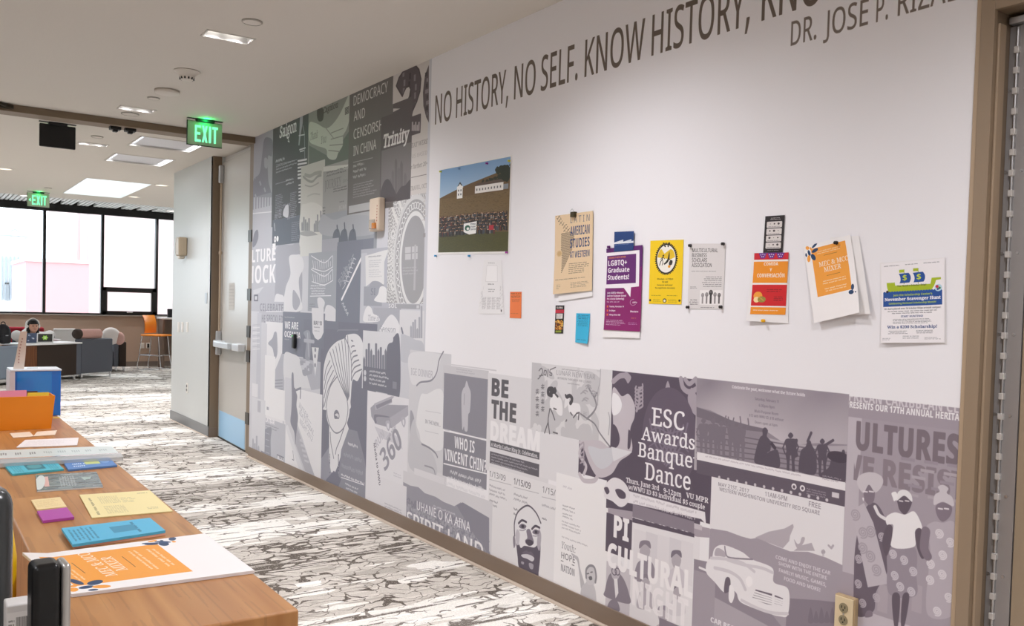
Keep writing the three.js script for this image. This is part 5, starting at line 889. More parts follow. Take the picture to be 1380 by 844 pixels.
  g.fillStyle = '#b62a38'; g.fillRect(470, 528, 40, 40); g.fillStyle = '#f4f4f2'; g.beginPath(); g.moveTo(246, 502); g.lineTo(364, 488); g.lineTo(360, 588); g.lineTo(300, 596); g.lineTo(248, 572); g.fill(); g.fillStyle = '#1f5d4a'; g.beginPath(); g.arc(282, 540, 24, 0, 7); g.fill(); g.fillStyle = '#f4f4f2'; g.beginPath(); g.arc(286, 546, 12, 0, 7); g.fill(); for (const y of [512, 534, 556]) T(g, ['ETHNIC', 'STUDENT', 'CENTER'][(y - 512) / 22], 308, 358, y + 4, 13, { font: 'bold sans-serif', fill: '#2b3a48' });
  g.restore();
}, { rough: 0.3 });
paper('calendar_sheet', 'thin white calendar sheet with faint print below the hillside photograph', 'paper', [[268, 520], [344, 522], [356, 758], [242, 756]].map(v1), 340, 700, (g, w, h) => {
  g.fillStyle = '#efeeef'; g.fillRect(0, 0, w, h); g.strokeStyle = '#c2c0c2'; g.lineWidth = 3; g.strokeRect(70, 70, 190, 210); fine(g, 90, 30, 240, 50, 1, '#8d8b8f', 3); g.fillStyle = '#f6f5f6'; g.fillRect(72, 72, 186, 206); fine(g, 110, 300, 220, 330, 1, '#5d5b60', 4);
  fine(g, 120, 370, 230, 420, 2, '#5d5b60', 5); for (let k = 0; k < 4; k++) fine(g, 50 + k * 65, 480, 105 + k * 65, 640, 12, '#77757a', 6 + k); for (let i = 0; i < 60; i++) { g.strokeStyle = '#b4b2b6'; g.lineWidth = 2; g.beginPath(); const x = i % 2 ? rnd(4, 40) : rnd(290, 335), y = rnd(350, 690); g.moveTo(x, y); g.quadraticCurveTo(x + 12, y - 10, x + 4, y - 26); g.stroke(); } g.fillStyle = '#3a383c'; g.fillRect(300, 640, 14, 30);
}, { off: 0.0025 });
paper('orange_flyer', 'small orange flyer with black print under the hillside photograph', 'flyer', [[383, 660], [433, 660], [431, 776], [381, 774]].map(v1), 220, 460, (g, w, h) => { g.fillStyle = '#f08045'; g.fillRect(0, 0, w, h); fine(g, 14, 14, 206, 44, 1, '#4d2412', 9, true); fine(g, 20, 48, 200, 110, 3, '#4d2412', 2, true); fine(g, 16, 122, 204, 180, 4, '#9a5230', 3, true); fine(g, 16, 370, 204, 390, 1, '#9a5230', 4); });
let v2 = cw(730, 270, 4.02);
paper('backing_sheet', 'plain white sheet showing below the tan studies poster', 'paper', [[110, 300], [272, 290], [280, 520], [96, 548]].map(v2), 32, 32, (g) => { g.fillStyle = '#efedec'; g.fillRect(0, 0, 32, 32); }, { off: 0.0025, curl: (a, b) => 0.004 * b * b });
paper('studies_poster', 'tan LATIN AMERICAN STUDIES poster with a map of dark dots under a clip', 'poster', [[80, 85], [285, 58], [280, 490], [75, 510]].map(v2), 480, 900, (g, w, h) => {
  g.fillStyle = '#e3c9a4'; g.fillRect(0, 0, w, h); for (let i = 0; i < 2600; i++) { g.fillStyle = ['#dcc19a', '#e8d0ae', '#d8bb92'][i % 3]; g.fillRect(rnd(0, w), rnd(0, h), 2, 2); }
  const inside = (x, y) => { const t = y / 680; if (t < 0.16) return x > 10 + t * 260 && x < 60 + t * 420; if (t < 0.3) return x > 80 + (t - 0.16) * 300 && x < 150 + (t - 0.16) * 500; if (t < 0.6) return x > 85 && x < 255 - Math.abs(t - 0.42) * 160; return x > 95 && x < 230 - (t - 0.6) * 330; };
  for (let r = 0; r < 62; r++) for (let c = 0; c < 26; c++) { const x = 14 + c * 12 + (r % 2) * 6, y = 10 + r * 12; if (inside(x, y) && (r > 16 || (c * 7 + r * 3) % 4 < 2)) { g.fillStyle = '#3f3530'; g.beginPath(); g.arc(x, y, 4.6, 0, 7); g.fill(); } }
  g.fillStyle = '#c9a775'; for (let k = 0; k < 8; k++) { g.beginPath(); g.ellipse(62, 440, 40, 5, k * 0.393, 0, 7); g.fill(); }
  const o = { fill: '#3b4a73', font: 'bold sans-serif' }; T(g, 'L A T I N', 200, 440, 108, 76, { ...o, fill: '#6a6b7c', font: 'sans-serif' }); T(g, 'AMERICAN', 200, 442, 250, 104, o); T(g, 'STUDIES', 200, 444, 392, 104, o); T(g, 'AT WESTERN', 200, 444, 506, 74, o);
  fine(g, 190, 560, 450, 690, 6, '#5b5048', 3); fine(g, 20, 730, 460, 752, 1, '#7b6d60', 4); fine(g, 220, 780, 450, 850, 4, '#7b6d60', 5); fine(g, 40, 790, 90, 850, 3, '#9c8b78', 6);
}, { off: 0.008, curl: (a, b) => 0.016 * Math.max(0, b - 0.55) * (1.2 - a) });
{
  const p = onX(776, 287), t = thing('binder_clip', 'olive binder clip at the top of the tan studies poster', 'clip', [D - 0.012, p.y, p.z]);
  mesh('body', bx(-0.012, 0.008, -0.022, 0.004, -0.016, 0.016, 0.003), std(0x4d452f, 0.4, { metalness: 0.5 }), t); mesh('handle', tube([[-0.01, 0, -0.01], [-0.012, 0.009, -0.009], [-0.012, 0.017, 0], [-0.012, 0.009, 0.009], [-0.01, 0, 0.01]], 0.0016), mSteel, t);
}
paper('global_card', 'narrow black card with a red band and food picture below the tan poster', 'card', [[78, 570], [125, 570], [118, 722], [72, 722]].map(v2), 180, 560, (g, w, h) => { g.fillStyle = '#1d1a1a'; g.fillRect(0, 0, w, h); T(g, 'GLOBAL', 24, 156, 62, 34, { font: 'bold sans-serif', fill: '#efe9e4' }); g.fillStyle = '#c1283f'; g.fillRect(0, 84, w, 70); g.fillStyle = '#dedbd8'; g.fillRect(24, 164, 132, 100); fine(g, 34, 174, 146, 254, 5, '#77736f', 3); for (let i = 0; i < 160; i++) { g.fillStyle = ['#c77b21', '#e3a63a', '#8a4b16', '#5d2d10', '#f0c869'][i % 5]; g.beginPath(); g.arc(rnd(20, 160), rnd(300, 480), rnd(8, 20), 0, 7); g.fill(); } g.fillStyle = '#1d1a1a'; g.fillRect(0, 490, w, 70); g.fillStyle = '#8a9a2c'; g.fillRect(20, 500, 120, 40); });
paper('cyan_flyer', 'small bright cyan flyer with dark print pinned between poster bottoms', 'flyer', [[190, 612], [265, 614], [258, 778], [184, 770]].map(v2), 260, 520, (g, w, h) => { g.fillStyle = '#35b4dc'; g.fillRect(0, 0, w, h); fine(g, 14, 20, 246, 110, 3, '#123c55', 3, true); fine(g, 24, 120, 236, 230, 6, '#1d5a78', 4, true); fine(g, 24, 450, 236, 480, 1, '#1d5a78', 5, true); }, { curl: (a, b) => 0.01 * a * b * b });
paper('under_sheet', 'white sheet bottom peeking out under the purple graduate poster', 'paper', [[352, 600], [540, 600], [536, 748], [335, 742]].map(v2), 64, 64, (g) => { g.fillStyle = '#f2f0f0'; g.fillRect(0, 0, 64, 64); }, { off: 0.0025, curl: (a, b) => 0.004 * b });
paper('graduate_poster', 'purple LGBTQ+ graduate students poster with a white speech bubble', 'poster', [[357, 262], [553, 243], [540, 712], [343, 702]].map(v2), 560, 1240, (g, w, h) => {
  g.fillStyle = '#5d1f6b'; g.fillRect(0, 0, w, h); g.fillStyle = '#8a1567'; g.beginPath(); g.moveTo(0, 760); g.lineTo(w, 480); g.lineTo(w, h); g.lineTo(0, h); g.fill(); g.fillStyle = '#75196a'; g.beginPath(); g.moveTo(0, 560); g.lineTo(w, 300); g.lineTo(w, 480); g.lineTo(0, 760); g.fill();
  g.fillStyle = '#f3edf3'; g.beginPath(); g.moveTo(0, 68); g.lineTo(516, 68); g.lineTo(520, 590); g.lineTo(402, 600); g.lineTo(396, 744); g.lineTo(292, 606); g.lineTo(0, 606); g.fill(); g.fillStyle = '#64216f'; g.beginPath(); g.moveTo(0, 116); g.lineTo(466, 116); g.lineTo(472, 540); g.lineTo(0, 548); g.fill(); g.fillStyle = '#f3edf3'; g.fillRect(0, 66, 14, 540);
  T(g, 'CONNECT WITH OTHER', 40, 310, 160, 24, { font: 'bold sans-serif', fill: '#e3904a' }); const o = { font: 'bold sans-serif', fill: '#f6f2f6' }; T(g, 'LGBTQ+', 34, 330, 268, 78, o); T(g, 'Graduate', 34, 370, 372, 70, o); T(g, 'Students!', 34, 366, 480, 72, o);
  T(g, 'Join LGBTQ+ Western', 32, 290, 690, 26, o); T(g, 'and the Graduate School', 32, 330, 735, 26, o); T(g, 'for a Social Gathering!', 32, 300, 780, 26, o); fine(g, 32, 800, 270, 830, 1, '#d9c6da', 3); for (const [i, s] of ['Tuesday, November 19', '5-6:30pm', 'Viking Union 565'].entries()) { g.fillStyle = '#e2703a'; g.fillRect(34, 868 + i * 62, 22, 30); T(g, s, 74, [300, 170, 250][i], 894 + i * 62, 22, o); } fine(g, 32, 1080, 330, 1170, 4, '#d9c6da', 4); g.strokeStyle = '#d9c6da'; g.lineWidth = 4; g.beginPath(); g.arc(440, 820, 44, 0.6, 5); g.stroke(); T(g, 'LGBTQ+', 430, 500, 832, 20, o); T(g, 'Western', 400, 520, 966, 26, o); fine(g, 420, 1040, 500, 1060, 1, '#e3904a', 5); fine(g, 380, 1110, 510, 1150, 2, '#c99fc9', 6);
}, { off: 0.006, curl: (a, b) => 0.02 * Math.max(0, b - 0.85) + 0.012 * Math.max(0, 0.12 - b) });
paper('blue_card', 'dark blue card with a white skyline over the purple graduate poster', 'card', [[402, 172], [508, 168], [505, 270], [400, 280]].map(v2), 320, 320, (g, w, h) => { g.fillStyle = '#1d3f78'; g.fillRect(0, 0, w, h); g.fillStyle = '#e9edf2'; g.fillRect(0, 176, w, 20); for (let i = 0; i < 26; i++) { const k = 8 + (i * 37) % 34; g.fillRect(8 + i * 12, 176 - k, 10, k); } fine(g, 10, 204, 310, 220, 1, '#9fb4d3', 2); }, { off: 0.0095 });
let v3 = cw(860, 300, 6.493);
paper('yellow_poster', 'bright yellow poster with two dancers inside a black toothed oval', 'poster', [[112, 160], [402, 150], [383, 717], [97, 712]].map(v3), 520, 900, (g, w, h) => {
  g.fillStyle = '#f5cf10'; g.fillRect(0, 0, w, h); const cx = 262, cy = 262; g.fillStyle = '#1d1a12'; for (let i = 0; i < 44; i++) { const a = i / 44 * 6.283; g.beginPath(); g.ellipse(cx + 168 * Math.cos(a), cy + 216 * Math.sin(a), 14, 9, a, 0, 7); g.fill(); } g.beginPath(); g.ellipse(cx, cy, 164, 212, 0, 0, 7); g.fill(); g.fillStyle = '#f3efe6'; g.beginPath(); g.ellipse(cx, cy, 146, 194, 0, 0, 7); g.fill();
  g.save(); g.beginPath(); g.ellipse(cx, cy, 146, 194, 0, 0, 7); g.clip(); g.fillStyle = '#e8c229'; g.beginPath(); g.moveTo(120, 240); g.quadraticCurveTo(150, 110, 190, 130); g.lineTo(230, 190); g.lineTo(320, 130); g.quadraticCurveTo(380, 120, 400, 240); g.lineTo(330, 270); g.lineTo(200, 250); g.fill(); g.fillStyle = '#f3efe6'; for (const [x, y] of [[190, 60], [330, 60], [262, 40]]) { g.beginPath(); g.arc(x, y, 26, 0, 7); g.fill(); } g.restore();
  const S = '#1d1a12', L = (p, w_) => { g.strokeStyle = S; g.lineWidth = w_; g.lineCap = 'round'; g.lineJoin = 'round'; g.beginPath(); p.forEach((q, i) => (i ? g.lineTo(...q) : g.moveTo(...q))); g.stroke(); };
  L([[212, 228], [202, 262], [176, 300], [160, 350]], 12); L([[202, 262], [212, 310], [200, 350]], 10); L([[212, 240], [240, 264]], 8); L([[200, 244], [172, 268]], 8); g.fillStyle = S; g.beginPath(); g.arc(216, 216, 13, 0, 7); g.fill(); g.beginPath(); g.moveTo(306, 150); g.quadraticCurveTo(322, 210, 310, 262); g.quadraticCurveTo(300, 320, 236, 345); g.lineTo(220, 334); g.quadraticCurveTo(280, 290, 290, 240); g.fill(); g.fillStyle = '#3a3430'; g.beginPath(); g.ellipse(334, 318, 26, 40, 0.4, 0, 7); g.fill(); L([[310, 262], [336, 300], [352, 340]], 9); g.fillStyle = '#e8a020'; g.beginPath(); g.arc(312, 370, 20, 0, 7); g.fill();
  for (const [x, y] of [[196, 70], [214, 44], [238, 84], [286, 84], [306, 46], [328, 72]]) { g.fillStyle = '#1d1a12'; g.beginPath(); g.ellipse(x, y, 11, 16, x * 0.01, 0, 7); g.fill(); }
  T(g, 'Mondays - 6-7:30pm', 130, 380, 556, 22, { font: 'bold sans-serif', fill: '#3a3205' }); T(g, 'VU 462', 206, 300, 598, 22, { font: 'bold sans-serif', fill: '#3a3205' }); T(g, 'Everyone welcome!', 128, 372, 642, 22, { font: 'bold sans-serif', fill: '#3a3205' }); T(g, 'No experience necessary', 100, 410, 682, 22, { font: 'bold sans-serif', fill: '#3a3205' }); fine(g, 40, 770, 220, 790, 1, '#6d5d0c', 3); fine(g, 290, 770, 480, 790, 1, '#6d5d0c', 4); g.fillStyle = '#2a240a'; for (const x of [22, 488]) { g.beginPath(); g.arc(x, 848, 16, 0, 7); g.fill(); } g.beginPath(); g.arc(256, 850, 30, 0, 7); g.fill(); g.fillStyle = '#efe8d0'; g.beginPath(); g.arc(256, 852, 18, 0, 7); g.fill(); fine(g, 70, 830, 200, 870, 3, '#8a780f', 5); fine(g, 310, 830, 450, 880, 3, '#8a780f', 6);
});
paper('business_scholars_flyer', 'white MULTICULTURAL BUSINESS SCHOLARS ASSOCIATION flyer with raised fists', 'flyer', [[455, 185], [770, 185], [748, 758], [437, 757]].map(v3), 560, 900, (g, w, h) => {
  g.fillStyle = '#dedad9'; g.fillRect(0, 0, w, h); const o = { font: 'sans-serif', fill: '#3d3a3b', bold: 0.02 }; ['MULTICULTURAL', 'BUSINESS', 'SCHOLARS', 'ASSOCIATION'].forEach((s, i) => T(g, s, 46, [446, 278, 286, 360][i], 118 + i * 68, 52, o)); fine(g, 46, 370, 520, 392, 1, '#7b7778', 2);
  for (let i = 0; i < 6; i++) { g.save(); g.translate(w, 0); g.scale(-1, 1); fine(g, 40, 448 + i * 26, 330 + (i * 31) % 50, 470 + i * 26, 1, '#3d3a3b', 3 + i); g.restore(); }
  fine(g, 30, 588, 160, 622, 2, '#4d4a4b', 12); fine(g, 20, 762, 170, 850, 3, '#4d4a4b', 13, true); fine(g, 180, 868, 450, 892, 1, '#3d3a3b', 14, true);
  g.fillStyle = '#efeceb'; g.fillRect(190, 640, 350, 200); [['#9b9596', 1], ['#8a8485', 1.06], ['#3f3b3c', 1.3], ['#8f898a', 1.06], ['#5d5859', 1]].forEach(([f, k], i) => { const x = 236 + i * 64, y = 820; g.fillStyle = f; g.fillRect(x - 12 * k, y - 90 * k, 24 * k, 96 * k); g.beginPath(); g.ellipse(x, y - 112 * k, 24 * k, 30 * k, 0, 0, 7); g.fill(); g.strokeStyle = '#d2cdcc'; g.lineWidth = 2; for (let q = 0; q < 3; q++) { g.beginPath(); g.moveTo(x - 12 + q * 11, y - 134 * k); g.lineTo(x - 12 + q * 11, y - 108 * k); g.stroke(); } });
});
let v4 = cw(990, 280, 4.963);
paper('black_card', 'tall black card with four pale panels of icons above the orange conversation flyer', 'card', [[210, 58], [340, 50], [325, 300], [195, 302]].map(v4), 280, 540, (g, w, h) => { g.fillStyle = '#251d20'; g.fillRect(0, 0, w, h); fine(g, 70, 24, 230, 66, 2, '#d9d2d2', 2, true); for (let i = 0; i < 4; i++) { g.fillStyle = '#dcd6d3'; g.beginPath(); g.roundRect(30, 84 + i * 102, 220, 90, 14); g.fill(); fine(g, 44, 150 + i * 102, 236, 168 + i * 102, 1, '#3f383a', 5 + i, true); g.fillStyle = '#4d4547'; for (let k = 0; k < 3; k++) { g.beginPath(); g.arc(80 + k * 60, 118 + i * 102, 6 + ((i + k) % 3) * 5, 0, 7); g.fill(); } } fine(g, 60, 500, 220, 520, 1, '#a79f9f', 9, true); }, { off: 0.004 });
paper('white_backing', 'white sheet behind the orange and red conversation flyer', 'paper', [[120, 302], [366, 302], [362, 775], [92, 757]].map(v4), 32, 32, (g) => { g.fillStyle = '#eeecec'; g.fillRect(0, 0, 32, 32); }, { off: 0.003, curl: (a, b) => 0.012 * b * b * (1 - a) });
paper('conversation_flyer', 'orange and red COMIDA Y CONVERSACION flyer with bunting at the top', 'flyer', [[138, 305], [367, 300], [345, 717], [118, 712]].map(v4), 460, 840, (g, w, h) => {
  g.fillStyle = '#f1ebe6'; g.fillRect(0, 0, w, h); g.fillStyle = '#cc1f2f'; g.fillRect(0, 0, w, 92); g.fillStyle = '#f0941f'; g.fillRect(0, 118, w, 292); g.fillStyle = '#cf1a22'; g.fillRect(0, 434, w, 290); g.fillStyle = '#f0941f'; g.fillRect(0, 742, w, 98);
  for (let i = 0; i < 3; i++) { g.fillStyle = '#6b2a8c'; const x = 62 + i * 118; g.beginPath(); g.moveTo(x, 0); g.lineTo(x + 112, 0); g.lineTo(x + 84, 76); g.lineTo(x + 28, 76); g.fill(); g.fillStyle = '#e8dfe8'; for (const [a, b] of [[30, 26], [56, 20], [82, 26], [44, 50], [68, 50]]) { g.beginPath(); g.arc(x + a, b, 7, 0, 7); g.fill(); } }
  const o = { font: 'bold sans-serif', fill: '#f6e9dc' }; T(g, 'COMIDA', 140, 332, 172, 44, o); T(g, 'Y', 222, 254, 252, 44, o); T(g, 'CONVERSACIÓN', 56, 424, 334, 52, o); fine(g, 200, 490, 440, 540, 2, '#4d0c10', 2); fine(g, 300, 590, 440, 660, 3, '#4d0c10', 3); fine(g, 36, 772, 420, 800, 1, '#f6e9dc', 4);
  g.fillStyle = '#f0a03a'; g.beginPath(); g.arc(86, 590, 60, 0, 7); g.fill(); g.fillStyle = '#f6d9a0'; g.beginPath(); g.arc(70, 640, 40, 0, 7); g.fill(); g.fillStyle = '#9c8a3a'; g.beginPath(); g.ellipse(140, 636, 54, 42, 0, 0, 7); g.fill(); g.fillStyle = '#c9a54a'; for (let i = 0; i < 10; i++) { g.beginPath(); g.arc(110 + (i * 23) % 60, 612 + (i * 17) % 46, 6, 0, 7); g.fill(); }
}, { off: 0.005, curl: (a, b) => 0.008 * b * b * (1 - a) });
paper('rear_sheet', 'white sheet curling behind the tilted orange mixer flyer', 'paper', [[640, 200], [835, 188], [925, 712], [700, 722]].map(v4), 32, 32, (g) => { g.fillStyle = '#efedec'; g.fillRect(0, 0, 32, 32); }, { off: 0.003, curl: (a, b) => 0.012 * a * b });
function leaves(g, list) { for (const [x, y, rx, ry, a, f] of list) { g.fillStyle = f; g.beginPath(); g.ellipse(x, y, rx, ry, a, 0, 7); g.fill(); } }
const mixer = (g, w, h) => {   // upright sheet 620 x 880: orange field with pale lettering and leaves at two corners
  g.fillStyle = '#f4f1f0'; g.fillRect(0, 0, w, h); g.fillStyle = '#f3a23c'; g.fillRect(w * 0.145, h * 0.055, w * 0.735, h * 0.63);
  const B = '#1f3f66', O = '#f3a23c'; leaves(g, [[w * 0.24, h * 0.02, 44, 14, -0.5, B], [w * 0.23, h * 0.085, 46, 20, -0.25, B], [w * 0.08, h * 0.03, 26, 20, 0.5, O], [w * 0.10, h * 0.1, 18, 36, -0.2, B], [w * 0.03, h * 0.115, 12, 22, 0, B], [w * 0.075, h * 0.17, 22, 40, 0.2, O], [w * 0.175, h * 0.165, 26, 42, -0.5, B], [w * 0.15, h * 0.05, 12, 20, -0.4, O], [w * 0.9, h * 0.66, 20, 34, 0.2, B], [w * 0.86, h * 0.72, 34, 24, 0.1, B], [w * 0.95, h * 0.73, 10, 8, 0.1, B]]);
  const o = { font: 'serif', fill: '#fbeedd' }; T(g, 'MEC & MCC', w * 0.27, w * 0.88, h * 0.31, 54, o); T(g, 'MIXER', w * 0.36, w * 0.72, h * 0.39, 54, o); g.strokeStyle = '#4a3a24'; g.lineWidth = 3; for (const y of [0.175, 0.44]) { g.beginPath(); g.moveTo(w * 0.4, h * y); g.lineTo(w * 0.68, h * y); g.stroke(); } fine(g, w * 0.2, h * 0.1, w * 0.82, h * 0.15, 2, '#fbe3c2', 2, true); fine(g, w * 0.26, h * 0.49, w * 0.82, h * 0.55, 2, '#fbe3c2', 3, true); fine(g, w * 0.28, h * 0.59, w * 0.82, h * 0.65, 2, '#fbe3c2', 4, true);
};
paper('mixer_flyer', 'tilted white flyer with an orange MEC & MCC MIXER panel and navy leaves', 'flyer', [[468, 262], [780, 182], [872, 702], [558, 772]].map(v4), 620, 880, mixer, { off: 0.006, curl: (a, b) => 0.02 * b * b * (0.3 + a * a) + 0.01 * (1 - a) * b });
let v5 = cw(1170, 330, 5.623);
paper('rear_scholarship_sheet', 'second white sheet edge behind the ship scholarship flyer', 'paper', [[92, 138], [590, 95], [598, 752], [104, 750]].map(v5), 32, 32, (g) => { g.fillStyle = '#eceaea'; g.fillRect(0, 0, 32, 32); }, { off: 0.0025 });
paper('scholarship_flyer', 'white November Scavenger Hunt flyer with a green ship on blue', 'flyer', [[104, 146], [584, 103], [586, 742], [112, 744]].map(v5), 760, 980, (g, w, h) => {
  g.fillStyle = '#f2eff1'; g.fillRect(0, 0, w, h); fine(g, 40, 26, 270, 46, 1, '#4b4d55', 2); fine(g, 300, 26, 480, 46, 1, '#4b4d55', 3); fine(g, 520, 26, 730, 46, 1, '#4b4d55', 4);
  const G = '#a9bd1f', B = '#1d4f9a'; g.fillStyle = G; g.beginPath(); g.moveTo(70, 240); g.lineTo(170, 240); g.lineTo(176, 280); g.lineTo(600, 286); g.lineTo(614, 216); g.lineTo(720, 216); g.lineTo(720, 240); g.lineTo(664, 246); g.quadraticCurveTo(640, 340, 590, 370); g.lineTo(110, 370); g.quadraticCurveTo(70, 330, 70, 240); g.fill();
  g.fillStyle = '#f2eff1'; for (let i = 0; i < 6; i++) g.fillRect(78 + i * 15, 236, 7, 10); g.fillStyle = '#8aa01a'; g.fillRect(282, 90, 7, 180); g.fillRect(452, 88, 7, 190); g.fillStyle = G; g.fillRect(226, 92, 58, 36); g.fillRect(396, 88, 58, 36);
  g.fillStyle = B; for (const x of [220, 390]) { g.beginPath(); g.moveTo(x, 140); g.lineTo(x + 120, 136); g.quadraticCurveTo(x + 170, 190, x + 130, 254); g.lineTo(x + 10, 256); g.quadraticCurveTo(x + 40, 200, x, 140); g.fill(); T(g, '$', x + 48, x + 100, 226, 66, { font: 'bold sans-serif', fill: '#c8d83a' }); }
  T(g, "You Need a Scholar-Ship!", 200, 550, 300, 20, { font: 'bold sans-serif', fill: '#2a3410' });
  g.fillStyle = B; g.fillRect(26, 366, w - 52, 170); for (let i = 0; i < 22; i++) { g.beginPath(); g.arc(42 + i * 32, 368, 17, 3.14, 6.28); g.fill(); } g.fillStyle = '#1d1a24'; g.beginPath(); g.arc(78, 352, 16, 0, 7); g.fill(); g.fillStyle = '#b9d8e6'; g.beginPath(); g.arc(690, 336, 42, 0, 7); g.fill(); g.fillStyle = '#c1283f'; g.beginPath(); g.arc(676, 322, 18, 0, 7); g.fill(); g.fillStyle = '#3a7a3f'; g.beginPath(); g.arc(704, 340, 14, 0, 7); g.fill(); g.fillStyle = '#2b3f8a'; g.beginPath(); g.arc(684, 352, 12, 0, 7); g.fill();
  T(g, 'Join the Scholarship Center’s', 150, 620, 412, 24, { font: 'bold sans-serif', fill: '#b9cf3a' }); T(g, 'November Scavenger Hunt', 44, 716, 466, 36, { font: 'bold serif', fill: '#f6f4f6', bold: 0.04 }); T(g, 'Celebrating National Scholarship Month!', 96, 664, 510, 22, { font: 'bold sans-serif', fill: '#b9cf3a' });
  T(g, 'We have placed over 50 Scholar-Ships around campus!', 40, 720, 574, 20, { font: 'bold serif', fill: '#1d1f2a' }); fine(g, 50, 586, 700, 634, 2, '#4b4d55', 6, true); T(g, 'START HUNTING!', 246, 512, 672, 24, { font: 'bold sans-serif', fill: '#28407a' }); fine(g, 150, 688, 620, 752, 4, '#33353f', 7); T(g, 'Win a $200 Scholarship!', 78, 674, 804, 34, { font: 'bold serif', fill: '#28407a', bold: 0.03 }); fine(g, 90, 830, 330, 876, 3, '#33353f', 8, true); fine(g, 430, 826, 630, 872, 3, '#33353f', 9, true); fine(g, 270, 890, 460, 936, 2, '#77797f', 10, true); fine(g, 20, 918, 120, 950, 2, '#77797f', 11); fine(g, 530, 912, 730, 944, 2, '#77797f', 12);
}, { off: 0.005, curl: (a, b) => 0.008 * b * b * (1 - a) });
// pins
function pin(px, py, hex, label, off = 0.004) {
  const p = onX(px, py), t = thing('push_pin', label, 'push pin', [D - off, p.y, p.z], 0, 'push pins on the wall');
  const m = phys(hex, 0.3); mesh('head', lathe([[0, 0.012], [0.0052, 0.012], [0.0065, 0.010], [0.0042, 0.0075], [0.0038, 0.0045], [0.0068, 0.0015], [0.0068, 0]], 0, 0, 0, 14).rotateZ(Math.PI / 2), m, t); mesh('needle', rod([0.001, 0, 0], [0.006, 0, 0], 0.0006, 6), mSteel, t);
}
for (const [x, y, c, l] of [[82, 135, 0xb9c23a, 'yellow-green push pin at the upper corner of the hillside photograph beside the collage'], [163, 122, 0x6d8fb8, 'grey blue push pin on the top edge of the hillside photograph'], [285, 99, 0x8a1f8c, 'purple push pin on the top edge of the hillside photograph'], [382, 88, 0xd2cf3a, 'yellow push pin at the upper corner of the hillside photograph away from the collage'], [60, 503, 0x1f9ad6, 'blue push pin at the lower corner of the hillside photograph'], [207, 503, 0x1f9ad6, 'blue push pin in the middle of the lower edge of the hillside photograph'], [371, 488, 0x9c2a96, 'purple push pin at the lower corner of the hillside photograph']]) pin(...v1([x, y]), c, l);
for (const [x, y, l] of [[466, 203, 'black push pin at the upper corner of the fists flyer beside the yellow poster'], [754, 188, 'black push pin at the upper corner of the fists flyer away from the yellow poster'], [446, 742, 'black push pin at the lower corner of the fists flyer beside the yellow poster'], [734, 740, 'black push pin at the lower corner of the fists flyer away from the yellow poster']]) pin(...v3([x, y]), 0x2a2426, l);
pin(...v4([210, 757]), 0xf0b41f, 'yellow push pin below the conversation flyer', 0.012); pin(...v4([690, 236]), 0x1d1a1a, 'black push pin at the top of the tilted mixer flyer', 0.007);
pin(...v2([374, 254]), 0x5d1a6b, 'purple push pin at the top of the purple graduate poster', 0.008);
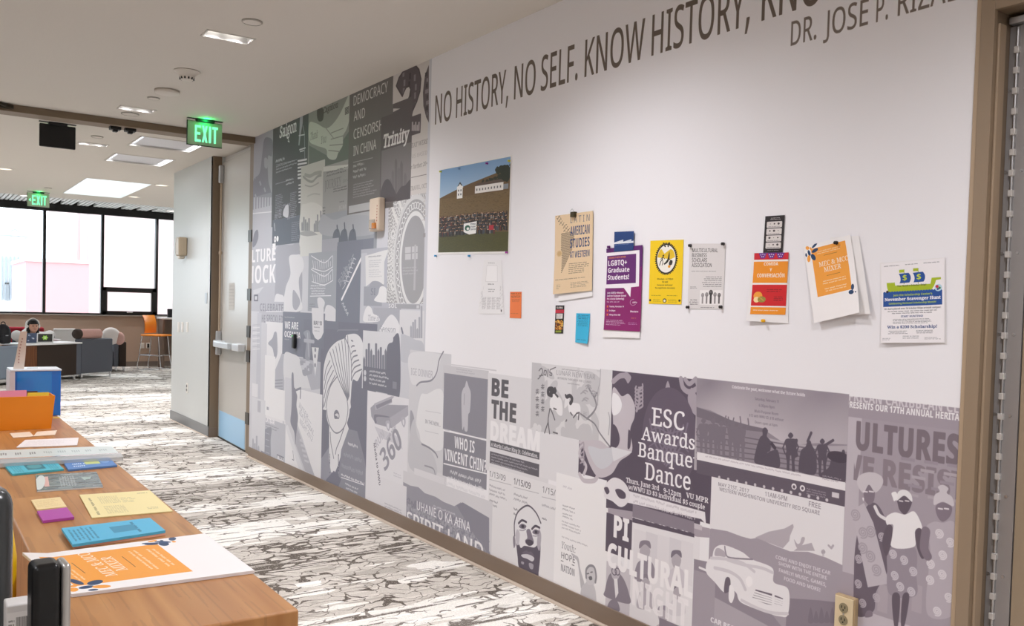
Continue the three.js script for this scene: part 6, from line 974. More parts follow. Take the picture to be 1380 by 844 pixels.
// ---------------------------------------------------------------- devices on the wall
{
  let p = onX(513, 290); const s = thing('fire_strobe', 'beige wall speaker strobe with an amber window on the collage', 'alarm', [D, p.y, p.z]);
  mesh('body', bx(-0.055, 0, -0.115, 0.115, -0.075, 0.075, 0.014), phys(0xd9c7b2, 0.4), s); mesh('lens', bx(-0.068, -0.05, -0.1, -0.035, -0.05, 0.03, 0.008), phys(0xf2ece0, 0.1, { transmission: 0.6, thickness: 0.01 }), s); mesh('amber_window', bx(-0.07, -0.05, -0.1, -0.06, 0.0, 0.05, 0.004), phys(0xc9781f, 0.15, { clearcoat: 1 }), s); for (let i = 0; i < 6; i++) mesh('marking', bx(-0.0565, -0.054, -0.05 + i * 0.02, -0.04 + i * 0.02, 0.052, 0.058), std(0xa33a2c, 0.6), s);
  p = onX(398.5, 460); const k = thing('card_reader', 'small black card reader with a green light on the slate poster print', 'card reader', [D, p.y, p.z]);
  mesh('body', bx(-0.028, 0, -0.062, 0.062, -0.03, 0.03, 0.012), phys(0x14171b, 0.3), k); mesh('status_light', bx(-0.03, -0.026, 0.04, 0.05, -0.014, -0.002, 0.002), glow(0x38e05a, 1.5), k);
  p = onX(1143, 826); const o = thing('wall_outlet', 'beige duplex outlet in the lower corner of the car show print', 'outlet', [D, p.y, p.z]);
  mesh('box', bx(-0.022, 0, -0.062, 0.062, -0.04, 0.04, 0.004), phys(0xb59d78, 0.4), o); const fp = mesh('face_plate', bx(-0.027, -0.022, -0.058, 0.058, -0.036, 0.036, 0.0022), phys(0xdcc9a4, 0.35), o);
  for (const y of [0.0215, -0.0215]) { const r = mesh('receptacle', cyl(0.0172, 0.0172, 0.003, 0, 0, 0, 24).rotateZ(Math.PI / 2).translate(-0.0278, y, 0), phys(0x8f8468, 0.4), o); mesh('slot', [bx(-0.0305, -0.029, y - 0.001, y + 0.008, -0.0078, -0.0055), bx(-0.0305, -0.029, y - 0.001, y + 0.008, 0.0055, 0.0078), cyl(0.0026, 0.0026, 0.0016, 0, 0, 0, 10).rotateZ(Math.PI / 2).translate(-0.0298, y - 0.007, 0)], mBlack, r); }
  mesh('screw', cyl(0.003, 0.003, 0.002, 0, 0, 0, 10).rotateZ(Math.PI / 2).translate(-0.0278, 0, 0), mSteel, o);
  p = onX(250.5, 334); const d = thing('wall_dispenser', 'tan wall dispenser on the pale wall beyond the corridor door', 'wall device', [D, p.y, p.z]);
  mesh('body', [bx(-0.1, 0, -0.1, 0.12, -0.075, 0.075, 0.02)], phys(0xb7a78f, 0.4), d); mesh('nozzle', bx(-0.085, -0.02, -0.135, -0.09, -0.045, 0.045, 0.016), phys(0xd9d2c4, 0.4), d); mesh('side_panel', bx(-0.104, -0.03, -0.08, 0.11, -0.079, -0.07, 0.003), phys(0xe2e4e2, 0.35), d);
  for (const [px, l] of [[241, 'white rocker switch plate nearest the lounge on the pale wall'], [246, 'middle rocker switch plate of three on the pale wall'], [252.5, 'rocker switch plate nearest the corridor door on the pale wall']]) { const q = onX(px, 441), t = thing('light_switch', l, 'switch', [D, q.y, q.z], 0, 'switches on the pale wall'); mesh('plate', bx(-0.007, 0, -0.06, 0.06, -0.038, 0.038, 0.003), mWhitePlastic, t); mesh('rocker', bx(-0.012, -0.006, -0.034, 0.034, -0.017, 0.017, 0.003), phys(0xf4f2ee, 0.3), t); }
  p = onX(278, 402); const b = thing('blank_plate', 'small grey blank plate beside the corridor door', 'wall plate', [D, p.y, p.z]); mesh('plate', bx(-0.006, 0, -0.06, 0.06, -0.04, 0.04, 0.003), phys(0xb3bcc1, 0.4), b); mesh('screw', cyl(0.003, 0.003, 0.002, 0, 0, 0, 8).rotateZ(Math.PI / 2).translate(-0.0065, 0.045, 0), mSteel, b);
  p = onX(252.5, 523); const u = thing('wall_outlet', 'white duplex outlet low on the pale wall beyond the door', 'outlet', [D, p.y, p.z]); mesh('plate', bx(-0.007, 0, -0.058, 0.058, -0.036, 0.036, 0.003), mWhitePlastic, u); for (const y of [0.022, -0.022]) mesh('receptacle', cyl(0.017, 0.017, 0.004, 0, 0, 0, 16).rotateZ(Math.PI / 2).translate(-0.008, y, 0), std(0x4a4a4c, 0.4), u);
}
// ---------------------------------------------------------------- reception counter and what lies on it
const CT = 1.07, cx0 = 0.163, cx1 = 0.432, cz0 = -1.103, cz1 = -3.75;
{
  const t = thing('reception_counter', 'long oak reception counter ledge covered with flyers', 'counter', [0, 0, 0]);
  mesh('counter_top', bx(cx0, cx1, CT - 0.05, CT, cz1, cz0, 0.004), mOak, t);
  mesh('front_panel', bx(cx1 - 0.05, cx1 - 0.012, 0, CT - 0.05, cz1 + 0.01, cz0 - 0.012), mOak, t);
  mesh('back_panel', bx(cx0 + 0.012, cx0 + 0.05, 0, CT - 0.05, cz1 + 0.01, cz0 - 0.012), mOak, t);
  mesh('end_panel', [bx(cx0 + 0.012, cx1 - 0.012, 0, CT - 0.05, cz0 - 0.05, cz0 - 0.002), bx(cx0 + 0.012, cx1 - 0.012, 0, CT - 0.05, cz1 + 0.002, cz1 + 0.05)], mOak, t);
  const d = thing('work_desk', 'lower oak work surface behind the reception counter', 'desk', [0, 0, 0]);
  mesh('desk_top', bx(-0.62, cx0 + 0.01, 0.71, 0.74, -3.6, -0.5, 0.004), mOak, d); for (const z of [-3.55, -0.55]) mesh('leg_panel', bx(-0.6, cx0 + 0.01, 0, 0.71, z - 0.015, z + 0.015), mOak, d);
}
function stackGeo(q, y0, y1, bow) { // q: four (x, z) corners: far left, far right, near right, near left
  const n = 8, pos = [], uv = [], idx = [], at = (a, b) => [0, 1].map((k) => (1 - b) * ((1 - a) * q[0][k] + a * q[1][k]) + b * ((1 - a) * q[3][k] + a * q[2][k]));
  for (let j = 0; j <= n; j++) for (let i = 0; i <= n; i++) { const [x, z] = at(i / n, j / n); pos.push(x, y1 + (bow ? bow(i / n, j / n) : 0), z); uv.push(i / n, 1 - j / n); }
  for (let j = 0; j < n; j++) for (let i = 0; i < n; i++) { const k = j * (n + 1) + i; idx.push(k, k + n + 1, k + n + 2, k, k + n + 2, k + 1); }
  const g = new THREE.BufferGeometry(); g.setAttribute('position', new THREE.Float32BufferAttribute(pos, 3)); g.setAttribute('uv', new THREE.Float32BufferAttribute(uv, 2)); g.setIndex(idx); g.computeVertexNormals();
  const sp = [], si = []; let o = 0;
  for (let e = 0; e < 4; e++) for (let i = 0; i < n; i++) { const pt = (t) => (e === 0 ? [t, 0] : e === 1 ? [1, t] : e === 2 ? [1 - t, 1] : [0, 1 - t]); for (const t of [i / n, (i + 1) / n]) { const [a, b] = pt(t), [x, z] = at(a, b), yy = bow ? bow(a, b) : 0; sp.push(x, y1 + yy, z, x, y0 + yy, z); } si.push(o, o + 2, o + 1, o + 1, o + 2, o + 3); o += 4; }
  const s = new THREE.BufferGeometry(); s.setAttribute('position', new THREE.Float32BufferAttribute(sp, 3)); s.setIndex(si); s.computeVertexNormals(); metreUV(s);
  return [g, s];
}
function stack(name, label, category, px, th, w, h, paint, side, o = {}) {
  const base = o.base ?? CT, q = px.map(([x, y]) => { const p = onY(x, y, base + th); return [p.x, p.z]; });
  const cx = q.reduce((a, b) => a + b[0], 0) / 4, cz = q.reduce((a, b) => a + b[1], 0) / 4;
  const t = thing(name, label, category, [cx, base, cz], 0, o.group);
  const [g, s] = stackGeo(q.map(([x, z]) => [x - cx, z - cz]), 0.0004, th, o.bow);
  mesh('top_sheet', g, phys(0xffffff, o.rough ?? 0.5, { map: canvas(w, h, paint) }), t); mesh('paper_edges', s, std(side, 0.7), t);
  return t;
}
stack('mixer_flyer_stack', 'stack of white mixer flyers with an orange panel at the end of the counter', 'flyers', [[30, 750], [276, 719], [343, 769], [97, 801]], 0.005, 880, 620, (g, w, h) => { g.save(); g.translate(0, h); g.rotate(-Math.PI / 2); mixer(g, 620, 880); const B = '#2c4a72', O = '#f3a23c'; leaves(g, [[565, 640, 16, 40, 0.5, B], [600, 600, 12, 26, -0.3, O], [575, 560, 10, 22, 0.2, B], [596, 700, 30, 18, 0.4, B], [548, 690, 14, 10, 0, O]]); g.restore(); }, 0xf1eef0, { bow: (a, b) => 0.006 * Math.max(0, 0.1 - a) / 0.1 * (1 - b) });
stack('orange_under_stack', 'peach flyers under the cyan flyer stack', 'flyers', [[90, 722], [200, 703], [223, 719], [100, 737]], 0.004, 16, 16, (g) => { g.fillStyle = '#f0b59a'; g.fillRect(0, 0, 16, 16); }, 0xf0b59a);
stack('cyan_flyer_stack', 'thick stack of sky blue flyers with dark print next to the mixer flyers', 'flyers', [[83, 712], [202, 698], [223, 715], [98, 734]], 0.005, 420, 300, (g, w, h) => { g.fillStyle = '#58b8dc'; g.fillRect(0, 0, w, h); g.save(); g.translate(0, h); g.rotate(-Math.PI / 2); fine(g, 20, 14, 280, 130, 6, '#1d5a78', 2, true); fine(g, 30, 300, 270, 330, 1, '#1d5a78', 4, true); g.restore(); g.fillStyle = '#3f93b4'; g.fillRect(200, 90, 110, 120); }, 0x58b8dc, { base: CT + 0.004 });
stack('yellow_sheet', 'large pale yellow printed half sheet on the counter', 'paper', [[107, 667], [202, 661], [233, 689], [124, 698]], 0.002, 600, 400, (g, w, h) => { g.fillStyle = '#f1e2a6'; g.fillRect(0, 0, w, h); g.save(); g.translate(60, h - 20); g.rotate(-Math.PI / 2); fine(g, 20, -18, 350, 22, 1, '#77704d', 77); g.restore(); for (let k = 0; k < 2; k++) for (let i = 0; i < 9; i++) fine(g, 130 + i * 18, 60 + k * 170, 142 + i * 18, 190 + k * 170, 8, '#a79f75', i + k * 9); fine(g, 470, 30, 560, 60, 1, '#8a835c', 40); fine(g, 300, 100, 420, 200, 4, '#b7af83', 42); fine(g, 440, 300, 560, 340, 2, '#a79f75', 41); }, 0xf1e2a6);
stack('cream_card_stack', 'small stack of cream cards next to the magenta cards', 'cards', [[42, 674], [81, 670], [90, 683], [50, 687]], 0.003, 200, 120, (g, w, h) => { g.fillStyle = '#f0d9a3'; g.fillRect(0, 0, w, h); fine(g, 14, 14, 180, 100, 6, '#d6ba80', 3); }, 0xf0d9a3);
stack('magenta_card_stack', 'small stack of magenta cards next to the cream cards', 'cards', [[50, 689], [90, 684], [100, 697], [58, 702]], 0.005, 64, 48, (g) => { g.fillStyle = '#b24ba6'; g.fillRect(0, 0, 64, 48); }, 0xb24ba6);
stack('slate_brochure_stack', 'dark slate picture brochures with pale print on the counter', 'brochures', [[48, 640], [130, 636], [139, 656], [50, 662]], 0.003, 520, 360, (g, w, h) => { g.fillStyle = '#6f7f82'; g.fillRect(0, 0, w, h); for (let i = 0; i < 120; i++) { g.fillStyle = ['#5d6c70', '#82918f', '#4f5d62', '#9aa6a5'][i % 4]; g.fillRect(rnd(0, w), rnd(0, h), rnd(40, 160), rnd(4, 14)); } g.fillStyle = '#e6b9b3'; g.fillRect(60, 60, 40, 220); g.fillStyle = '#dfe6e4'; g.beginPath(); g.ellipse(30, 180, 40, 160, 0.1, 0, 7); g.fill(); for (let k = 0; k < 6; k++) fine(g, 190 + k * 22, 70, 204 + k * 22, 300, 12, '#d9e0de', k); g.fillStyle = '#9fb8b0'; g.beginPath(); g.moveTo(370, 120); g.lineTo(460, 110); g.lineTo(440, 170); g.lineTo(390, 180); g.fill(); }, 0xe6e6e4, { rough: 0.25 });
stack('teal_flyer_stack', 'turquoise flyer stack with dark print beside the blue leaflets', 'flyers', [[4, 625], [73, 620], [86, 632], [17, 639]], 0.005, 420, 300, (g, w, h) => { g.fillStyle = '#4fb9cc'; g.fillRect(0, 0, w, h); for (let k = 0; k < 4; k++) { fine(g, 30 + k * 20, 20, 44 + k * 20, 280, 14, '#1f6470', k); fine(g, 320 + k * 20, 20, 334 + k * 20, 280, 14, '#1f6470', k + 5); } g.fillStyle = '#2c7683'; g.fillRect(140, 60, 150, 180); g.fillStyle = '#5a9fa6'; g.beginPath(); g.arc(215, 150, 60, 0, 7); g.fill(); }, 0x4fb9cc);
stack('blue_leaflet_stack', 'cornflower blue leaflet stack with a yellow badge on the counter edge', 'leaflets', [[81, 616], [143, 614], [158, 627], [92, 633]], 0.005, 420, 300, (g, w, h) => { g.fillStyle = '#5c8ac6'; g.fillRect(0, 0, w, h); fine(g, 30, 40, 150, 110, 2, '#e6eef6', 2); fine(g, 60, 170, 180, 270, 2, '#e6eef6', 3); g.fillStyle = '#c9d488'; g.fillRect(170, 120, 130, 100); g.fillStyle = '#7fa6d6'; g.beginPath(); g.arc(350, 170, 40, 0, 7); g.fill(); fine(g, 240, 40, 380, 90, 2, '#9fc0e2', 4); }, 0x5c8ac6);
stack('loose_white_sheet', 'loose white sheet of paper lying behind the plastic sleeve', 'paper', [[34, 593], [106, 590], [104, 600], [22, 603]], 0.002, 200, 120, (g, w, h) => { g.fillStyle = '#efe9e8'; g.fillRect(0, 0, w, h); fine(g, 20, 20, 180, 100, 6, '#d9d0cf', 2); }, 0xefe9e8);
stack('index_card', 'cream index card in front of the orange box, beside the work desk', 'card', [[13, 584], [40, 582], [46, 588], [18, 590]], 0.0015, 32, 16, (g) => { g.fillStyle = '#f1dfc9'; g.fillRect(0, 0, 32, 16); }, 0xf1dfc9, { group: 'index cards by the box' });
stack('index_card', 'cream index card in front of the orange box, beside the counter edge', 'card', [[50, 582], [77, 580], [74, 586], [45, 588]], 0.0015, 32, 16, (g) => { g.fillStyle = '#f1dfc9'; g.fillRect(0, 0, 32, 16); }, 0xf1dfc9, { group: 'index cards by the box' });
{ // plastic sleeve with a printed strip, lying across the counter
  const q = [[-6, 603], [150, 597], [166, 612], [-6, 621]].map(([x, y]) => { const p = onY(x, y, CT + 0.02); return [p.x, p.z]; });
  const c = q.reduce((a, b) => [a[0] + b[0] / 4, a[1] + b[1] / 4], [0, 0]), t = thing('plastic_sleeve', 'clear plastic sleeve with a pale printed strip lying across the counter', 'plastic sleeve', [c[0], CT, c[1]]);
  const L = q.map(([x, z]) => [x - c[0], z - c[1]]), mid = (a, b, k) => [a[0] + (b[0] - a[0]) * k, a[1] + (b[1] - a[1]) * k];
  const upper = [L[0], L[1], mid(L[1], L[2], 0.62), mid(L[0], L[3], 0.62)], [g, s] = stackGeo(upper, 0.002, 0.012);
  mesh('printed_strip', g, phys(0xffffff, 0.3, { map: canvas(1024, 96, (k, w, h) => { k.fillStyle = '#d6e2df'; k.fillRect(0, 0, w, h); for (let i = 0; i < 8; i++) fine(k, 40 + i * 120, 24, 110 + i * 120, 80, 1, i < 3 ? '#6f7f80' : '#a9bab8', i); }) }), t); mesh('strip_edges', s, std(0xcfd9d6, 0.5), t);
  const [g2, s2] = stackGeo([upper[3], upper[2], L[2], L[3]], 0.002, 0.012, (a, b) => 0.004 * Math.sin(b * 3)); mesh('clear_flap', [clean(g2.toNonIndexed()), clean(s2.toNonIndexed())], new THREE.MeshPhysicalMaterial({ color: 0xe9ecec, roughness: 0.15, transmission: 0.45, thickness: 0 }), t);
}
{ // orange tray of coloured cards
  const a = onY(0, 580, CT), b = onY(70, 578.5, CT), zf = (a.z + b.z) / 2, x1 = b.x, x0 = x1 - 0.2, hT = 0.102, f = 0.009, dep = 0.1;
  const t = thing('orange_box', 'open orange box of pink and yellow cards on the counter', 'box', [(x0 + x1) / 2, CT, zf]);
  const w = (x1 - x0) / 2, th = 0.003, m = phys(0xff9a1e, 0.45), m2 = m;
  const quad = (p, mat, name) => { const g = new THREE.BufferGeometry(); const n = new THREE.Vector3().crossVectors(new THREE.Vector3(...p[1]).sub(new THREE.Vector3(...p[0])), new THREE.Vector3(...p[3]).sub(new THREE.Vector3(...p[0]))).normalize().multiplyScalar(-th), P2 = p.map((v) => [v[0] + n.x, v[1] + n.y, v[2] + n.z]), v = [...p, ...P2]; g.setAttribute('position', new THREE.Float32BufferAttribute(v.flat(), 3)); g.setIndex([0, 1, 2, 0, 2, 3, 6, 5, 4, 7, 6, 4, 0, 4, 5, 0, 5, 1, 1, 5, 6, 1, 6, 2, 2, 6, 7, 2, 7, 3, 3, 7, 4, 3, 4, 0]); const k = g.toNonIndexed(); k.computeVertexNormals(); metreUV(k); mesh(name, k, mat, t); };
  quad([[-w, 0, 0], [w, 0, 0], [w + f, hT, f], [-w - f, hT, f]], m, 'front_wall'); quad([[w, 0, 0], [w, 0, -dep], [w + f, hT - 0.002, -dep - f], [w + f, hT, f]], m, 'side_wall'); quad([[-w, 0, -dep], [-w, 0, 0], [-w - f, hT, f], [-w - f, hT, -dep - f]], m, 'side_wall'); quad([[w, 0, -dep], [-w, 0, -dep], [-w - f, hT - 0.002, -dep - f], [w + f, hT - 0.002, -dep - f]], m2, 'back_wall');
  mesh('bottom', bx(-w, w, 0, th, -dep, 0), m, t); 
  const card = (x0_, x1_, y, z, hex, name, l) => { const c = thing(name, l, 'cards', [(x0 + x1) / 2 + (x0_ + x1_) / 2, CT + y - 0.05, zf + z]); for (let k = 0; k < 4; k++) mesh('card', bx(-(x1_ - x0_) / 2, (x1_ - x0_) / 2, -0.04, 0.062 - k * 0.002, -0.006 * k - 0.001, -0.006 * k, 0).rotateX(-0.25), phys(hex, 0.6), c); };
  card(-w + 0.01, 0.035, 0.108, -0.012, 0xf29ab4, 'pink_cards', 'pink cards standing in the orange box'); card(0.038, w - 0.004, 0.1, -0.012, 0xf0d23a, 'yellow_cards', 'yellow cards standing in the orange box'); card(0.03, w - 0.03, 0.1, -0.06, 0x4a2b1a, 'dark_cards', 'dark brown cards at the back of the orange box');
}
{ // blue ballot box with a paper strip
  const b = onY(83, 560, CT), p1 = onZ(82, 498, b.z), p0 = onZ(14, 498, b.z), hB = (p0.y + p1.y) / 2 - CT, x1 = b.x - 0.003, x0 = p0.x;
  const t = thing('blue_box', 'glossy blue ballot box with a white lid on the counter', 'box', [(x0 + x1) / 2, CT, b.z]), w = (x1 - x0) / 2;
  mesh('body', bx(-w + 0.012, w, 0, hB - 0.006, -0.12, 0, 0.002), phys(0x0a6fd0, 0.22, { clearcoat: 0.5, clearcoatRoughness: 0.15 }), t);
  mesh('front_panel', bx(-w + 0.02, w - 0.028, 0.012, hB - 0.008, 0, 0.002), phys(0x0882dc, 0.06, { clearcoat: 1, clearcoatRoughness: 0.03 }), t);
  const lid = mesh('lid', bx(-w, w + 0.002, hB - 0.006, hB, -0.125, 0.003, 0.002), phys(0xe6eef6, 0.3), t); mesh('slot', bx(-0.02, 0.012, hB - 0.001, hB + 0.0006, -0.07, -0.062), mBlack, lid);
  mesh('side_strip', bx(-w - 0.002, -w + 0.014, 0, hB - 0.006, -0.12, 0.002, 0.002), phys(0xd9d6de, 0.4), t); mesh('dial', [cyl(0.009, 0.009, 0.004, 0, 0, 0, 20).rotateX(Math.PI / 2).translate(-w + 0.006, 0.045, 0.004)], mBlack, t);
  const s = thing('paper_strip', 'tall curved cream paper strip standing on the blue box', 'paper', [onZ(25, 497, b.z - 0.03).x, CT + hB, b.z - 0.03]);
  const pos = [], idx = []; for (let i = 0; i <= 14; i++) { const k = i / 14, y = 0.128 * k, xo = 0.016 * k * k + 0.004 * Math.sin(k * 4), hw = 0.016 - 0.006 * k; for (const [sx, sz] of [[-1, 0.0006], [1, 0.0006], [1, -0.0006], [-1, -0.0006]]) pos.push(xo + sx * hw, y, sz + 0.02 * k * k); } for (let i = 0; i < 14; i++) for (let e = 0; e < 4; e++) { const a = i * 4 + e, c = i * 4 + (e + 1) % 4; idx.push(a, c, c + 4, a, c + 4, a + 4); }
  const g = new THREE.BufferGeometry(); g.setAttribute('position', new THREE.Float32BufferAttribute(pos, 3)); g.setIndex(idx); const k = g.toNonIndexed(); k.computeVertexNormals(); metreUV(k); mesh('strip', k, phys(0xf2e4d8, 0.6, { transmission: 0.2, thickness: 0 }), s); for (let i = 0; i < 9; i++) mesh('print_mark', bx(-0.002 + 0.0012 * i * i * 0.12, 0.002 + 0.0012 * i * i * 0.12, 0.02 + i * 0.01, 0.025 + i * 0.01, 0.0007 + 0.02 * ((0.02 + i * 0.01) / 0.128) ** 2, 0.0016 + 0.02 * ((0.022 + i * 0.01) / 0.128) ** 2), std(0xb9948a, 0.7), s);
  const yb = thing('yellow_scrap', 'small yellow paper scrap beside the blue box', 'paper', [onY(76, 563.5, CT).x, CT, onY(76, 563.5, CT).z]); mesh('scrap', bx(-0.01, 0.01, 0, 0.0015, -0.006, 0.006), std(0xf0d23a, 0.7), yb);
}
{ // things on the work desk, at the left edge of the picture
  const z = -0.98, e = onZ(20.5, 700, z).x, top = onZ(14, 655, z).y;
  const t = thing('monitor', 'dark glossy computer monitor edge behind the counter', 'monitor', [e - 0.26, 0.74, z], 0.0);
  const hh = top - 0.74; mesh('screen_housing', bx(-0.26, 0.258, hh - 0.33, hh, -0.03, 0.02, 0.018), phys(0x3a3d3f, 0.25), t); mesh('screen', bx(-0.245, 0.24, hh - 0.31, hh - 0.02, -0.034, -0.03), phys(0x0a0b0d, 0.08), t); mesh('neck', bx(-0.04, 0.04, 0.01, hh - 0.2, 0.02, 0.045, 0.008), mBlack, t); mesh('base', bx(-0.12, 0.12, 0, 0.014, -0.09, 0.09, 0.006), mBlack, t);
  const z2 = -0.86, a = onZ(44, 790, z2), b = onZ(84, 790, z2), c = onZ(97, 790, z2), tp = onZ(70, 761, z2).y, w = b.x - a.x, d2 = 0.05;
  const s = thing('desktop_device', 'upright black desktop device with a silver side behind the counter', 'device', [a.x, 0.74, z2], 0.06);
  mesh('stand', bx(-0.005, w + 0.015, 0, 0.02, -0.05, 0.02, 0.006), mBlack, s); mesh('body', bx(0, w, 0.018, tp - 0.74, -0.03, 0, 0.006), phys(0x0c0c0e, 0.3), s); mesh('silver_side', bx(w, c.x - a.x, 0.018, tp - 0.74 - 0.002, -0.03, 0.0, 0.004), new THREE.MeshStandardMaterial({ color: 0xc9c7c4, metalness: 0.8, roughness: 0.3 }), s);
  const l0 = onZ(8, 820, -0.92), l1 = onZ(42, 812, -0.92), bxw = l1.x - l0.x, lb = thing('label_box', 'white carton with a bar code label behind the counter', 'box', [l0.x, 0.74, -0.92]);
  mesh('carton', bx(0, bxw, 0, l1.y - 0.74, -0.025, 0, 0.002), std(0xe4e1de, 0.7), lb); const bc = canvas(128, 96, (g) => { g.fillStyle = '#f3f1ee'; g.fillRect(0, 0, 128, 96); g.fillStyle = '#24221f'; for (let x = 50; x < 110;) { const q = rnd(1, 4); g.fillRect(x, 16, q, 60); x += q + rnd(1, 4); } fine(g, 8, 20, 44, 80, 5, '#55524e', 3); }); mesh('label', new THREE.PlaneGeometry(bxw * 0.9, 0.03).translate(bxw / 2, l1.y - 0.74 - 0.022, 0.0006), std(0xffffff, 0.5, { map: bc }), lb);
  const y0 = onZ(21, 705, -1.5); const yl = thing('yellow_bottle', 'yellow bottle standing behind the counter next to the monitor', 'bottle', [y0.x - 0.018, 0.74, -1.5]); mesh('body', lathe([[0, 0], [0.018, 0], [0.02, 0.01], [0.02, y0.y - 0.74 - 0.05], [0.015, y0.y - 0.74 - 0.01], [0.009, y0.y - 0.74], [0, y0.y - 0.74]]), phys(0xf0c818, 0.35), yl); mesh('cap', lathe([[0.014, y0.y - 0.74], [0.014, y0.y - 0.74 + 0.018], [0, y0.y - 0.74 + 0.02]]), phys(0xe0b010, 0.4), yl);
  const cb = thing('cable_bundle', 'black cables hanging behind the counter', 'cables', [0.12, 0.74, -1.2]); for (let i = 0; i < 5; i++) mesh('cable', tube([[-0.02 + 0.014 * i, 0.005, 0.1 - i * 0.03], [-0.01 + 0.01 * i, 0.12, 0.06 - i * 0.04], [0.01 + 0.006 * i, 0.22 + 0.02 * (i % 3), 0.0 - i * 0.03], [0.015 + 0.005 * i, 0.1, -0.08 - i * 0.02], [0.01, 0.005, -0.14]], 0.0045, 30, 6), mBlack, cb);
}
// ---------------------------------------------------------------- the lounge
const LA = onY(5, 520, 0), TH = 0.626, LU = new THREE.Vector2(Math.cos(TH), -Math.sin(TH));   // fronts of the seating run stand on one slanting line
const along = (px, py) => { const d = ray(px, py), det = d.x * -LU.y + LU.x * d.z; const k = (LA.x * -LU.y + LU.x * LA.z) / det; return ((d.x * k - LA.x) * LU.x + (d.z * k - LA.z) * LU.y); };
const onRun = (s) => [LA.x + LU.x * s, 0, LA.z + LU.y * s];
const mSlate = std(0x62666f, 0.85), mGreyFab = std(0x5d6068, 0.9), mBrownFab = std(0x33261d, 0.75), mPinkFab = std(0xd3a79c, 0.9), mPaleFab = std(0xeae2de, 0.9);
const legAt = (x, z, h) => [cyl(0.022, 0.022, h, x, h / 2, z, 12)];
{ // slate divider, table with panelled front, grey armchair back
  const s0 = along(-40, 480), s1 = along(31, 480), s2 = along(50, 480), s3 = along(103, 480), s4 = along(110, 480), s5 = along(152, 480);
  let t = thing('slate_sofa', 'slate grey sofa back at the end of the lounge table', 'sofa', onRun(s0), TH);
  mesh('back', bx(0, s1 - s0 - 0.01, 0.1, 0.645, -0.18, 0, 0.03), std(0x7d8894, 0.9), t); mesh('seat', bx(0, s1 - s0 - 0.01, 0.12, 0.42, -0.8, -0.18, 0.04), std(0x7d8894, 0.9), t); mesh('base_rail', bx(0.02, s1 - s0 - 0.03, 0.05, 0.1, -0.76, -0.02), mChrome, t); for (const x of [0.06, s1 - s0 - 0.08]) for (const z of [-0.05, -0.74]) mesh('leg', legAt(x, z, 0.055), mChrome, t);
  t = thing('lounge_table', 'white topped lounge table with oak and dark brown front panels', 'table', onRun(s1), TH); const L = s4 - s1;
  mesh('table_top', bx(-0.03, L - 0.012, 0.645, 0.675, -0.5, 0.03, 0.006), phys(0xf0f0ee, 0.35), t); mesh('oak_panel', bx(0, s2 - s1, 0.09, 0.64, -0.03, 0, 0.003), mDarkWood, t); mesh('brown_panel', bx(s2 - s1 + 0.006, s3 - s1, 0.09, 0.64, -0.03, 0.002, 0.003), mBrownFab, t); mesh('end_panel', bx(s3 - s1, L - 0.012, 0.09, 0.645, -0.48, 0.002, 0.01), mSlate, t); mesh('side_panel', bx(0, 0.03, 0.09, 0.64, -0.48, -0.03), mDarkWood, t); mesh('base_rail', bx(0.05, L - 0.05, 0.06, 0.09, -0.06, -0.03), mChrome, t); for (const x of [0.05, s3 - s1 - 0.02]) for (const z of [-0.03, -0.44]) mesh('leg', legAt(x, z, 0.09), mChrome, t);
  t = thing('lounge_armchair', 'grey armchair seen from behind with a pink bolster on its back', 'armchair', onRun(s4), TH); const A = s5 - s4;
  mesh('back', bx(0, A, 0.1, 0.725, -0.17, 0, 0.02), mGreyFab, t); mesh('seat', bx(0, A, 0.12, 0.43, -0.78, -0.17, 0.04), mGreyFab, t); mesh('arm', bx(-0.0, 0.12, 0.1, 0.58, -0.78, -0.16, 0.03), mBrownFab, t); mesh('arm', bx(A - 0.12, A, 0.1, 0.58, -0.78, -0.16, 0.03), mBrownFab, t); mesh('base_rail', bx(0.03, A - 0.03, 0.075, 0.1, -0.74, -0.03), mChrome, t); for (const x of [0.03, A - 0.03]) for (const z of [-0.03, -0.72]) mesh('leg', legAt(x, z, 0.1), mChrome, t);
  t = thing('bolster_cushion', 'pink and brown bolster cushion lying on the grey armchair', 'cushion', onRun(s4 - 0.1), TH);
  mesh('roll', lathe([[0, 0], [0.06, 0.004], [0.085, 0.03], [0.088, 0.3], [0.085, 0.56], [0.06, 0.59], [0, 0.595]], 0, 0, 0, 24).rotateZ(-Math.PI / 2).translate(0.04, 0.816, -0.1), mPinkFab, t); mesh('end_cap', lathe([[0, -0.004], [0.07, 0.0], [0.09, 0.03], [0.09, 0.1], [0.086, 0.1]], 0, 0, 0, 24).rotateZ(-Math.PI / 2).translate(0.036, 0.818, -0.1), mBrownFab, t);
  const q = onZ(150, 450, -18.9), pl = thing('white_pillow', 'white and pink pillow leaning beyond the grey armchair', 'pillow', [q.x, 0.58, -18.9], 0.4);
  mesh('pillow', new THREE.SphereGeometry(1, 20, 14).scale(0.2, 0.17, 0.1).rotateZ(-0.25).translate(0, 0.15, 0), mPaleFab, pl); mesh('pink_end', new THREE.SphereGeometry(1, 16, 12).scale(0.1, 0.13, 0.1).translate(0.16, 0.1, 0.03), mPinkFab, pl);
  const c0 = onZ(153, 500, -19.1), c1 = onZ(160, 500, -19.1), c2 = onZ(170, 498, -19.1), top = onZ(160, 462, -19.1).y;
  t = thing('brown_armchair', 'dark brown armchair with a grey arm beyond the grey one', 'armchair', [c0.x, 0, -19.1]);
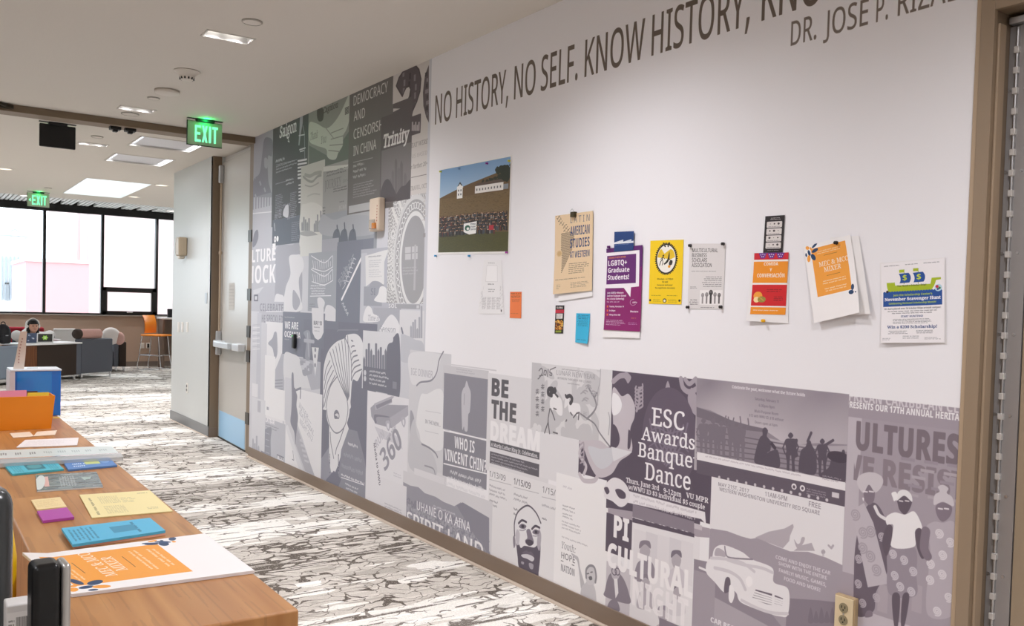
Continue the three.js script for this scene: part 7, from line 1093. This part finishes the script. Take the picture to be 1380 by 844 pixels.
  mesh('arm', bx(0, c1.x - c0.x, 0.1, top, -0.75, 0, 0.03), mGreyFab, t); mesh('side', bx(c1.x - c0.x, c2.x - c0.x, 0.1, top + 0.015, -0.75, 0.01, 0.02), mBrownFab, t); mesh('seat', bx(-0.6, 0, 0.12, 0.43, -0.75, -0.02, 0.04), mGreyFab, t); mesh('back', bx(-0.6, c2.x - c0.x, 0.43, 0.62, -0.8, -0.62, 0.03), mBrownFab, t); mesh('cushion', bx(c1.x - c0.x - 0.02, c2.x - c0.x - 0.03, top + 0.01, top + 0.11, -0.4, -0.1, 0.03), mBrownFab, t); for (const x of [0.05, c2.x - c0.x - 0.04, -0.55]) mesh('leg', legAt(x, -0.05, 0.1), mChrome, t);
}
const tableTop = 0.675;
{ // white chair, red sofa
  let p = onZ(95, 443, -19.3), w = onZ(111, 450, -19.2).x - onZ(79, 450, -19.2).x, t = thing('white_chair', 'white lounge chair with a squared back behind the table', 'chair', [p.x - 0.1, 0, -19.3], 0.2);
  mesh('backrest', bx(-w / 2, w / 2, 0.46, p.y, -0.05, 0.0, 0.03), phys(0xdcdad6, 0.5), t); mesh('seat', bx(-w / 2, w / 2, 0.42, 0.48, 0, 0.46, 0.03), phys(0xdcdad6, 0.5), t); for (const s of [-1, 1]) { mesh('armrest', bx(s * w / 2 - 0.025, s * w / 2 + 0.025, 0.62, 0.66, 0, 0.36, 0.012), phys(0xe6e4e0, 0.4), t); mesh('arm_post', rod([s * w / 2, 0.46, 0.34], [s * w / 2, 0.63, 0.34], 0.012), mChrome, t); for (const z of [0.02, 0.42]) mesh('leg', rod([s * (w / 2 - 0.03), 0, z], [s * (w / 2 - 0.05), 0.42, z], 0.014), mChrome, t); }
  p = onZ(36, 441, -19.3); const x0 = onZ(8, 445, -19.3).x, x1 = onZ(60, 445, -19.3).x; t = thing('red_sofa', 'red sofa back behind the person at the table', 'sofa', [(x0 + x1) / 2, 0, -19.3]);
  const rw = (x1 - x0) / 2, red = std(0x9c1f2c, 0.85); mesh('backrest', bx(-rw, rw, 0.4, p.y, -0.14, 0, 0.04), red, t); mesh('seat', bx(-rw, rw, 0.18, 0.45, 0, 0.6, 0.04), red, t); for (const x of [-rw + 0.06, rw - 0.06]) for (const z of [0.05, 0.54]) mesh('leg', legAt(x, z, 0.18), mBlack, t);
}
{ // laptops and backpack on the table
  const zL = -17.15; let a = onZ(34, 466, zL), b = onZ(49.5, 449, zL);
  let t = thing('laptop', 'laptop with a dark blue decorated lid in front of the person', 'laptop', [(a.x + b.x) / 2, tableTop, zL], 0.15); let w = (b.x - a.x) / 2, h = b.y - tableTop;
  mesh('base', bx(-w, w, 0, 0.016, -0.24, 0, 0.004), mSteel, t); mesh('lid', bx(-w, w, 0, h, -0.004, 0.006, 0.003).rotateX(0.12), phys(0x46546f, 0.4), t); for (let i = 0; i < 6; i++) mesh('sticker', bx(-w + 0.03 + (i * 0.061) % (2 * w - 0.06), -w + 0.055 + (i * 0.061) % (2 * w - 0.06), 0.03 + (i * 0.047) % (h - 0.07), 0.05 + (i * 0.047) % (h - 0.07), 0.0062, 0.0068).rotateX(0.12), std([0xb9c4d6, 0x8aa0c4, 0xd9dce2][i % 3], 0.5), t);
  a = onZ(49.5, 465, zL - 0.1); b = onZ(72, 449, zL - 0.1); t = thing('laptop', 'white framed laptop showing a green flower on black', 'laptop', [(a.x + b.x) / 2, tableTop, zL - 0.1], 0.1); w = (b.x - a.x) / 2; h = b.y - tableTop;
  mesh('base', bx(-w, w, 0, 0.016, -0.24, 0, 0.004), mWhitePlastic, t); mesh('lid', bx(-w, w, 0, h, -0.006, 0.004, 0.004).rotateX(0.06), phys(0xeeeeec, 0.35), t);
  const scr = canvas(256, 180, (g) => { g.fillStyle = '#0b0d0b'; g.fillRect(0, 0, 256, 180); g.fillStyle = '#9fdc4a'; for (let i = 0; i < 6; i++) { const q = i / 6 * 6.283; g.beginPath(); g.ellipse(124 + 30 * Math.cos(q), 88 + 30 * Math.sin(q), 26, 16, q, 0, 7); g.fill(); } g.fillStyle = '#e6f2c0'; g.beginPath(); g.arc(124, 88, 22, 0, 7); g.fill(); g.fillStyle = '#2a2a18'; g.beginPath(); g.arc(124, 88, 9, 0, 7); g.fill(); });
  mesh('screen', new THREE.PlaneGeometry(2 * w - 0.03, h - 0.03).translate(0, h / 2, 0.0045).rotateX(0.06), new THREE.MeshStandardMaterial({ color: 0x111111, roughness: 0.2, emissive: 0xffffff, emissiveMap: scr, emissiveIntensity: 0.7 }), t);
  a = onZ(-6, 466, -16.75); b = onZ(16, 437, -16.75); t = thing('backpack', 'black backpack standing on the lounge table', 'backpack', [(a.x + b.x) / 2 - 0.01, tableTop, -16.75], 0.3); w = (b.x - a.x) / 2; h = b.y - tableTop;
  mesh('bag', new THREE.SphereGeometry(1, 24, 18).scale(w, h * 0.5, 0.13).translate(0, h * 0.5, 0), std(0x131417, 0.8), t); mesh('front_pocket', bx(-w * 0.65, w * 0.65, 0.012, h * 0.5, 0.08, 0.15, 0.04), std(0x1b1c20, 0.8), t); mesh('strap', tube([[-0.04, h * 0.9, 0], [-0.02, h + 0.03, 0], [0.02, h + 0.03, 0], [0.04, h * 0.9, 0]], 0.008), mBlack, t); mesh('buckle', bx(-0.02, 0.02, h * 0.42, h * 0.46, 0.145, 0.155), std(0x8d8f94, 0.4), t);
}
{ // person at the table
  function field(caps, res, min, max, k) {
    const mc = new MarchingCubes(res, new THREE.MeshStandardMaterial(), false, false, 60000); mc.isolation = 0;
    const s = max.map((v, i) => (v - min[i]) / 2), c = max.map((v, i) => (v + min[i]) / 2);
    for (let z = 0; z < res; z++) for (let y = 0; y < res; y++) for (let x = 0; x < res; x++) {
      const half = res / 2, p = [(x - half) / half * s[0] + c[0], (y - half) / half * s[1] + c[1], (z - half) / half * s[2] + c[2]]; let d = 9;
      for (const [a, b, ra, rb] of caps) { const ab = [b[0] - a[0], b[1] - a[1], b[2] - a[2]], ap = [p[0] - a[0], p[1] - a[1], p[2] - a[2]], l = ab[0] ** 2 + ab[1] ** 2 + ab[2] ** 2 || 1e-9; const t = Math.max(0, Math.min(1, (ap[0] * ab[0] + ap[1] * ab[1] + ap[2] * ab[2]) / l)); const e = Math.hypot(ap[0] - t * ab[0], ap[1] - t * ab[1], ap[2] - t * ab[2]) - (ra + (rb - ra) * t); const h = Math.max(k - Math.abs(d - e), 0) / k; d = Math.min(d, e) - h * h * k * 0.25; }
      mc.field[x + y * res + z * res * res] = -d;
    }
    mc.update(); const n = mc.count, g = new THREE.BufferGeometry(), P3 = new Float32Array(n * 3), N3 = new Float32Array(n * 3);
    for (let i = 0; i < n; i++) for (let j = 0; j < 3; j++) { P3[3 * i + j] = mc.positionArray[3 * i + j] * s[j] + c[j]; N3[3 * i + j] = mc.normalArray[3 * i + j] / s[j]; }
    g.setAttribute('position', new THREE.BufferAttribute(P3, 3)); g.setAttribute('normal', new THREE.BufferAttribute(N3, 3)); g.computeVertexNormals(); return metreUV(g);
  }
  const z = -18.05, hp = onZ(43.5, 431, z), t = thing('person', 'person in a white fleece with headphones leaning over a laptop', 'person', [hp.x, 0, z], 0.25);
  const top = hp.y, hy = top - 0.115, skin = phys(0xd9a58c, 0.55), fleece = std(0xe8e6e4, 0.95), hair = std(0x16120f, 0.6);
  const sh = hy - 0.21;    // shoulder height
  const bones = [[[0, 0.5, -0.2], [0, sh - 0.08, -0.08], 0.14, 0.13], [[-0.14, sh, -0.05], [0.14, sh, -0.05], 0.07, 0.07], [[0, sh + 0.02, -0.03], [0, hy - 0.03, 0.03], 0.05, 0.05], [[0, hy - 0.02, 0.05], [0, hy + 0.03, 0.03], 0.078, 0.085], [[0, hy - 0.07, 0.09], [0, hy - 0.03, 0.07], 0.045, 0.06]];
  for (const s of [-1, 1]) bones.push([[s * 0.19, sh, -0.05], [s * 0.27, 0.76, 0.06], 0.055, 0.045], [[s * 0.27, 0.76, 0.06], [s * 0.12, 0.72, 0.28], 0.042, 0.03], [[s * 0.12, 0.72, 0.28], [s * 0.09, 0.71, 0.34], 0.028, 0.022], [[s * 0.1, 0.5, -0.2], [s * 0.13, 0.48, 0.2], 0.085, 0.065], [[s * 0.13, 0.48, 0.2], [s * 0.13, 0.08, 0.16], 0.06, 0.042], [[s * 0.13, 0.05, 0.14], [s * 0.13, 0.04, 0.28], 0.04, 0.035]);
  for (const s of [-1, 1]) for (let f = 0; f < 4; f++) bones.push([[s * (0.075 + f * 0.014), 0.71, 0.345], [s * (0.07 + f * 0.015), 0.703, 0.385 + 0.006 * (f % 3)], 0.0095, 0.008]);
  for (const s of [-1, 1]) bones.push([[s * 0.07, 0.712, 0.31], [s * 0.05, 0.705, 0.345], 0.011, 0.009]);
  const body = mesh('body', field(bones, 84, [-0.42, -0.02, -0.42], [0.42, top + 0.03, 0.44], 0.035), skin, t);
  const coat = [[[0, 0.5, -0.2], [0, sh - 0.06, -0.08], 0.185, 0.17], [[-0.15, sh, -0.05], [0.15, sh, -0.05], 0.1, 0.1], [[-0.08, sh + 0.07, -0.09], [0.08, sh + 0.07, -0.09], 0.075, 0.075], [[0, sh + 0.06, -0.12], [0, hy + 0.04, -0.1], 0.09, 0.075]];
  for (const s of [-1, 1]) coat.push([[s * 0.19, sh, -0.05], [s * 0.28, 0.77, 0.06], 0.09, 0.085], [[s * 0.28, 0.77, 0.06], [s * 0.13, 0.735, 0.27], 0.08, 0.055]);
  mesh('fleece_jacket', field(coat, 64, [-0.45, 0.3, -0.45], [0.45, top + 0.03, 0.4], 0.04), fleece, t);
  mesh('trousers', field([-1, 1].flatMap((s) => [[[s * 0.1, 0.5, -0.2], [s * 0.13, 0.48, 0.2], 0.1, 0.078], [[s * 0.13, 0.48, 0.2], [s * 0.13, 0.1, 0.16], 0.074, 0.06]]), 44, [-0.32, 0, -0.36], [0.32, 0.66, 0.34], 0.03), std(0x2b3140, 0.9), t);
  mesh('hair', field([[[0, hy + 0.035, 0.0], [0, hy + 0.05, 0.04], 0.088, 0.08], [[-0.07, hy + 0.02, 0.03], [-0.085, hy - 0.14, 0.04], 0.035, 0.03], [[0.07, hy + 0.02, 0.03], [0.08, hy - 0.12, 0.04], 0.035, 0.026], [[0, hy, -0.04], [0, hy - 0.12, -0.04], 0.08, 0.07]], 48, [-0.16, hy - 0.22, -0.16], [0.16, top + 0.04, 0.17], 0.02), hair, t);
  mesh('headband', tube([[-0.1, hy + 0.0, 0.03], [-0.095, hy + 0.08, 0.03], [0, hy + 0.138, 0.03], [0.095, hy + 0.08, 0.03], [0.1, hy + 0.0, 0.03]], 0.012, 30), mWhitePlastic, t);
  for (const s of [-1, 1]) mesh('ear_cup', cyl(0.036, 0.036, 0.03, 0, 0, 0, 20).rotateZ(Math.PI / 2).translate(s * 0.1, hy - 0.005, 0.03), mWhitePlastic, t);
  for (const s of [-1, 1]) { mesh('eye', new THREE.SphereGeometry(0.01, 10, 8).translate(s * 0.03, hy - 0.004, 0.122), std(0x241a15, 0.3), t); mesh('eyebrow', bx(s * 0.03 - 0.016, s * 0.03 + 0.016, hy + 0.014, hy + 0.019, 0.122, 0.13), hair, t); }
  mesh('nose', new THREE.ConeGeometry(0.014, 0.036, 10).rotateX(-0.35).translate(0, hy - 0.022, 0.135), skin, t); mesh('mouth', bx(-0.022, 0.022, hy - 0.058, hy - 0.05, 0.126, 0.138, 0.003), std(0xa85a55, 0.5), t);
  const ch = thing('task_chair', 'chair under the person in the white fleece', 'chair', [hp.x, 0, z - 0.12], 0.25), cm = std(0x44474e, 0.8); mesh('seat', bx(-0.23, 0.23, 0.36, 0.41, -0.26, 0.22, 0.02), cm, ch); mesh('backrest', bx(-0.21, 0.21, 0.5, 0.8, -0.34, -0.3, 0.015), cm, ch); mesh('back_post', rod([0, 0.38, -0.24], [0, 0.62, -0.32], 0.018), mChrome, ch); for (const [x, zz] of [[-0.2, -0.22], [0.2, -0.22], [-0.2, 0.18], [0.2, 0.18]]) mesh('leg', rod([x, 0, zz], [x * 0.9, 0.37, zz * 0.9], 0.012), mChrome, ch);
}
{ // orange bar stool at the high table
  const z = -19.65, b = onZ(198, 425, z), sx = onZ(198, 451, z), t = thing('bar_stool', 'orange bar stool with chrome sled legs by the window wall', 'bar stool', [onZ(209, 455, z).x, 0, z], -0.75);
  const or = phys(0xf7931e, 0.42), sH = sx.y, bH = b.y, xo = onZ(188, 425, z).x - onZ(207, 455, z).x;
  const shell = (p, q, w, th) => { const g = new THREE.BufferGeometry(), n = 10, m = 8, pos = [], idx = []; for (const s of [0, 1]) for (let j = 0; j <= m; j++) for (let i = 0; i <= n; i++) { const a = i / n * 2 - 1, v = p(a, j / m); pos.push(v[0] + s * q[0] * th, v[1] + s * q[1] * th, v[2] + s * q[2] * th); } const N = (n + 1) * (m + 1); for (let j = 0; j < m; j++) for (let i = 0; i < n; i++) { const k = j * (n + 1) + i; idx.push(k, k + 1, k + n + 2, k, k + n + 2, k + n + 1, N + k, N + k + n + 2, N + k + 1, N + k, N + k + n + 1, N + k + n + 2); } g.setAttribute('position', new THREE.Float32BufferAttribute(pos, 3)); g.setIndex(idx); const k = g.toNonIndexed(); k.computeVertexNormals(); return metreUV(k); };
  mesh('backrest', shell((a, k) => [-0.2 - 0.05 * k + 0.03 * Math.sin(k * 3) + 0.03 * a * a + 0.075, sH + 0.03 + (bH - sH - 0.03) * k, a * 0.22 + 0.02], [-1, 0, 0], 0, 0.012), or, t);
  mesh('seat', bx(-0.2, 0.26, sH - 0.03, sH + 0.005, -0.23, 0.23, 0.017), or, t);
  for (const s of [-1, 1]) { mesh('leg', tube([[-0.19, sH - 0.03, s * 0.18], [-0.24, 0.3, s * 0.2], [-0.26, 0.015, s * 0.21], [0, 0.012, s * 0.21], [0.24, 0.015, s * 0.21], [0.22, 0.3, s * 0.2], [0.18, sH - 0.03, s * 0.18]], 0.011, 60, 8), mChrome, t); }
  mesh('foot_rest', [rod([0.23, 0.3, -0.2], [0.23, 0.3, 0.2], 0.012), rod([-0.24, 0.3, -0.2], [-0.24, 0.3, 0.2], 0.012), rod([-0.24, 0.3, 0.2], [0.23, 0.3, 0.2], 0.012)], mChrome, t);
  const h0 = onZ(217, 429, -19.9), tt = thing('high_table', 'white topped high table at the window behind the orange stool', 'table', [h0.x, 0, -19.9]); mesh('table_top', bx(0, 1.4, h0.y - 0.02, h0.y + 0.015, -0.4, 0.15, 0.008), phys(0xf0efee, 0.35), tt); mesh('side_panel', bx(0.03, 0.07, 0, h0.y - 0.02, -0.35, 0.05), std(0x7d6a5d, 0.7), tt); mesh('back_panel', bx(0.03, 1.4, 0.25, h0.y - 0.02, -0.36, -0.33), std(0x7d6a5d, 0.7), tt); mesh('leg', rod([1.3, 0, -0.1], [1.3, h0.y - 0.02, -0.1], 0.03), mChrome, tt);
  const k0 = onZ(229, 427, -19.9), kk = thing('black_phone', 'small black upright device on the high table', 'device', [k0.x, h0.y + 0.015, -19.95]); mesh('body', bx(-0.03, 0.1, 0, 0.19, -0.06, 0, 0.008).rotateX(-0.15).translate(0, 0.004, 0), mBlack, kk); mesh('stand', bx(-0.03, 0.1, 0, 0.01, -0.1, 0.02), mBlack, kk);
  for (const [px, hex, l] of [[191.5, 0xe9e2d8, 'cream outlet plate low on the window wall'], [199.5, 0x2a2522, 'dark plugged outlet low on the window wall']]) { const o = onZ(px, 466, ZWIN), w = thing('wall_outlet', l, 'outlet', [o.x, o.y, ZWIN], 0, 'outlets under the windows'); mesh('plate', bx(-0.045, 0.045, -0.06, 0.06, 0, 0.012, 0.004), phys(0xe9e2d8, 0.4), w); mesh('receptacle', bx(-0.02, 0.02, -0.045, 0.045, 0.01, 0.03, 0.006), phys(hex, 0.4), w); }
}
renderer.render(scene, camera);
